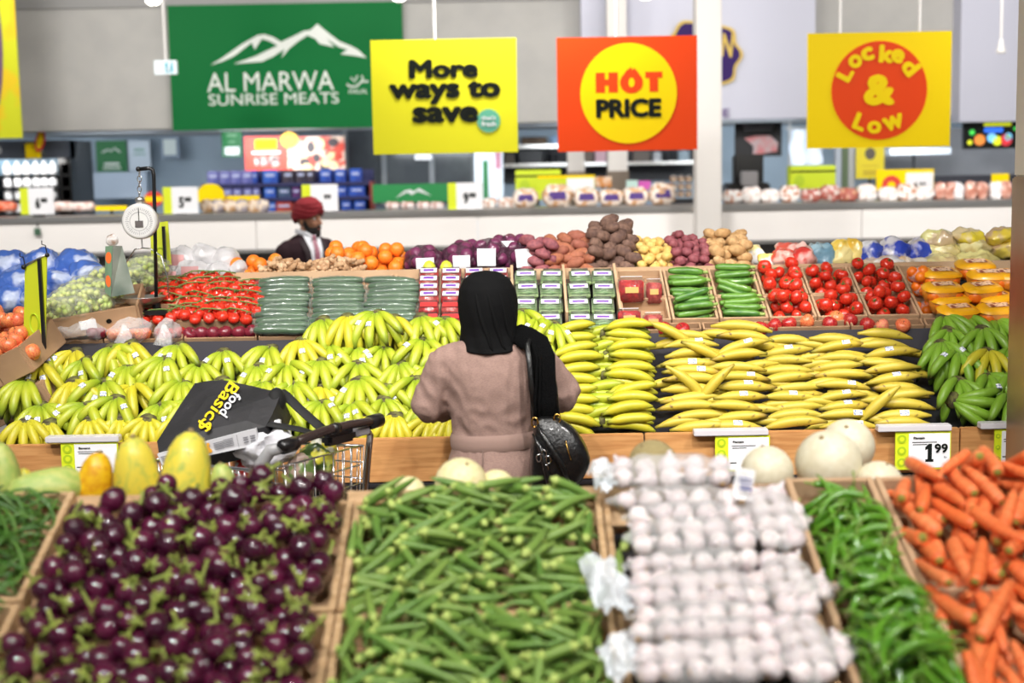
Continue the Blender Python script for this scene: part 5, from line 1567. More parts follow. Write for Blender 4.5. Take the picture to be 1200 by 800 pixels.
# ---- clamshells of strawberries
CLM = film('clamshell', .88, .1, '6a6a6c', bump=.5, bscale=30)
def clamshell(M, w, d, h, fill, label, group, lab=(LABW,), cat='fruit pack', nm='fruit_pack'):
    o = thing(nm, M, label, cat, group)
    MB().box((0, 0, h * .46), (w * .92, d * .92, h * .84)).jitter(.006, 60, len(bpy.data.objects)).obj('fruit_filling', fill, o, True, .006)
    MB().box((0, 0, h / 2), (w, d, h)).obj('clear_box', CLM, o, True, .01)
    MB().box((0, -d * .12, h + .002), (w * .8, d * .5, .002)).obj('top_label', lab[0], o)
    if len(lab) > 1:
        MB().box((0, -d * .12, h + .0035), (w * .5, d * .26, .002)).obj('label_print', lab[1], o)
    return o
BERRY = mat('berry_red', (196, 36, 34), .3, (150, 24, 26), 50, bump=.6, bscale=120, coat=.4)
BERD = mat('berry_dark', (160, 44, 44), .35, (206, 90, 80), 40, bump=.5, bscale=100, coat=.4)
for i, (px, py, w, h) in enumerate([(740, 340, .12, .12), (766, 342, .075, .115), (737, 372, .105, .075), (765, 376, .085, .07)]):
    p = P(px, py + h / 2 / scale_at(px, py, 6.4), [6.42, 6.44, 6.25, 6.25][i])
    o = clamshell(tr(p) @ rot(-.12), w, .075, h, [BERRY, BERD][i % 2], 'clear red berry pack in the %s of the berry tray' % ['back left', 'back right', 'front left', 'front right'][i], 'berry packs by the zucchini', (LABW,))
    kid(o, 'front_label', MB().box((0, -.0395, h * .5), (w * .5, .002, h * .22)), mat('label_orange', (232, 160, 90), .4))
# ---- flat packs of mini cucumbers
MINI = mat('mini_green', (128, 152, 104), .4, (84, 122, 70), 40, stretch=(1, 6, 1), coat=.5)
TRG = mat('tray_green', (150, 172, 120), .5)
mt = MB().box((0, 0, .012), (.098, .108, .024)).mesh('tray', TRG, True, .006)
mc = MB()
for i in range(5):
    mc.tube([(-.044, -.04 + .02 * i, .026), (0, -.04 + .02 * i, .028), (.044, -.04 + .02 * i, .026)], [.006, .011, .006], 8)
mc = mc.mesh('mini_cucumbers', MINI)
mf = MB().box((0, 0, .021), (.1, .11, .042)).mesh('film', FILM, True, .012)
ml = MB().box((0, -.005, .0432), (.08, .036, .001)).mesh('label', LABW, False)
ml2 = MB().box((0, -.005, .0442), (.055, .016, .001)).mesh('label_print', mat('print_violet', (120, 70, 170), .4), False)
for c, px in enumerate([617, 646, 679, 707]):
    for r, py in enumerate([326, 341, 359, 377]):
        for lv in range(2):
            p = PP(px + rg.uniform(-1.5, 1.5), py + 3, (6.2, 1.28 + .028 * lv, .466))
            inst('cucumber_pack', slopeM(p, .466, rg.uniform(-.06, .06)), [('tray', mt, Matrix()), ('mini_cucumbers', mc, Matrix()), ('film', mf, Matrix()), ('label', ml, Matrix(), [('label_print', ml2, Matrix())])],
                 '%s wrapped mini cucumber pack, %s column from the left, %s from the back' % (['lower', 'upper'][lv], nth(c), nth(r)), 'cucumber pack', 'mini cucumber packs')
for i, x in enumerate([.005, .245, .483]):
    MB().box((0, 0, 0), (.012, .44, .1), M=slopeM((x, 6.47, plz(TP, 6.47) - .02), .466)).obj('tray_divider', CARD2)
    tag(bpy.data.objects['tray_divider' + ('' if i == 0 else '.%03d' % i)], 'thin tan divider between mini cucumber packs, %s from the left' % nth(i), 'divider', 'tan dividers')
# ---- clamshells with purple striped labels, left of the hijab
LAV = mat('label_lavender', (206, 196, 222), .4, (120, 104, 176), 30, lo=.5, hi=.56)
for c, px in enumerate([503, 529, 556, 584]):
    for r, py in enumerate([325, 334, 343, 352, 365, 379]):
        p = PP(px, py + 2, (6.2, 1.29, .466))
        clamshell(slopeM(p, .466, rg.uniform(-.04, .04)), .094, .075, .05, [BERRY, BERD][(r + c) % 2], 'clear berry pack with pale label, %s column from the left, %s from the back' % (nth(c), nth(r)), 'berry packs left of the hijab', (LABW, mat('print_violet', (120, 70, 170), .4)) if r < 4 else (mat('label_red', (206, 60, 60), .4),))
# ---- wrapped cucumbers
CUC = mat('cucumber_green', (40, 66, 40), .3, (66, 96, 60), 20, coat=.6, rnd=(58, 86, 50))
CFILM = film('cuke_film', .86, .1, '8c9a92', bump=1.2, bscale=30)
cu_m = MB().tube([(-.118, 0, 0), (-.11, 0, 0), (-.07, 0, 0), (0, .002, .002), (.07, 0, 0), (.11, 0, 0), (.118, 0, 0)], [.006, .014, .019, .02, .0195, .014, .006], 12).jitter(.0015, 40, 2).mesh('cucumber', CUC)
cf_m = MB().tube([(-.13, 0, 0), (-.122, 0, 0), (-.11, 0, 0), (-.06, 0, .001), (0, .002, .003), (.06, 0, .001), (.11, 0, 0), (.122, 0, 0), (.13, 0, 0)], [.016, .008, .017, .0225, .0235, .0225, .017, .008, .016], 12).jitter(.002, 50, 5).mesh('film', CFILM)
for c, px in enumerate([332, 395, 458]):
    for r in range(11):
        t = r / 10
        py = 325 + 58 * t
        for lv in range(1):
            p = PP(px + (t - .5) * -3 + rg.uniform(-3, 3), py + 4, (6.2, 1.315, .466))
            inst('wrapped_cucumber', tr(p) @ rot(rg.uniform(0, .3), rg.uniform(-.04, .06), rg.uniform(-.08, .1)), [('film', cf_m, Matrix())], 'film-wrapped cucumber, %s from the back in the %s cucumber column' % (nth(r), ['left', 'middle', 'right'][c]), 'cucumber', 'wrapped cucumbers', cu_m)
for c, (a_, b_) in enumerate([(-1.02, -.79), (-.78, -.55), (-.54, -.32)]):
    crate('produce_tray', a_, b_, 6.25, 6.66, TP, .06, .01, CARD2, 'tan tray under the %s cucumber column' % ['left', 'middle', 'right'][c], 'tray', None, CARD)
MB().box((0, 0, 0), (1.32, .02, .045), M=tr(P(435, 322, 6.66))).obj('tan_rail', CARD2)
tag(bpy.data.objects['tan_rail'], 'tan rail behind the wrapped cucumbers', 'rail')
MB().box((0, 0, 0), (2.32, .02, .05), M=tr(P(915, 316, 6.67))).obj('tan_rail', CARD2)
tag(bpy.data.objects['tan_rail.001'], 'long tan rail behind the trays of tomatoes and zucchini', 'rail')
# ---- vine tomatoes
VIN = mat('vine_green', (96, 120, 56), .6)
mb = MB().tube([(-.075, 0, .02), (-.03, .004, .036), (.02, -.003, .036), (.075, .003, .024)], .0035, 6)
for i in range(5):
    mb.tube([(-.06 + .03 * i, 0, .03), (-.06 + .03 * i, .018 * (1 if i % 2 else -1), .026)], .0028, 5)
vine_m = mb.mesh('vine', VIN)
hp = Heap(-1.66, -1.14, 6.30, 6.66, lambda x, y: plz(TP, y) - .035 + .03 * np.exp(-((y - 6.62) / .1) ** 2) + 0 * x)
objs = []
for i in range(27):
    r_, c_ = divmod(i, 4)
    x, y = -1.575 + .115 * c_ + .03 * (r_ % 2) + rg.uniform(-.012, .012), 6.325 + .05 * r_ + rg.uniform(-.008, .008)
    z = plz(TP, y) - .005 + .012 * (c_ in (1, 2)) + rg.uniform(-.008, .012)
    ang = rg.uniform(-.5, .5)
    parts = [('vine', vine_m, Matrix())]
    M = slopeM((x, y, z), .466 * .5, ang)
    for j in range(5):
        q = Vector((-.062 + .031 * j, .026 * (1 if j % 2 else -1), rg.uniform(-.006, .006)))
        parts.append(('tomato', tom_m, tr(q) @ rot(rg.uniform(-.6, .9), rg.uniform(-.6, .6), 0) @ sca(.0295 * rg.uniform(.92, 1.06))))
        w_ = M @ q
        hp.put(w_.x, w_.y, w_.z, .028)
    objs.append(inst('vine_tomatoes', M, parts, None, 'tomato cluster', 'tomato clusters on the vine'))
label_bands(objs, 'red vine tomato cluster', 6)
crate('produce_box', -1.70, -1.125, 6.30, 6.68, TP, .08, .012, CARD, 'cardboard box under the red vine tomatoes', 'box')
# ---- loose fruit along the front boxes
APR = mat('apple_red', (176, 36, 40), .25, (210, 90, 60), 7, rnd=(150, 24, 36), coat=.4, lo=.5, hi=.7)
APB = mat('apple_blush', (226, 120, 78), .3, (214, 84, 60), 6, rnd=(232, 160, 90), coat=.3)
PCH = mat('peach_pink', (226, 110, 100), .55, (236, 170, 110), 6)
PLM = mat('plum_dark', (104, 24, 44), .3, (130, 40, 50), 8, coat=.3)
prof = [(.02, -.72), (.22, -.84), (.45, -.82), (.78, -.5), (.98, .0), (.98, .35), (.8, .68), (.5, .84), (.22, .78), (.06, .62)]
fr_m = {k: MB().lathe(prof, 16).mesh('fruit', m) for k, m in (('r', APR), ('b', APB), ('p', PCH), ('d', PLM))}
fs_m = MB().tube([(0, 0, .6), (.03, 0, .8), (.08, 0, 1.0)], [.04, .035, .05], 6).mesh('stem', mat('twig', (90, 70, 40), .8))
def fruit(p, r, k, label, nm, cat, group=None):
    return inst(nm, tr(p) @ rot(rg.uniform(-.7, .7), rg.uniform(-.7, .7), rg.uniform(0, 6)) @ sca(r), [('stem', fs_m, Matrix())], label, cat, group, fr_m[k])
LOWP = (6.2, 1.275, .466)
for i, px in enumerate([652, 668, 686, 709, 727]):
    fruit(PP(px, 388, LOWP), .034, 'p', 'pink peach, %s from the left along the boxes right of the woman' % nth(i), 'peach', 'peach', 'peaches along the front boxes')
for i, (px, py, k) in enumerate([(778, 384, 'r'), (800, 385, 'r'), (872, 384, 'r'), (892, 383, 'r'), (908, 380, 'r'), (925, 378, 'r'), (946, 375, 'b'), (972, 378, 'r'), (980, 371, 'b'), (996, 374, 'r'), (1016, 379, 'r'), (1034, 380, 'p'), (1058, 380, 'b')]):
    fruit(PP(px, py + 2, LOWP), .035 if k != 'p' else .032, k, '%s apple, %s from the left along the right front boxes' % ({'r': 'dark red', 'b': 'blush', 'p': 'pale pink'}[k], nth(i)), 'apple', 'apple', 'apples along the right front boxes')
for i, (px, py, k) in enumerate([(309, 385, 'd'), (320, 383, 'r'), (332, 388, 'd'), (345, 386, 'd'), (358, 386, 'd'), (372, 384, 'r'), (396, 378, 'r'), (464, 380, 'r'), (528, 380, 'b'), (222, 390, 'd'), (236, 389, 'd'), (250, 389, 'd'), (264, 388, 'd'), (280, 388, 'd'), (295, 387, 'd')]):
    fruit(PP(px, py + 2, LOWP), .033, k, '%s fruit, %s in the row along the left front boxes' % ({'d': 'dark plum-coloured', 'r': 'red', 'b': 'blush'}[k], nth(i)), 'plum' if k == 'd' else 'apple', 'fruit', 'fruit along the left front boxes')
# far left crate of blush apples, tilted
ac = thing('apple_crate', tr(P(16, 420, 5.95)) @ rot(0.25, -.42, -.2), 'cardboard crate of blush apples at the left edge', 'crate')
for s in (-1, 1):
    MB().box((.15 * s, 0, 0), (.012, .34, .12)).obj('side_board', CARD, ac, False, .003)
    for j, x in enumerate((-.075, .075)):
        MB().box((x, s * .17, 0), (.146, .012, .12)).obj('end_board', CARD, ac, False, .003)
MB().box((0, 0, -.055), (.3, .34, .012)).obj('bottom', CARD, ac)
MB().box((0, 0, -.16), (.29, .33, .1)).obj('base_box', CARD, ac, False, .004)
am = ac.matrix_basis.copy()
objs = []
for i in range(5):
    for j in range(5):
        for lv in range(2):
            q = am @ Vector((-.115 + .0575 * i + .02 * lv, -.13 + .066 * j + .02 * lv, .02 + .05 * lv + rg.uniform(-.006, .01)))
            if lv and (i == 4 or j == 4):
                continue
            objs.append(fruit(q, rg.uniform(.033, .037), 'b', None, 'apple', 'apple', 'blush apples in the left crate'))
label_bands(objs, 'blush apple in the left crate', 7)
fruit(P(38, 413, 5.8), .036, 'b', 'orange blush apple fallen beside the left bananas', 'apple', 'apple')
# clear bags of fruit on the front boxes
def blob_mesh(nm, m, rx, ry, rz, amp, fr, seed):
    mb = MB().ell((0, 0, 0), (rx, ry, rz), 30, 20)
    return mb.jitter(amp, fr, seed).jitter(amp * .45, fr * 2.8, seed + 1).mesh(nm, m)
BAGP = film('bag_clear', .8, .12, bump=1.0, bscale=30)
for i, (px, py, w, k, lb) in enumerate([(95, 386, 36, 'd', 'clear bag of dark fruit on the front boxes at the left'), (152, 388, 26, 'b', 'knotted clear bag of blush fruit below the dial scale'), (198, 388, 14, 'r', 'small clear bag beside the red vine tomatoes')]):
    p = PP(px, py, (6.2, 1.31, .466))
    k_ = scale_at(px, py, 6.2)
    o = thing('fruit_bag', tr(p), lb, 'bag')
    link('bag_film', blob_mesh('bag_film', BAGP, w * k_, .1, .055, .022, 14, i), o)
    for j in range(7 if i < 2 else 3):
        t = j / 6 if i < 2 else j / 2
        link('fruit', fr_m[k], o, tr((t - .5) * w * k_ * 1.4, rg.uniform(-.05, .05), -.012) @ sca(.03))
    if i:
        link('knot', MB().tube([(0, -.06, .02), (.0, -.09, .035), (.01, -.11, .0), (.0, -.12, -.05)], [.012, .008, .02, .03], 8, flat=(.5, 1.4)).jitter(.006, 30).mesh('knot', BAGP), o)
# ---- grapes in boxes, left
gbx = thing('grape_box', tr(P(108, 366, 6.32)) @ rot(.25, -.14, .12), 'tilted cardboard box of bagged green grapes at the left', 'box')
for s in (-1, 1):
    MB().box((.22 * s, 0, 0), (.01, .3, .1)).obj('side_board', CARD, gbx, False, .003)
    MB().box((0, .15 * s, 0), (.43, .01, .1)).obj('end_board', CARD, gbx, False, .003)
MB().box((0, 0, -.046), (.43, .29, .01)).obj('bottom', CARD, gbx)
MB().box((-.0, -.157, .0), (.07, .004, .04)).obj('box_label', PAPER, gbx)
MB().disc(.09, 0, .012, .01, -.158, -.155, 12).obj('hand_hole', BLACK, gbx)
crate('grape_box', -1.86, -1.50, 6.36, 6.62, (6.2, 1.36, .35), .1, .01, CARD, 'second cardboard grape box behind the dial scale', 'box')
GRP = mat('grape_green', (206, 218, 124), .3, (176, 196, 90), 20, sss=.2, coat=.4, rnd=(216, 220, 140))
gr_b = MB()
rr = random.Random(5)
for i in range(46):
    t = rr.random()
    r = .045 * math.sin(PI * (t * .8 + .15))
    th = rr.uniform(0, 2 * PI)
    gr_b.ell((.16 * (t - .5), r * math.cos(th), r * .8 * math.sin(th)), .0135, 8, 6)
gr_m = gr_b.mesh('grapes', GRP)
gs_m = MB().tube([(-.1, 0, 0), (-.06, 0, .02), (.0, 0, .0)], .003, 5).mesh('stalk', VIN)
gf_m = blob_mesh('bag_film', film('grape_film', .88, .1, 'd0d4c4', bump=1.0, bscale=40), .1, .065, .055, .014, 18, 9)
for i, (px, py, Y) in enumerate([(66, 364, 6.2), (78, 352, 6.35), (92, 345, 6.4), (84, 362, 6.22), (104, 337, 6.5), (112, 352, 6.3), (128, 326, 6.58), (122, 342, 6.42), (150, 318, 6.6), (165, 315, 6.62), (160, 328, 6.55), (176, 312, 6.66)]):
    inst('grape_bag', tr(P(px, py, Y)) @ rot(rg.uniform(-.3, .3), rg.uniform(-.2, .2), rg.uniform(-.7, .7)), [('grapes', gr_m, Matrix()), ('stalk', gs_m, Matrix()), ('bag_film', gf_m, Matrix())], 'clear bag of pale green grapes, %s from the left around the dial scale' % nth(i), 'grapes', 'bags of green grapes')

# ------------------------------------------------------------------ top tier
def kheap(px0, px1, n, r0, nm, m, label, group, extra=0.10, sh=(1.25, 1.0, .85), y1=7.08, bands=5, kid_='eye'):
    x0, x1 = PP(px0, 312, KP).x, PP(px1, 312, KP).x
    hp = Heap(x0, x1, 6.70, y1, lambda x, y: KP[1] + .2 * (y - 6.7) - .02 + extra * np.exp(-((x - (x0 + x1) / 2) / ((x1 - x0) * .5)) ** 2 - ((y - 6.95) / .14) ** 2), .006)
    me = MB().ell((0, 0, 0), sh, 14, 10).jitter(.16, 1.6, len(nm) + n).mesh(nm, m)
    objs = []
    for i in range(n):
        s = r0 * rg.uniform(.85, 1.15)
        p = hp.ball(s, rg, 40, .2 * s)
        objs.append(thing(nm, tr(p) @ rot(rg.uniform(-.5, .5), rg.uniform(-.5, .5), rg.uniform(-1, 1)) @ sca(s), None, label.split(' ')[-1] if False else 'potato', group, me))
    label_bands(objs, label, bands)
kheap(642, 698, 40, .029, 'sweet_potato', mat('sweet_potato', (178, 112, 76), .75, (150, 88, 66), 1.2, rnd=(160, 96, 80), bump=.2, bscale=4), 'orange-brown sweet potato', 'sweet potatoes on the top tier', .035, (1.6, .95, .9))
kheap(690, 748, 46, .030, 'yam', mat('yam_brown', (112, 84, 72), .8, (88, 64, 56), 1.2, rnd=(130, 100, 84), bump=.2, bscale=4), 'dark brown yam in the tallest heap', 'yams on the top tier', .075, (1.55, .95, .9))
kheap(742, 790, 50, .024, 'yellow_potato', mat('yellow_potato', (226, 190, 106), .6, (210, 170, 86), 1.2, rnd=(232, 202, 130)), 'pale yellow potato on the top tier', 'yellow potatoes on the top tier', .03, (1.15, .95, .9))
kheap(786, 836, 50, .025, 'red_potato', mat('red_potato', (142, 72, 80), .65, (120, 56, 66), 1.2, rnd=(156, 88, 92)), 'maroon potato on the top tier', 'red potatoes on the top tier', .03, (1.15, .95, .9))
kheap(830, 884, 46, .027, 'russet_potato', mat('russet', (196, 156, 104), .75, (176, 134, 84), 1.2, rnd=(204, 168, 120), bump=.2, bscale=4), 'tan russet potato on the top tier', 'russet potatoes on the top tier', .045, (1.5, .95, .9))
kheap(612, 652, 14, .028, 'purple_sweet_potato', mat('purple_yam', (150, 84, 88), .7, (120, 64, 74), 1.2), 'pinkish sweet potato before the onion bags', 'pink sweet potatoes', .0, (1.5, .9, .9), 6.82, 2)

ONI = mat('onion_purple', (98, 40, 74), .35, (128, 60, 96), 12, rnd=(84, 30, 62), coat=.3)
oni_m = MB().lathe([(.01, -1.0), (.35, -.9), (.8, -.55), (1, 0), (.85, .5), (.45, .85), (.12, 1.05), (.06, 1.2)], 14).mesh('onion', ONI)
ONET = film('onion_net', .55, .5, '4a2238', bump=.8, bscale=160)
def lumpbag(px, py, wpx, hpx, Y, label, group, cat, name, item, item_nm, r, net, n=14, lab=True, labm=None, jit=.012):
    k = scale_at(px, py, Y)
    rx, rz = wpx * k / 2, hpx * k / 2
    ry = min(rx, .11)
    o = thing(name, tr(P(px, py, Y)) @ rot(rg.uniform(-.15, .15), rg.uniform(-.12, .12), rg.uniform(-.2, .2)), label, cat, group)
    link('net' if item else 'bag_film', blob_mesh('bag_skin', net, rx, ry, rz, jit, 12, px), o)
    if item:
        for j in range(n):
            th, u = j * 2.4, (j + .5) / n * 2 - 1
            c = math.sqrt(max(0, 1 - u * u))
            link(item_nm, item, o, tr(rx * .74 * c * math.cos(th), ry * .7 * c * math.sin(th) - .008, rz * .72 * u) @ rot(rg.uniform(-2, 2), rg.uniform(-2, 2), 0) @ sca(r))
    if lab:
        MB().grid(lambda u, v: ((u - .5) * rx * .9, -ry * 1.06 - .012 + .3 * ry * ((u - .5) ** 2 + (v - .5) ** 2), (v - .55) * rz * 1.0), 5, 5).obj('bag_label', labm or PAPER, o, True)
    return o
for i, (px, py, w, h) in enumerate([(497, 305, 46, 34), (540, 302, 44, 34), (548, 296, 40, 26), (574, 300, 48, 40), (592, 289, 40, 22), (612, 302, 46, 42), (604, 290, 40, 26)]):
    lumpbag(px, py, w, h, 6.85 + .12 * (i in (2, 4, 6)), 'net bag of purple onions, %s from the left behind the berry packs' % nth(i), 'net bags of purple onions', 'onion bag', 'onion_bag', oni_m, 'onion', .034, ONET)
for i, (px, py) in enumerate([(503, 314), (523, 314)]):
    thing('lime', tr(P(px, py, 6.7)), '%s of the two limes in front of the purple onion bags' % ['left', 'right'][i], 'lime', None, MB().lathe([(.003, -.033), (.02, -.028), (.03, -.01), (.03, .01), (.02, .028), (.006, .036)], 14).mesh('lime', mat('lime_fruit', (196, 204, 60), .4)))
ORA = mat('orange_fruit', (240, 130, 36), .4, (232, 112, 26), 10, bump=.1, bscale=120, rnd=(244, 150, 50))
ora_m = MB().ell((0, 0, 0), 1.0, 16, 10).mesh('orange', ORA)
ore_m = MB().lathe([(.1, .97), (.06, 1.01), (.02, 1.02)], 6).mesh('navel', TOMG)
def oheap(px0, px1, y0, y1, z0, n, label, grp, extra, bands):
    x0, x1 = P(px0, 310, 6.9).x, P(px1, 310, 6.9).x
    hp = Heap(x0, x1, y0, y1, lambda x, y: z0 + .15 * (y - y0) + extra * np.exp(-((x - (x0 + x1) / 2) / ((x1 - x0) * .35)) ** 2) + 0 * y)
    objs = [inst('orange', tr(hp.ball(.036, rg, 40)) @ rot(rg.uniform(-1, 1), rg.uniform(-1, 1), 0) @ sca(.036), [('navel', ore_m, Matrix())], None, 'orange', grp, ora_m) for i in range(n)]
    label_bands(objs, label, bands)
oheap(382, 474, 6.8, 7.08, 1.42, 40, 'orange in the heap right of the man', 'oranges right of the man', .015, 5)
oheap(268, 334, 6.8, 7.02, 1.40, 18, 'orange in the heap left of the man', 'oranges left of the man', .0, 4)
GIN = mat('ginger_tan', (196, 160, 122), .75, (170, 132, 96), 30, rnd=(206, 174, 140))
gms = []
for v in range(3):
    mb = MB()
    rr = random.Random(v)
    for j in range(5):
        a0 = rr.uniform(-.6, .6) + (PI if j % 2 else 0)
        c = Vector((.02 * (j - 2), 0, 0))
        mb.limb([c, c + Vector((.028 * math.cos(a0), .022 * math.sin(a0 * 2), .012))], [.014, .011], 8)
    gms.append(mb.mesh('ginger', GIN))
objs = []
hp = Heap(-1.16, -.72, 6.68, 6.80, lambda x, y: 1.485 + 0 * x + 0 * y)
for i in range(46):
    objs.append(thing('ginger_root', tr(hp.ball(.019, rg, 7)) @ rot(rg.uniform(-.5, .5), rg.uniform(-.5, .5), rg.uniform(-1, 1)), None, 'ginger', 'ginger roots behind the cucumbers', gms[i % 3]))
label_bands(objs, 'knobbly tan ginger root behind the cucumbers', 4)
# white bags and blue bags at the left
WBAG = film('white_bag', .2, .25, 'd6d4d6', bump=1.0, bscale=26)
for i, (px, py, w, h) in enumerate([(212, 304, 40, 30), (238, 302, 36, 34), (262, 306, 40, 32), (226, 318, 44, 26), (252, 320, 40, 22), (278, 316, 22, 22), (208, 322, 26, 20)]):
    lumpbag(px, py, w, h, 6.95 - .1 * (i > 2), 'lumpy white plastic bag, %s of the white bags behind the vine tomatoes' % nth(i), 'white bags behind the tomatoes', 'bag', 'white_bag', None, None, 0, WBAG, lab=(i % 3 == 0), labm=mat('bag_red_print', (206, 150, 150), .5), jit=.02)
BBAG = mat('blue_bag', (74, 112, 196), .25, (200, 212, 240), 7, coat=.6, bump=1.0, bscale=30, lo=.54, hi=.62)
for i, (px, py, w, h) in enumerate([(6, 310, 50, 34), (48, 308, 50, 36), (90, 310, 52, 36), (22, 330, 54, 34), (66, 330, 54, 32), (100, 320, 40, 32), (8, 350, 44, 30), (42, 348, 40, 26)]):
    lumpbag(px, py, w, h, 6.95 - .12 * (i > 2) - .1 * (i > 5), 'blue and white printed bag, %s of the blue bags at the left' % nth(i), 'blue bags at the left', 'bag', 'blue_bag', None, None, 0, BBAG, lab=False, jit=.022)
objs = []
for i in range(26):
    p = P(rg.uniform(-15, 42), rg.uniform(362, 392), 6.15 + rg.uniform(-.05, .12))
    objs.append(fruit(p, .035, 'b', None, 'peach', 'peach', 'peaches behind the left apple crate'))
label_bands(objs, 'pale peach behind the apple crate', 4)
p = P(15, 392, 6.25)
thing('produce_box', tr(p - Vector((0, 0, .14))), 'cardboard box under the pale peaches at the left', 'box', None, MB().box((0, .02, 0), (.42, .3, .16)).mesh('produce_box', CARD, False, .005))
# bags and packs right of the potatoes
PB = [(884, 299, 22, 24, (236, 220, 150), (240, 240, 240), 'white and yellow bag beside the russet potatoes'), (898, 305, 18, 20, (240, 214, 110), (246, 240, 230), 'small yellow bag behind the zucchini tray'),
      (920, 300, 30, 22, (222, 84, 70), (246, 190, 176), 'left bag of red apples on the top tier'), (944, 302, 28, 24, (206, 60, 54), (240, 170, 160), 'right bag of red apples on the top tier'), (932, 290, 36, 14, (226, 96, 80), (246, 200, 190), 'upper bag of red apples on the top tier'),
      (962, 298, 26, 34, (160, 192, 206), (120, 160, 182), 'pale blue bag on the top tier'), (985, 298, 28, 34, (242, 206, 84), (250, 232, 160), 'left yellow bag of the top tier'), (1000, 296, 22, 34, (240, 196, 70), (250, 226, 140), 'right yellow bag of the top tier'),
      (1018, 295, 32, 26, (232, 234, 242), (60, 84, 190), 'white bag with blue print, left of three'), (1048, 294, 34, 28, (230, 228, 236), (50, 74, 190), 'white bag with blue print, middle of three'), (1076, 294, 32, 28, (226, 222, 228), (54, 78, 190), 'white bag with blue print, right of three'), (1034, 308, 50, 16, (220, 196, 170), (244, 240, 236), 'low pale pack under the blue and white bags'), (1072, 308, 40, 14, (206, 176, 140), (240, 232, 220), 'low tan pack under the blue and white bags'),
      (1100, 278, 34, 20, (228, 224, 150), (200, 176, 140), 'upper pale yellow bag left of the top right stack'), (1104, 294, 40, 20, (232, 226, 160), (206, 190, 130), 'middle pale yellow bag of the top right stack'), (1104, 308, 44, 18, (226, 214, 150), (206, 180, 130), 'lower pale yellow bag of the top right stack'),
      (1136, 276, 34, 18, (226, 206, 160), (236, 214, 60), 'upper tan bag in the middle of the top right stack'), (1142, 290, 40, 20, (234, 226, 170), (206, 186, 130), 'middle pale bag of the top right stack'), (1146, 304, 44, 20, (230, 222, 150), (200, 186, 120), 'lower pale bag of the top right stack'),
      (1174, 274, 34, 20, (206, 176, 140), (236, 210, 70), 'upper brown bag at the far right of the top tier'), (1180, 290, 36, 22, (190, 160, 126), (230, 206, 90), 'lower brown bag at the far right of the top tier')]
for i, (px, py, w, h, c1, c2, lb) in enumerate(PB):
    m = mat('printed_bag_%d' % i, c1, .25, c2, 9, coat=.5, bump=.7, bscale=22, lo=.47, hi=.56)
    lumpbag(px, py + 2, w * 1.12, h * 1.15, 6.78 + (.12 if py < 300 else 0), lb, None, 'bag', 'printed_bag', None, None, 0, m, lab=False, jit=.026)
crate('produce_box', 1.16, 1.62, 6.70, 7.1, (6.7, 1.5, .1), .1, .012, CARD, 'cardboard box behind the bags of red apples', 'box')
# orange clementine baskets on the right
CLE = mat('clementine', (240, 132, 30), .35, (230, 110, 24), 14)
YLID = mat('basket_yellow', (248, 184, 20), .35, (240, 160, 14), 6, coat=.4)
NETO = film('basket_net', .45, .3, 'f29a2a', bump=.6, bscale=120)
cle_m = MB().ell((0, 0, 0), .026, 12, 8).mesh('clementine', CLE)
lid_m = MB().grid(lambda u, v: (.075 * u ** .4 * math.copysign(abs(math.cos(2 * PI * v)) ** .6, math.cos(2 * PI * v)), .055 * u ** .4 * math.copysign(abs(math.sin(2 * PI * v)) ** .6, math.sin(2 * PI * v)), .066 - .016 * u ** 3), 7, 24, wrap=True).mesh('lid', YLID)
bod_m = MB().lathe([(.058, 0), (.068, .01), (.078, .05)], 20, sy=.76).mesh('basket', NETO)
lbl_m = MB().grid(lambda u, v: (.04 * (u - .5) * 2, .022 * (v - .5) * 2, .0685), 4, 4).mesh('top_label', mat('basket_label', (246, 206, 170), .4, (150, 70, 50), 60, lo=.5, hi=.54))
for i, (px, py) in enumerate([(1102, 328), (1142, 318), (1156, 330), (1180, 330), (1104, 345), (1150, 345), (1112, 358), (1165, 356), (1122, 371), (1168, 370)]):
    p = PP(px, py, (6.2, 1.34 + .035 * (i < 6), .466))
    inst('clementine_basket', slopeM(p, .25, rg.uniform(-.25, .25), -.03) @ sca(1.2), [('basket', bod_m, Matrix()), ('lid', lid_m, Matrix()), ('top_label', lbl_m, Matrix())] + [('clementine', cle_m, tr(.04 * (j % 3 - 1), .028 * (j // 3 * 2 - 1), .03)) for j in range(6)], 'yellow-lidded clementine basket, %s counted from the back left' % nth(i), 'fruit basket', 'clementine baskets at the right')
for i, (px, py) in enumerate([(1076, 322), (1082, 338), (1084, 362), (1188, 352), (1184, 372)]):
    lumpbag(px, py, 24, 18, 6.4, 'net bag of small oranges, %s of five around the yellow baskets' % nth(i), 'small orange bags', 'bag', 'orange_bag', cle_m, 'clementine', 1.0, BAGP, 6, False, jit=.008)
# ------------------------------------------------------------------ hanging dial scale and small stands on the second tier
def pxpts(lst, Y):
    return [P(x, y, Y) for x, y in lst]
YQ = 6.36
base_ = P(183, 348, YQ)
def loc(px, py, Y=YQ, dy=0.0):
    v = P(px, py, Y) - base_
    return Vector((v.x, v.y + dy, v.z))
o = thing('dial_scale', tr(base_), 'white hanging dial scale with a steel pan on a black post', 'scale')
kid(o, 'post', MB().tube([loc(183, 352), loc(181.5, 260), loc(180, 205), loc(179, 199), loc(175, 197), loc(163, 198)], .0085, 8), BLACK, smooth=True)
kid(o, 'post_cap', MB().ell(loc(162, 198), .012, 10, 8), BLACK, smooth=True)
kid(o, 'post_base', MB().box(loc(183, 352) + Vector((0, 0, -.05)), (.12, .12, .02)).tube([loc(183, 352), loc(183, 352) + Vector((0, 0, -.06))], .02, 8), BLACK)
mb = MB()
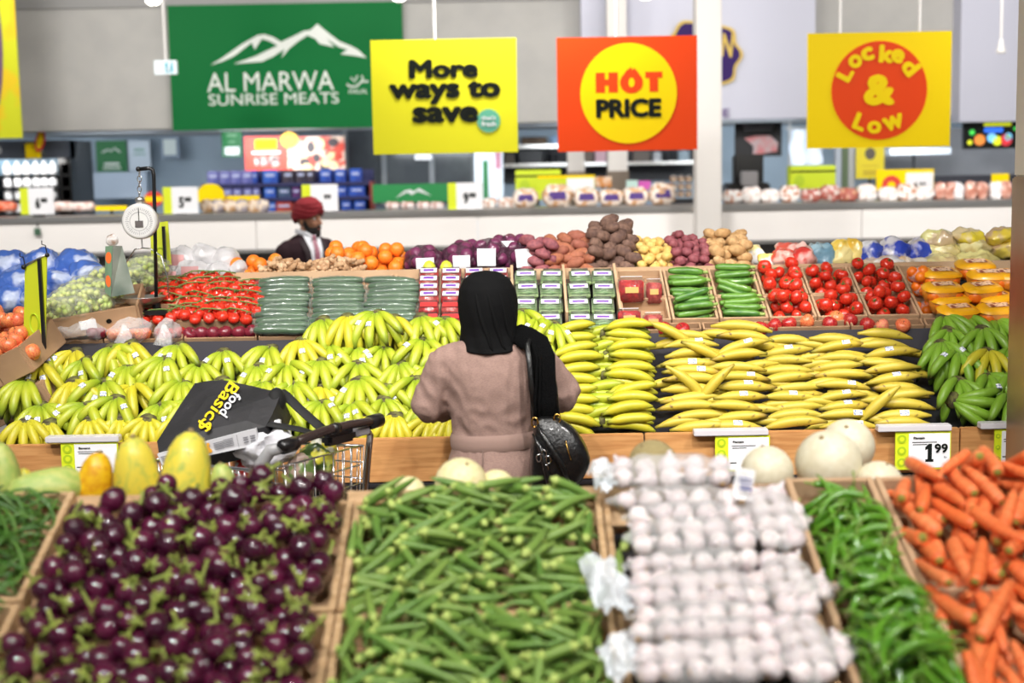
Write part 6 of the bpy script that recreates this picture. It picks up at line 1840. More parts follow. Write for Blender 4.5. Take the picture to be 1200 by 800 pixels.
for i in range(5):
    c = loc(163.3, 203.5 + 6 * i)
    ring = [c + Vector(((.009 * math.cos(t) if i % 2 else 0), (0 if i % 2 else .009 * math.cos(t)), .014 * math.sin(t))) for t in [2 * PI * j / 10 for j in range(10)]]
    mb.tube(ring, .0024, 5, closed=True)
kid(o, 'chain', mb, CHROME, smooth=True)
c = loc(165, 259)
FY = rot(PI / 2)
kid(o, 'top_cap', MB().lathe([(.012, 0), (.02, .004), (.022, .02), (.018, .028), (.008, .03)], 12, M=tr(loc(164, 238.5))), STEEL, smooth=True)
kid(o, 'dial_case', MB().lathe([(.03, -.03), (.07, -.028), (.08, -.015), (.08, .022), (.075, .03), (.069, .031)], 36, M=tr(c) @ FY), mat('scale_white', (196, 194, 192), .3), smooth=True)
df = kid(o, 'dial_face', MB().lathe([(.068, .0305), (.068, .0315)], 36, M=tr(c) @ FY), mat('dial_white', (206, 205, 204), .6))
mb = MB()
for i in range(40):
    t = 2 * PI * i / 40
    a_, b_ = (.050, .060) if i % 5 else (.045, .062)
    mb.tube([c + Vector((a_ * math.sin(t), -.0325, a_ * math.cos(t))), c + Vector((b_ * math.sin(t), -.0325, b_ * math.cos(t)))], .0009, 4)
mb.tube([c + Vector((.041 * math.cos(t), -.0325, .041 * math.sin(t))) for t in [2 * PI * j / 32 for j in range(32)]], .0008, 4, closed=True)
kid(df, 'scale_marks', mb, INKG)
kid(df, 'pointer', MB().box(c + Vector((0, -.034, .03)), (.003, .002, .06)), INK)
kid(df, 'centre_plate', MB().box(c + Vector((0, -.0335, -.012)), (.036, .002, .03)).box(c + Vector((0, -.035, -.012)), (.022, .002, .016)), mat('plate_grey', (90, 84, 84), .5))
kid(o, 'pan_hook', MB().tube([c + Vector((0, 0, -.08)), c + Vector((0, 0, -.12))], .003, 6), STEEL)
pc = loc(168, 349)
kid(o, 'pan', MB().lathe([(.02, -.032), (.06, -.028), (.085, -.012), (.097, .004), (.1, .006), (.095, .008), (.082, -.008), (.058, -.022), (.01, -.027)], 30, M=tr(pc)), STEEL, smooth=True)
kid(o, 'bail', MB().tube([c + Vector((.0, .0, -.12)), loc(176, 291), loc(189, 300), loc(196, 325), loc(198, 349)], .0034, 6).tube([c + Vector((.0, .0, -.12)), loc(158, 292), loc(146, 310), loc(140, 349)], .0034, 6), CHROME, smooth=True)
# lime flags
def lime_flag(quad, Y, yaw, post, label, rod=True):
    pts = [P(x, y, Y) for x, y in quad]
    c = sum(pts, Vector()) / 4
    o = thing('lime_flag', tr(c.x, Y, c.z), label, 'sign stand')
    tl, tr_, br, bl = [Vector((p.x - c.x, yaw * (p.x - c.x), p.z - c.z)) for p in pts]
    n = Vector((0, .008, 0))
    mb = MB().add([tl, tr_, br, bl, tl + n, tr_ + n, br + n, bl + n], [(0, 3, 2, 1), (4, 5, 6, 7), (0, 1, 5, 4), (1, 2, 6, 5), (2, 3, 7, 6), (3, 0, 4, 7)])
    kid(o, 'lime_panel', mb, mat('flag_lime', (196, 206, 40), .5))
    m = bl.lerp(br, .5) * .55 + tl * .02
    kid(o, 'ring_print', MB().tube([m + Vector((.022 * math.cos(t), yaw * .022 * math.cos(t) - .003, .04 * math.sin(t))) for t in [2 * PI * j / 20 for j in range(20)]], .004, 4, closed=True), LIMED)
    px, y0, y1 = post
    a_, b_ = P(px, y0, Y - .03), P(px, y1, Y - .03)
    kid(o, 'post', MB().box(((a_.x + b_.x) / 2 - c.x, -.03, (a_.z + b_.z) / 2 - c.z), (.014, .014, a_.z - b_.z)), BLACK)
    if rod:
        kid(o, 'rod', MB().tube([tl + Vector((-.004, -.004, .004)), tr_ + Vector((.004, -.004, .004))], .004, 6), STEEL, smooth=True)
        kid(o, 'knob', MB().ell(tl + Vector((-.002, -.008, 0)), .011, 10, 8), BLACK, smooth=True)
        kid(o, 'knob', MB().ell(tr_ + Vector((.004, -.008, 0)), .010, 10, 8), BLACK, smooth=True)
        for q in (tl, tr_):
            h = q + Vector((0, 0, .01))
            kid(o, 'hook', MB().tube([h, h + Vector((-.004, 0, .03)), h + Vector((-.018, 0, .034)), h + Vector((-.018, 0, .05))], .0025, 5), BLACK)
    return o
lime_flag([(27, 313), (58, 298), (55, 400), (24, 402)], 5.95, -.5, (49, 303, 412), 'lime green flag sign on a black post above the left apple crate')
lime_flag([(176, 262), (196, 259), (200, 310), (178, 313)], 6.75, .2, (193, 265, 330), 'lime green flag sign on a black post behind the dial scale', False)
# printed produce-bag tower beside the scale
b0 = P(142, 344, 6.3)
def lt(px, py, dy=0):
    v = P(px, py, 6.3) - b0
    return Vector((v.x, dy, v.z))
o = thing('bag_tower', tr(b0), 'tapering green printed bag dispenser left of the dial scale', 'dispenser')
q = [lt(126, 288, -.03), lt(136, 287, -.05), lt(143, 288, .0), lt(133, 289, .03), lt(127, 341, -.05), lt(136, 346, -.08), lt(158, 343, .0), lt(148, 338, .06)]
kid(o, 'tower_body', MB().add(q, [(0, 1, 5, 4)[::-1], (1, 2, 6, 5)[::-1], (2, 3, 7, 6)[::-1], (3, 0, 4, 7)[::-1], (0, 3, 2, 1)[::-1], (4, 5, 6, 7)[::-1]]), mat('tower_grey', (150, 158, 148), .2, (96, 110, 100), 5, coat=.5))
def on(u, v, d=.003):
    return (q[0].lerp(q[1], u)).lerp(q[4].lerp(q[5], u), v) + Vector((-.3 * d, -d, 0))
kid(o, 'green_face', MB().add([on(0, 0), on(1, 0), on(1, 1), on(0, 1)], [(0, 3, 2, 1)]), mat('tower_green', (108, 136, 110), .5))
kid(o, 'fruit_print', MB().add([on(.5 + .42 * math.cos(t), .24 + .12 * math.sin(t), .005) for t in [2 * PI * j / 14 for j in range(14)]], [tuple(range(14))]).add([on(.55 + .42 * math.cos(t), .72 + .12 * math.sin(t), .005) for t in [2 * PI * j / 14 for j in range(14)]], [tuple(range(14))]), mat('fruit_print', (236, 110, 50), .5))
kid(o, 'loose_bag', MB().ell(lt(132, 281, -.01), (.025, .02, .03), 12, 8).jitter(.008, 40, 3), mat('loose_bag', (228, 226, 226), .5, (150, 120, 100), 30), smooth=True)

# ------------------------------------------------------------------ people
SKIN = mat('skin_tan', (176, 128, 98), .55, sss=.2)
SKINB = mat('skin_brown', (150, 104, 78), .55, sss=.2)
EYEW = mat('eye_white', (230, 226, 220), .3)
EYEB = mat('eye_dark', (34, 22, 16), .3)
LIP = mat('lips', (140, 78, 70), .5)

def hand(mb, wrist, d, n, side, curl=.5, s=1.0):
    """palm and five bent fingers from the wrist along d; n is the back of the hand; side +1 puts the thumb on d x n"""
    d, n = Vector(d).normalized(), Vector(n).normalized()
    n = (n - d * n.dot(d)).normalized()
    t = d.cross(n) * side
    w = Vector(wrist)
    for k in range(4):
        o_ = t * ((.027 - .018 * k) * s)
        mb.limb([w + t * (.012 - .008 * k) * s, w + d * .045 * s + o_ * .9, w + d * (.09 - .004 * abs(k - 1)) * s + o_], [.017 * s, .0155 * s, .0125 * s], 8)
        L = [.036, .042, .039, .031][k] * s
        p = w + d * (.09 - .004 * abs(k - 1)) * s + o_
        pts, rr_ = [p], [.0098 * s]
        a_ = .25 * curl
        for j in range(3):
            a_ += curl * (.55 + .15 * j)
            dd = (d * math.cos(a_) - n * math.sin(a_) + t * (.06 * (1.5 - k))).normalized()
            pts.append(pts[-1] + dd * L * (1 - .22 * j))
            rr_.append((.0092 - .0008 * j) * s)
        mb.limb(pts, rr_, 8)
    p = w + d * .025 * s + t * .026 * s
    mb.limb([p, p + (d * .5 + t * .75 - n * .3).normalized() * .038 * s, p + (d * .5 + t * .75 - n * .3).normalized() * .038 * s + (d * .85 + t * .2 - n * .4).normalized() * .03 * s], [.0145 * s, .0115 * s, .009 * s], 8)

def head(mb, c, f, s=1.0, ears=True):
    """skull, jaw, nose, brows, lips and ears around c, looking along f (horizontal)"""
    f = Vector(f).normalized()
    r = Vector((-f.y, f.x, 0))
    M = Matrix((r, f, Vector((0, 0, 1)))).transposed().to_4x4()
    M = tr(c) @ M @ sca(s)
    mb.ell((0, -.012, .025), (.074, .092, .088), 20, 14, M=M)
    mb.ell((0, .022, -.035), (.058, .066, .078), 18, 12, M=M)
    mb.ell((0, .058, -.088), (.024, .024, .022), 12, 8, M=M)
    mb.limb([(0, .088, .012), (0, .104, -.018), (0, .109, -.03)], [.009, .0115, .0125], 8, M=M)
    for q in (-1, 1):
        mb.ell((q * .012, .098, -.033), (.009, .010, .008), 8, 6, M=M)
        mb.limb([(q * .012, .087, .022), (q * .034, .081, .026), (q * .054, .062, .020)], [.008, .0085, .007], 8, M=M)
        mb.ell((q * .04, .062, -.024), (.022, .02, .02), 10, 8, M=M)
        if ears:
            mb.ell((q * .076, -.008, -.008), (.009, .02, .031), 10, 8, M=M)
            mb.ell((q * .081, -.014, .004), (.007, .012, .02), 8, 6, M=M)
    mb.limb([(-.02, .083, -.062), (0, .09, -.058), (.02, .083, -.062)], [.006, .008, .006], 8, M=M)
    mb.limb([(-.017, .083, -.071), (0, .088, -.073), (.017, .083, -.071)], [.006, .008, .006], 8, M=M)
    return M
def face_bits(o, M):
    for q in (-1, 1):
        kid(o, 'eye', MB().ell((q * .033, .0765, .006), (.0125, .008, .0075), 12, 8, M=M).ell((q * .033, .0835, .006), (.0055, .003, .0055), 10, 6, 1, M=M), [EYEW, EYEB], smooth=True)
        kid(o, 'eyebrow', MB().tube([M @ Vector((q * .015, .0965, .028)), M @ Vector((q * .034, .091, .034)), M @ Vector((q * .055, .070, .027))], [.003, .0042, .002], 6), EYEB, smooth=True)
    kid(o, 'lips', MB().tube([M @ Vector((-.021, .087, -.066)), M @ Vector((0, .0965, -.065)), M @ Vector((.021, .087, -.066))], [.003, .0058, .003], 8), LIP, smooth=True)

# ---- the woman, seen from behind
W0 = Vector((-0.071, 5.12, 0))
wo = thing('person', tr(W0), 'woman in black headscarf and taupe coat, seen from behind, picking bananas', 'person')
mb = MB()
WM = head(mb, (-.018, .02, 1.505), (0.05, 1, 0), .93, ears=False)
mb.limb([(-.012, 0, 1.30), (-.014, .01, 1.42)], [.06, .052], 14)
mb.limb([(0, 0, .86), (0, 0, 1.05), (0, 0, 1.24)], [.13, .115, .12], 16)
mb.limb([(-.13, 0, 1.31), (0, 0, 1.32), (.13, 0, 1.31)], [.055, .07, .055], 12)
LW, RW = Vector((-.135, .345, 1.085)), Vector((.165, .345, 1.10))
LE, RE = Vector((-.222, .03, 1.135)), Vector((.238, .03, 1.165))
mb.limb([(-.16, 0, 1.305), LE, LW], [.052, .042, .028], 12)
mb.limb([(.16, 0, 1.305), RE, RW], [.052, .042, .028], 12)
hand(mb, LW + Vector((.004, .015, 0)), (.12, 1, -.12), (0, .2, 1), 1, .55, .92)
hand(mb, RW + Vector((-.004, .015, 0)), (-.12, 1, -.12), (0, .2, 1), -1, .55, .92)
for q in (-1, 1):
    mb.limb([(q * .085, 0, .85), (q * .09, .01, .48), (q * .09, -.02, .09)], [.09, .06, .04], 12)
    mb.limb([(q * .09, -.03, .05), (q * .095, .06, .04), (q * .1, .16, .03)], [.04, .038, .028], 10)
fuse('body', mb, .0058, [SKIN], wo, 4)
face_bits(wo, WM)
for q in (-1, 1):
    kid(wo, 'shoe', MB().limb([(q * .09, -.04, .048), (q * .095, .07, .044), (q * .1, .18, .038)], [.048, .046, .036], 12), mat('shoe_black', (24, 22, 22), .4), smooth=True)
COAT = mat('coat_taupe', (150, 124, 114), .85, (138, 112, 104), 120, bump=.25, bscale=420, spec=.2, stretch=(1, 1, 3))
def rings(lst, n=36, mb=None):
    """closed loft of elliptical rings (z, cx, cy, rx, ry)"""
    mb = mb or MB()
    vs, fs = [], []
    for z, cx_, cy_, rx, ry in lst:
        for j in range(n):
            t = 2 * PI * j / n
            vs.append((cx_ + rx * math.cos(t), cy_ + ry * math.sin(t), z))
    for i in range(len(lst) - 1):
        for j in range(n):
            fs.append((i * n + j, i * n + (j + 1) % n, (i + 1) * n + (j + 1) % n, (i + 1) * n + j))
    fs.append(tuple(range(n))[::-1])
    fs.append(tuple((len(lst) - 1) * n + j for j in range(n)))
    return mb.add(vs, fs)
mb = rings([(.12, 0, .02, .25, .2), (.35, 0, .01, .225, .18), (.62, 0, 0, .20, .165), (.82, 0, 0, .185, .155), (.93, 0, 0, .176, .145), (1.0, 0, 0, .158, .128), (1.06, 0, 0, .156, .126), (1.14, 0, 0, .168, .132), (1.22, .0, 0, .184, .134), (1.28, 0, 0, .19, .128), (1.33, 0, 0, .178, .108), (1.365, -.005, 0, .145, .088), (1.385, -.01, 0, .10, .075), (1.40, -.012, .005, .075, .07)])
mb.limb([(-.135, 0, 1.305), (-.172, .005, 1.28), LE + Vector((-.012, -.005, .01)), LE + Vector((0.004, .06, -.005)), LW + Vector((0, -.03, 0))], [.07, .078, .074, .074, .05], 16)
mb.limb([(.135, 0, 1.305), (.172, .005, 1.285), RE + Vector((.012, -.005, .01)), RE + Vector((-.004, .06, -.005)), RW + Vector((0, -.03, 0))], [.07, .078, .074, .074, .05], 16)
def wrinkle(p):
    v = Vector((p.x * 9, p.y * 5, p.z * 7))
    a_ = noise.noise(v) * .006
    b_ = abs(noise.noise(Vector((p.x * 20 + p.z * 14, p.y * 8, p.z * 10 - p.x * 12)))) * .010
    k = .35 + .65 * min(1, abs(p.x) / .2) + .4 * math.exp(-((p.z - 1.08) / .06) ** 2)
    lo_ = max(0, min(1, (.99 - p.z) / .06))
    b_ = b_ * (1 - lo_) + lo_ * abs(noise.noise(Vector((p.x * 16, p.y * 12, p.z * 1.5)))) * .014
    return a_ * .8 - b_ * k * 1.35
fuse('coat', mb, .009, [COAT], wo, 5, wrinkle)
mb = MB()
n = 40
def beltfn(u, v):
    t = 2 * PI * v
    pr = math.sin(PI * u) ** .4
    z = .985 + .06 * u + .006 * math.cos(t + .6)
    return (.157 * math.cos(t) + .006 * pr * math.cos(t) + .001, .127 * math.sin(t) + .006 * pr * math.sin(t), z)
kid(wo, 'belt', MB().grid(beltfn, 6, n, wrap=True), mat('belt_taupe', (146, 120, 110), .85, bump=.2, bscale=420), smooth=True)
kid(wo, 'back_seam', MB().tube([(-.04 + .0, -.1375, 1.0 + .0), (-.042, -.146, .93), (-.045, -.158, .82)], .002, 5), mat('seam', (112, 90, 82), .9), smooth=True)
HIJ = mat('scarf_black', (12, 12, 13), .85, bump=.3, bscale=500, spec=.15)
def hijab(u, v):
    t = 2 * PI * v
    prof = [(1.628, .0), (1.622, .045), (1.600, .078), (1.565, .097), (1.52, .104), (1.47, .102), (1.43, .097), (1.40, .097), (1.378, .101), (1.36, .106)]
    x = u * (len(prof) - 1)
    i = min(int(x), len(prof) - 2)
    z = prof[i][0] + (prof[i + 1][0] - prof[i][0]) * (x - i)
    r = prof[i][1] + (prof[i + 1][1] - prof[i][1]) * (x - i)
    fold = 1 + .035 * u * math.sin(5 * t + 6 * u) + .03 * u * math.sin(9 * t - 9 * u)
    yy = r * 1.02 * fold * math.sin(t) - .005
    if yy > .06 and u > .2:
        yy = .06 + (yy - .06) * .35
    zz = z - (.02 * max(0, -math.sin(t)) if u > .85 else 0)
    return (-.02 + .012 * u + r * fold * math.cos(t), yy, zz)
hj = kid(wo, 'headscarf', MB().grid(hijab, 40, 56, wrap=True), HIJ, smooth=True)
hj.modifiers.new('t', 'SOLIDIFY').thickness = .004
rgm = random.Random(4)
for i in range(4):
    t0 = -2.3 + .45 * i
    pts = []
    for j in range(8):
        u = .3 + .65 * j / 7
        x, y, z = hijab(u, ((t0 + .9 * u) / (2 * PI)) % 1)
        pts.append((x * 1.0, y - .003, z))
    kid(wo, 'scarf_fold', MB().tube(pts, [.001, .006, .008, .009, .009, .008, .006, .001], 8), HIJ, smooth=True)
# shawl end over the right shoulder
SHW = mat('shawl_black', (10, 10, 11), .95, bump=1.0, bscale=260, spec=.1)
wl = lambda px, py, Y: P(px, py, Y) - W0
mb = MB()
cen = [wl(604, 388, 5.10), wl(616, 395, 5.04), wl(629, 403, 5.00), wl(636, 420, 4.965), wl(637, 445, 4.95), wl(637, 470, 4.945), wl(637, 492, 4.945)]
mb.tube(cen, [.040, .048, .050, .050, .050, .052, .050], 20, flat=(.34, .92), up=(0, -1, .4))
mb.jitter(.004, 22, 2)
kid(wo, 'shawl', mb, SHW, smooth=True)
mb = MB()
for k in range(5):
    off = -.03 + .015 * k
    mb.tube([c_ + Vector((off * (.5 + .5 * min(1, i / 3)), -.017, 0)) for i, c_ in enumerate(cen[2:])], .005, 6)
kid(wo, 'shawl_fold', mb, SHW, smooth=True)
mb = MB()
mb.tube([wl(630, 398, 5.2), wl(622, 396, 5.02), wl(619, 404, 4.98), wl(622, 425, 4.955), wl(624, 455, 4.95), wl(626, 492, 4.955)], .008, 8, flat=(.5, 1.2))
# ---- handbag on her right hip
YG2 = 4.93
hb0 = P(652, 560, YG2)
hbl = lambda px, py, Y=YG2: P(px, py, Y) - hb0
ho = thing('handbag', tr(hb0), 'slouchy black leather handbag hanging at the woman\'s right hip', 'handbag')
LEA = mat('leather_black', (13, 13, 14), .32, bump=.25, bscale=90, coat=.25)
vs, fs = [], []
n = 36
lst = [(487, 632, 652, .02), (491, 627, 657, .035), (499, 624.5, 671, .05), (508, 623, 679, .06), (520, 622, 687, .068), (535, 621, 694, .072), (548, 621, 690, .070), (560, 621.5, 682, .066), (571, 623, 676, .06), (578, 630, 668, .04)]
for (py, xa, xb, ry) in lst:
    a_, b_ = hbl(xa, py), hbl(xb, py)
    for j in range(n):
        t = 2 * PI * j / n
        e = .75
        cxx = math.copysign(abs(math.cos(t)) ** e, math.cos(t))
        syy = math.copysign(abs(math.sin(t)) ** e, math.sin(t))
        vs.append(((a_.x + b_.x) / 2 + (b_.x - a_.x) / 2 * cxx, ry * syy, (a_.z + b_.z) / 2))
for i in range(len(lst) - 1):
    for j in range(n):
        fs.append((i * n + j, (i + 1) * n + j, (i + 1) * n + (j + 1) % n, i * n + (j + 1) % n))
fs += [tuple(range(n)), tuple((len(lst) - 1) * n + j for j in range(n))[::-1]]
mb = MB().add(vs, fs).jitter(.008, 16, 6).jitter(.004, 42, 9)
bo = kid(ho, 'bag_body', mb, LEA, smooth=True)
sb = bo.modifiers.new('s', 'SUBSURF')
sb.levels = sb.render_levels = 1
kid(ho, 'flap_fold', MB().tube([hbl(628, 494) + Vector((0, -.055, 0)), hbl(640, 512) + Vector((0, -.074, 0)), hbl(655, 535) + Vector((0, -.083, 0)), hbl(668, 565) + Vector((0, -.07, 0))], [.004, .012, .013, .006], 8), LEA, smooth=True)
kid(ho, 'flap_fold', MB().tube([hbl(624, 505) + Vector((0, -.05, 0)), hbl(634, 522) + Vector((0, -.072, 0)), hbl(640, 548) + Vector((0, -.08, 0)), hbl(643, 570) + Vector((0, -.068, 0))], [.004, .01, .01, .005], 8), LEA, smooth=True)
GLD = mat('gold_metal', (206, 164, 84), .25, metal=1.0)
kid(ho, 'zip', MB().tube([hbl(662, 512) + Vector((0, -.070, 0)), hbl(665, 524) + Vector((0, -.077, 0)), hbl(668, 534) + Vector((0, -.078, 0))], .0022, 6), GLD, smooth=True)
for (px, py) in ((626.5, 493), (652.5, 489)):
    c = hbl(px, py) + Vector((0, -.03, 0))
    kid(ho, 'ring', MB().tube([c + Vector((.011 * math.cos(t), 0, .017 * math.sin(t))) for t in [2 * PI * j / 14 for j in range(14)]], .0034, 6, closed=True), GLD, smooth=True)
for (px, py, tl_) in ((631, 531, .3), (637, 526, -.4), (642, 533, .8), (639, 543, -.8)):
    c = hbl(px, py) + Vector((0, -.082, 0))
    kid(ho, 'clasp', MB().tube([c + Vector((.008 * math.cos(t + tl_), -.003 * math.sin(t), .014 * math.sin(t + tl_))) for t in [2 * PI * j / 12 for j in range(12)]], .003, 6, closed=True), CHROME, smooth=True)
st_ = lambda px, py, Y: P(px, py, Y) - hb0
kid(ho, 'strap', MB().tube([st_(627, 491, 4.94), st_(623, 455, 4.93), st_(620.5, 425, 4.935), st_(618, 404, 4.965), st_(622, 394.5, 5.03), st_(630, 396, 5.16)], .0085, 8, flat=(.5, 1.2)), LEA, smooth=True)
kid(ho, 'strap', MB().tube([st_(653, 488, 4.94), st_(650, 455, 4.94), st_(645, 425, 4.95), st_(640, 408, 4.98), st_(640, 400, 5.06), st_(644, 402, 5.16)], .0085, 8, flat=(.5, 1.2)), LEA, smooth=True)

# ---- the man beyond the produce
SUIT = mat('suit_plum', (44, 26, 32), .8, bump=.15, bscale=300, spec=.2)
M0 = Vector((-1.57, 11.0, 0))
mo = thing('person', tr(M0) @ rot(0, 0, math.radians(38)) @ sca(1.025), 'bearded man in a red turban and dark plum suit beyond the oranges', 'person')
TH = math.radians(24)           # head turned further
f = Vector((math.sin(TH), -math.cos(TH), 0))
mb = MB()
MH = head(mb, (.015, -.015, 1.585), f, 1.02)
mb.limb([(0, .01, 1.40), (.006, 0, 1.50)], [.065, .058], 14)
mb.limb([(0, 0, .9), (0, 0, 1.1), (0, 0, 1.3)], [.13, .13, .14], 16)
mb.limb([(-.15, 0, 1.38), (0, 0, 1.39), (.15, 0, 1.38)], [.06, .07, .06], 12)
for q in (-1, 1):
    mb.limb([(q * .185, 0, 1.37), (q * .235, .03, 1.10), (q * .23, -.03, .86)], [.052, .042, .03], 12)
    hand(mb, (q * .23, -.033, .85), (0, -.1, -1), (q, 0, 0), q, .35)
    mb.limb([(q * .09, 0, .9), (q * .1, -.01, .5), (q * .105, .01, .08)], [.085, .058, .042], 12)
    mb.limb([(q * .105, .03, .05), (q * .11, -.06, .045), (q * .115, -.17, .03)], [.042, .04, .028], 10)
fuse('body', mb, .0062, [SKINB], mo, 4)
face_bits(mo, MH)
for q in (-1, 1):
    kid(mo, 'shoe', MB().limb([(q * .105, .05, .05), (q * .11, -.06, .046), (q * .115, -.2, .038)], [.05, .048, .036], 12), mat('shoe_black', (24, 22, 22), .4), smooth=True)
mb = rings([(.78, 0, 0, .205, .145), (.95, 0, 0, .195, .14), (1.1, 0, 0, .19, .138), (1.25, 0, 0, .208, .142), (1.36, 0, 0, .215, .130), (1.42, 0, 0, .185, .105), (1.455, 0, .005, .12, .085), (1.475, 0, .01, .075, .07)])
for q in (-1, 1):
    mb.limb([(q * .165, 0, 1.375), (q * .195, .0, 1.35), (q * .245, .03, 1.10), (q * .238, -.03, .88)], [.066, .07, .06, .046], 14)
fuse('jacket', mb, .010, [SUIT], mo, 5, lambda p: noise.noise(p * 8) * .003)
for q in (-1, 1):
    kid(mo, 'trouser_leg', MB().limb([(q * .09, 0, .84), (q * .1, 0, .5), (q * .105, .01, .09)], [.105, .082, .07], 14), SUIT, smooth=True)
def chest(x, z, off):
    t = max(0, min(1, (1.47 - z) / .11))
    rx, ry = .09 + .122 * t, .078 + .062 * t
    if z < 1.36:
        rx, ry = .212, .142
    return -ry * math.sqrt(max(.05, 1 - (x / rx) ** 2)) - off
def vpanel(hw0, hw1, z0, z1, off, nm, m, cx0=0, cx1=0):
    return kid(mo, nm, MB().grid(lambda u, v: ((v - .5) * 2 * (hw0 + (hw1 - hw0) * u) + cx0 + (cx1 - cx0) * u, chest((v - .5) * 2 * (hw0 + (hw1 - hw0) * u) + cx0 + (cx1 - cx0) * u, z0 + (z1 - z0) * u, off), z0 + (z1 - z0) * u), 14, 11), m, smooth=True)
SHIRT = mat('shirt_white', (226, 226, 232), .7)
vpanel(.068, .020, 1.475, 1.02, .007, 'shirt_front', SHIRT)
vpanel(.016, .030, 1.455, 1.10, .013, 'tie', mat('tie_mauve', (150, 92, 110), .5, (170, 116, 130), 60))
kid(mo, 'tie_knot', MB().ell((0, chest(0, 1.45, .016), 1.452), (.018, .012, .02), 12, 8), MATS['tie_mauve'], smooth=True)
mb = MB()
for q in (-1, 1):
    mb.tube([(0 + q * .066, .05, 1.50), (q * .07, -.02, 1.495), (q * .045, -.075, 1.475), (q * .012, -.094, 1.455), (q * .03, -.11, 1.425)], [.012, .014, .016, .014, .006], 8, flat=(1.4, .5))
kid(mo, 'collar', mb, SHIRT, smooth=True)
for q in (-1, 1):
    vpanel(.022, .02, 1.44, 1.04, .012, 'lapel', mat('lapel_plum', (38, 22, 28), .75), q * .088, q * .030)
BRD = mat('beard_black', (22, 17, 15), .85, bump=.8, bscale=160)
mb = MB().ell((0, .030, -.076), (.059, .062, .050), 18, 12, M=MH).ell((0, .062, -.1), (.038, .034, .04), 14, 10, M=MH)
for q in (-1, 1):
    mb.limb([(q * .066, .005, -.012), (q * .061, .018, -.05), (q * .045, .04, -.085)], [.013, .018, .022], 10, M=MH)
    mb.limb([(q * .004, .0985, -.05), (q * .02, .092, -.054), (q * .032, .078, -.068)], [.006, .0075, .006], 8, M=MH)
fuse('beard', mb, .006, [BRD], mo, 2)
kid(mo, 'lips', MB().tube([MH @ Vector((-.016, .092, -.066)), MH @ Vector((0, .1005, -.066)), MH @ Vector((.016, .092, -.066))], [.003, .005, .003], 8), LIP, smooth=True)
TUR = mat('turban_red', (134, 22, 34), .8, bump=.3, bscale=220)
def turban(u, v):
    t = 2 * PI * v
    prof = [(.142, .0), (.139, .032), (.125, .064), (.100, .090), (.068, .107), (.034, .113), (.006, .108), (-.012, .095)]
    x = u * (len(prof) - 1)
    i = min(int(x), len(prof) - 2)
    z = prof[i][0] + (prof[i + 1][0] - prof[i][0]) * (x - i)
    r = prof[i][1] + (prof[i + 1][1] - prof[i][1]) * (x - i)
    s_ = math.sin(t)
    rip = 1 + .028 * (abs(math.sin(u * 13 + (t if s_ > 0 else -t) * 1.2)) - .5)
    peak = .03 * max(0, s_) ** 6 - .045 * max(0, -s_) ** 2 - .012 * abs(math.cos(t)) ** 2
    return MH @ Vector((r * rip * .98 * math.cos(t), r * rip * 1.1 * s_ - .012, .028 + z + peak * u))
tb = kid(mo, 'turban', MB().grid(turban, 34, 48, wrap=True), TUR, smooth=True)
tb.modifiers.new('t', 'SOLIDIFY').thickness = .005
mb = MB()
for k in range(4):
    for q in (-1, 1):
        pts = []
        for j in range(9):
            t = PI / 2 + q * (.12 + j * .26)
            p_ = Vector(turban(.95 - .14 * k - .035 * j * (1 if k < 3 else .4), (t / (2 * PI)) % 1))
            pts.append(p_ + (p_ - MH @ Vector((0, -.012, p_.z * 0 + .06))).normalized() * .002)
        mb.tube(pts, [.003] + [.0065] * 7 + [.003], 8, flat=(.8, 1.2))
kid(mo, 'turban_wrap', mb, TUR, smooth=True)

# ------------------------------------------------------------------ shopping cart, its bags and boxes
hx = Vector((.56, .83, 0)).normalized()
px_ = Vector((-hx.y, hx.x, 0))
CM = Matrix((hx, px_, Vector((0, 0, 1)))).transposed().to_4x4()
C0 = tr(-.632, 4.92, 0) @ CM
co = thing('shopping_cart', C0, 'chrome wire shopping cart with a bent black handle, left of the woman', 'cart')
GRP_ = mat('cart_grip', (22, 20, 22), .3, coat=.3)
GPL = mat('cart_plastic', (152, 152, 154), .4)
WIRE = CHROME
hz = 1.085
kid(co, 'handle', MB().tube([(-.25, .0, hz - .01), (-.17, -.012, hz + .008), (-.06, -.02, hz + .02), (.06, -.02, hz + .02), (.17, -.012, hz + .012), (.235, .0, hz + .004)], .0165, 14), mat('handle_brown', (52, 40, 38), .22, coat=.5), smooth=True)
for q, x in ((-1, -.232), (1, .225)):
    kid(co, 'end_grip', MB().tube([(x - .035, .002, hz - .01 + (.01 if q > 0 else 0)), (x - .03, .0, hz - .006 + (.01 if q > 0 else 0)), (x + .03, .0, hz - .004 + (.01 if q > 0 else 0)), (x + .036, .002, hz - .006 + (.01 if q > 0 else 0))], [.02, .026, .026, .019], 14), GRP_, smooth=True)
kid(co, 'handle_clip', MB().tube([(-.03, -.02, hz + .019), (.0, -.0205, hz + .02)], .02, 14), GRP_, smooth=True)
kid(co, 'lock_box', MB().box((.06, .03, hz - .028), (.15, .05, .045)), GRP_, bevel=.012)
kid(co, 'coin_slot', MB().box((.16, .012, hz - .022), (.07, .035, .03)), mat('cart_slot', (150, 146, 150), .4), bevel=.004)
kid(co, 'side_arm', MB().tube([(-.245, .01, hz - .012), (-.262, .055, hz - .022), (-.272, .09, hz - .07), (-.275, .10, hz - .16), (-.275, .105, hz - .34)], [.02, .023, .024, .024, .022], 12, flat=(1.0, .8)), GPL, smooth=True)
kid(co, 'side_arm', MB().tube([(.2, .02, hz - .02), (.235, .03, hz - .05), (.245, .05, hz - .12), (.25, .085, hz - .34), (.25, .11, .5)], [.012, .013, .013, .013, .013], 10), CHROME, smooth=True)
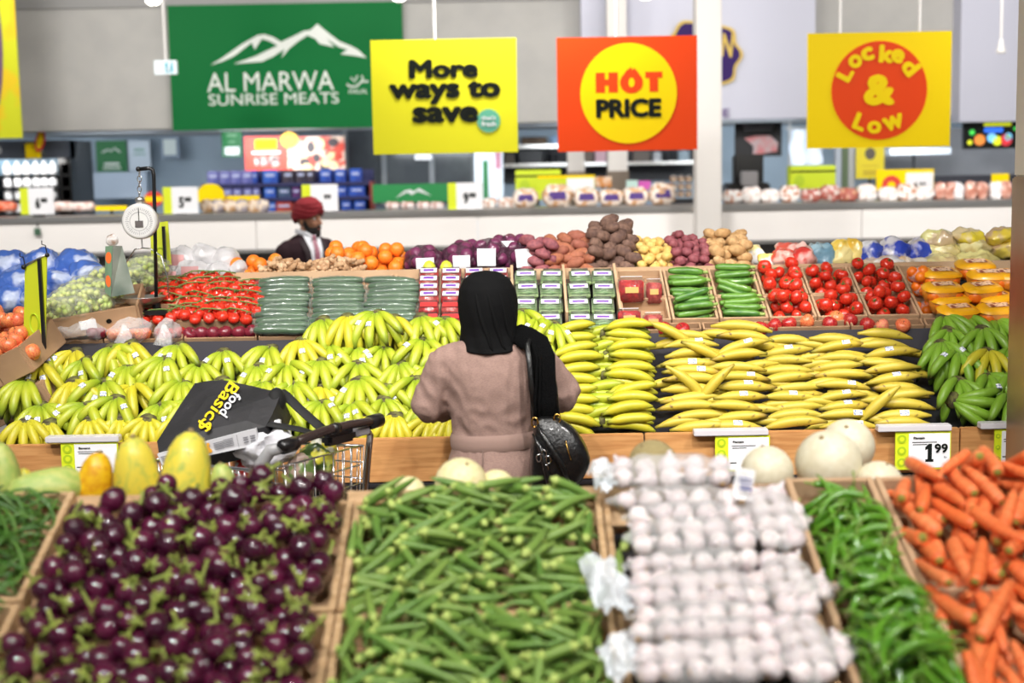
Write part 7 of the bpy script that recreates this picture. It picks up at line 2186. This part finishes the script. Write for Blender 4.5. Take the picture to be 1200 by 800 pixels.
BL, zt_, zb_ = .62, .985, .56
def bk(u, v, side):      # u along the length, v up the side
    w = .255 - .045 * u
    zz = (zb_ + .06 * u) + (zt_ - .03 * u - (zb_ + .06 * u)) * v
    return Vector((side * (w - .03 * (1 - v)), .08 + (BL - .05 * (1 - v)) * u, zz))
for side in (-1, 1):
    mb = MB()
    for i in range(8):
        mb.tube([bk(u / 6, i / 7, side) for u in range(7)], .0032 if i < 7 else .006, 5)
    for j in range(22):
        mb.tube([bk(j / 21, 0, side), bk(j / 21, .5, side), bk(j / 21, 1, side)], .0024, 5)
    kid(co, 'side_grid', mb, WIRE, smooth=True)
mb = MB()
for i in range(8):
    mb.tube([bk(1, i / 7, -1), bk(1, i / 7, 1)], .003, 5)
for j in range(12):
    t = j / 11
    mb.tube([bk(1, 0, -1).lerp(bk(1, 0, 1), t), bk(1, 1, -1).lerp(bk(1, 1, 1), t)], .0024, 5)
kid(co, 'front_grid', mb, WIRE, smooth=True)
mb = MB()
for i in range(7):
    v = i / 6
    mb.tube([bk(0.0, v, -1) + Vector((0, .015, 0)), bk(0.0, v, 1) + Vector((0, .015, 0))], .0035, 5)
for j in range(11):
    t = j / 10
    mb.tube([bk(0, 0, -1).lerp(bk(0, 0, 1), t) + Vector((0, .015, 0)), bk(0, 1, -1).lerp(bk(0, 1, 1), t) + Vector((0, .015, 0))], .003, 5)
kid(co, 'rear_grid', mb, WIRE, smooth=True)
mb = MB()
for j in range(14):
    t = j / 13
    mb.tube([bk(0, 0, -1).lerp(bk(0, 0, 1), t), bk(1, 0, -1).lerp(bk(1, 0, 1), t)], .003, 5)
for j in range(10):
    mb.tube([bk(j / 9, 0, -1), bk(j / 9, 0, 1)], .003, 5)
kid(co, 'bottom_grid', mb, WIRE, smooth=True)
mb = MB()
for q in (-1, 1):
    mb.tube([(q * .25, .10, .56), (q * .24, .06, .3), (q * .23, .08, .17), (q * .2, .4, .16), (q * .17, .62, .16)], .012, 8)
mb.tube([(-.23, .08, .2), (.23, .08, .2)], .01, 8).tube([(-.17, .6, .16), (-.16, .6, .58)], .01, 8).tube([(.17, .6, .16), (.16, .6, .58)], .01, 8)
kid(co, 'frame', mb, CHROME, smooth=True)
for (x, y) in ((-.22, .1), (.22, .1), (-.17, .58), (.17, .58)):
    w_ = kid(co, 'wheel', MB().lathe([(.02, -.014), (.058, -.014), (.062, -.008), (.062, .008), (.058, .014), (.02, .014)], 18, M=tr(x, y, .062) @ rot(0, PI / 2)), mat('wheel_grey', (60, 60, 62), .5), smooth=True)
    MB().box((x - .022, y, .1), (.006, .04, .1)).box((x + .022, y, .1), (.006, .04, .1)).box((x, y, .145), (.05, .04, .012)).obj('fork', CHROME, w_)
# the black shopping bag lying on top, a plane through real points
BP0, BP1, BP2 = P(186, 531, 4.98), P(311, 500, 4.96), P(228, 448, 5.28)
bn = (BP1 - BP0).cross(BP2 - BP0).normalized()
if bn.y > 0:
    bn = -bn
def onbag(px, py, off=0.0):
    d = ray(px, py)
    t = (BP0 + bn * off - CAMLOC).dot(bn) / d.dot(bn)
    return CAMLOC + d * t
bc = onbag(258, 488)
bo = thing('shopping_bag', tr(bc), 'black reusable shopping bag with yellow and white lettering lying on the cart', 'bag')
outl = [(184, 517), (196, 498), (210, 476), (228, 449), (244, 446), (260, 445), (295, 452), (329, 460), (324, 474), (318, 487), (311, 500), (270, 510), (228, 520), (186, 531)]
BAGM = mat('bag_black', (26, 26, 28), .6, (36, 35, 38), 6, bump=.4, bscale=18)
n = len(outl)
cpt = onbag(262, 484, .022) - bc
vs = [onbag(x, y) - bc for x, y in outl]
mid = [(onbag(x, y, .012) - bc) * .55 + cpt * .45 for x, y in outl]
bk_ = [v - bn * .11 + Vector((0, 0.01, -.01)) for v in vs]
mbk = [v * .6 + (-bn * .12) for v in vs]
allv = vs + mid + [cpt] + bk_ + mbk
fs = []
for i in range(n):
    j = (i + 1) % n
    fs += [(i, j, n + j, n + i), (n + i, n + j, 2 * n), (2 * n + 1 + i, 2 * n + 1 + j, j, i), (3 * n + 1 + i, 3 * n + 1 + j, 2 * n + 1 + j, 2 * n + 1 + i)]
fs.append(tuple(3 * n + 1 + i for i in range(n))[::-1])
kid(bo, 'bag_body', MB().add(allv, fs), BAGM, smooth=False)
def bagtext(st, c, L, H, ang, m, nm, bold):
    vs_, fs_, x0, x1, y0, y1 = glyphs(st, bold)
    ca, sa = math.cos(ang), math.sin(ang)
    out = []
    for x, y, ly in vs_:
        u, v = ((x - x0) / (x1 - x0) - .5) * L, ((y - y0) / (y1 - y0) - .5) * H
        out.append(onbag(c[0] + u * ca - v * sa, c[1] - (u * sa + v * ca), .0265 + ly * .0003) - bc)
    kid(bo, nm, MB().add(out, fs_), m, None)
ang = math.atan2(-51, -36)
bagtext('Basic$', (255, 476), 66, 17, ang, mat('bag_yellow', (236, 208, 20), .5), 'yellow_lettering', .014)
bagtext('food', (270, 474), 31, 12, ang, mat('bag_white_print', (230, 232, 236), .5), 'white_lettering', .014)
sq = [(184, 532), (300, 502), (303, 521), (190, 545)]
v4 = [onbag(x, y, .012) - bc for x, y in sq[:2]] + [P(303, 521, 4.95) - bc, P(190, 545, 4.955) - bc]
sp = kid(bo, 'gusset_panel', MB().add(v4 + [v + Vector((0, .02, 0)) for v in v4], [(0, 3, 2, 1), (4, 5, 6, 7), (0, 1, 5, 4), (1, 2, 6, 5), (2, 3, 7, 6), (3, 0, 4, 7)]), mat('gusset_grey', (196, 196, 200), .6))
def ong(u, v, off=.004):
    p = v4[0].lerp(v4[1], u).lerp(v4[3].lerp(v4[2], u), v)
    return p + Vector((0, -off, off * .3))
mb = MB()
for (u0, u1, v0, v1, nr) in ((.56, .66, .25, .8, 5), (.66, .76, .2, .75, 5), (.86, .91, .35, .8, 3), (.93, .98, .35, .8, 3), (.02, .14, .3, .9, 4), (.38, .46, .25, .75, 5)):
    for k in range(nr):
        a0 = v0 + (v1 - v0) * k / nr
        a1 = a0 + (v1 - v0) / nr * .5
        mb.add([ong(u0, a0), ong(u1, a0), ong(u1, a1), ong(u0, a1)], [(0, 3, 2, 1)])
mb.add([ong(.8, .08), ong(.804, .08), ong(.804, .95), ong(.8, .95)], [(0, 3, 2, 1)])
kid(sp, 'small_print', mb, INKG)
mb = MB()
for (u, v, r) in ((.51, .25, .02), (.495, .5, .028), (.515, .72, .024), (.485, .78, .02)):
    mb.add([ong(u + r * .8 * math.cos(t), v + r * 6 * math.sin(t), .005) for t in [2 * PI * j / 12 for j in range(12)]], [tuple(range(12))])
kid(sp, 'food_print', mb, mat('print_orange', (226, 160, 40), .5))
for k, pts in enumerate([[(328, 458, 5.2), (334, 462, 5.16), (350, 478, 5.12), (368, 494, 5.1), (384, 508, 5.08)], [(312, 496, 4.98), (334, 500, 5.0), (352, 503, 5.02), (384, 513, 5.06)]]):
    kid(bo, 'bag_handle', MB().tube([P(*q_) - bc for q_ in pts], .02, 8, flat=(.12, 1.0) if k == 0 else (.2, .9), up=(0, -.5, 1)), mat('strap_black', (20, 20, 21), .75), smooth=True)
kid(bo, 'bag_mouth', MB().ell(P(324, 470, 5.12) - bc, (.035, .05, .05), 14, 10), mat('bag_inside', (12, 12, 13), .8), smooth=True)
# plastic bag and groceries inside
p = P(310, 518, 5.05)
thing('carrier_bag', tr(p), 'crumpled grey-white carrier bag in the cart beside the black bag', 'bag', None, blob_mesh('carrier_bag', film('carrier', .12, .2, 'e4e4ea', bump=.9, bscale=24), .11, .09, .085, .045, 12, 4))
gm = [('veg_bag', (368, 540, 5.12), .07, (60, 84, 40), (196, 190, 60), 'green and yellow printed vegetable bag seen through the cart grid'), ('veg_bag', (352, 552, 5.05), .06, (150, 128, 116), (96, 120, 60), 'brownish bag low in the cart behind the grid'), ('snack_bag', (290, 549, 5.12), .06, (196, 44, 40), (220, 214, 214), 'red and white snack bag low in the cart basket'), ('veg_bag', (378, 524, 5.14), .05, (214, 214, 200), (210, 196, 40), 'white and yellow bag under the coin lock of the cart')]
for i, (nm, q_, r, c1, c2, lb) in enumerate(gm):
    thing(nm, tr(P(*q_)), lb, 'bag', None, blob_mesh(nm, mat('grocery_%d' % i, c1, .35, c2, 22, coat=.4, lo=.48, hi=.56), r, r * .8, r, .018, 18, i))
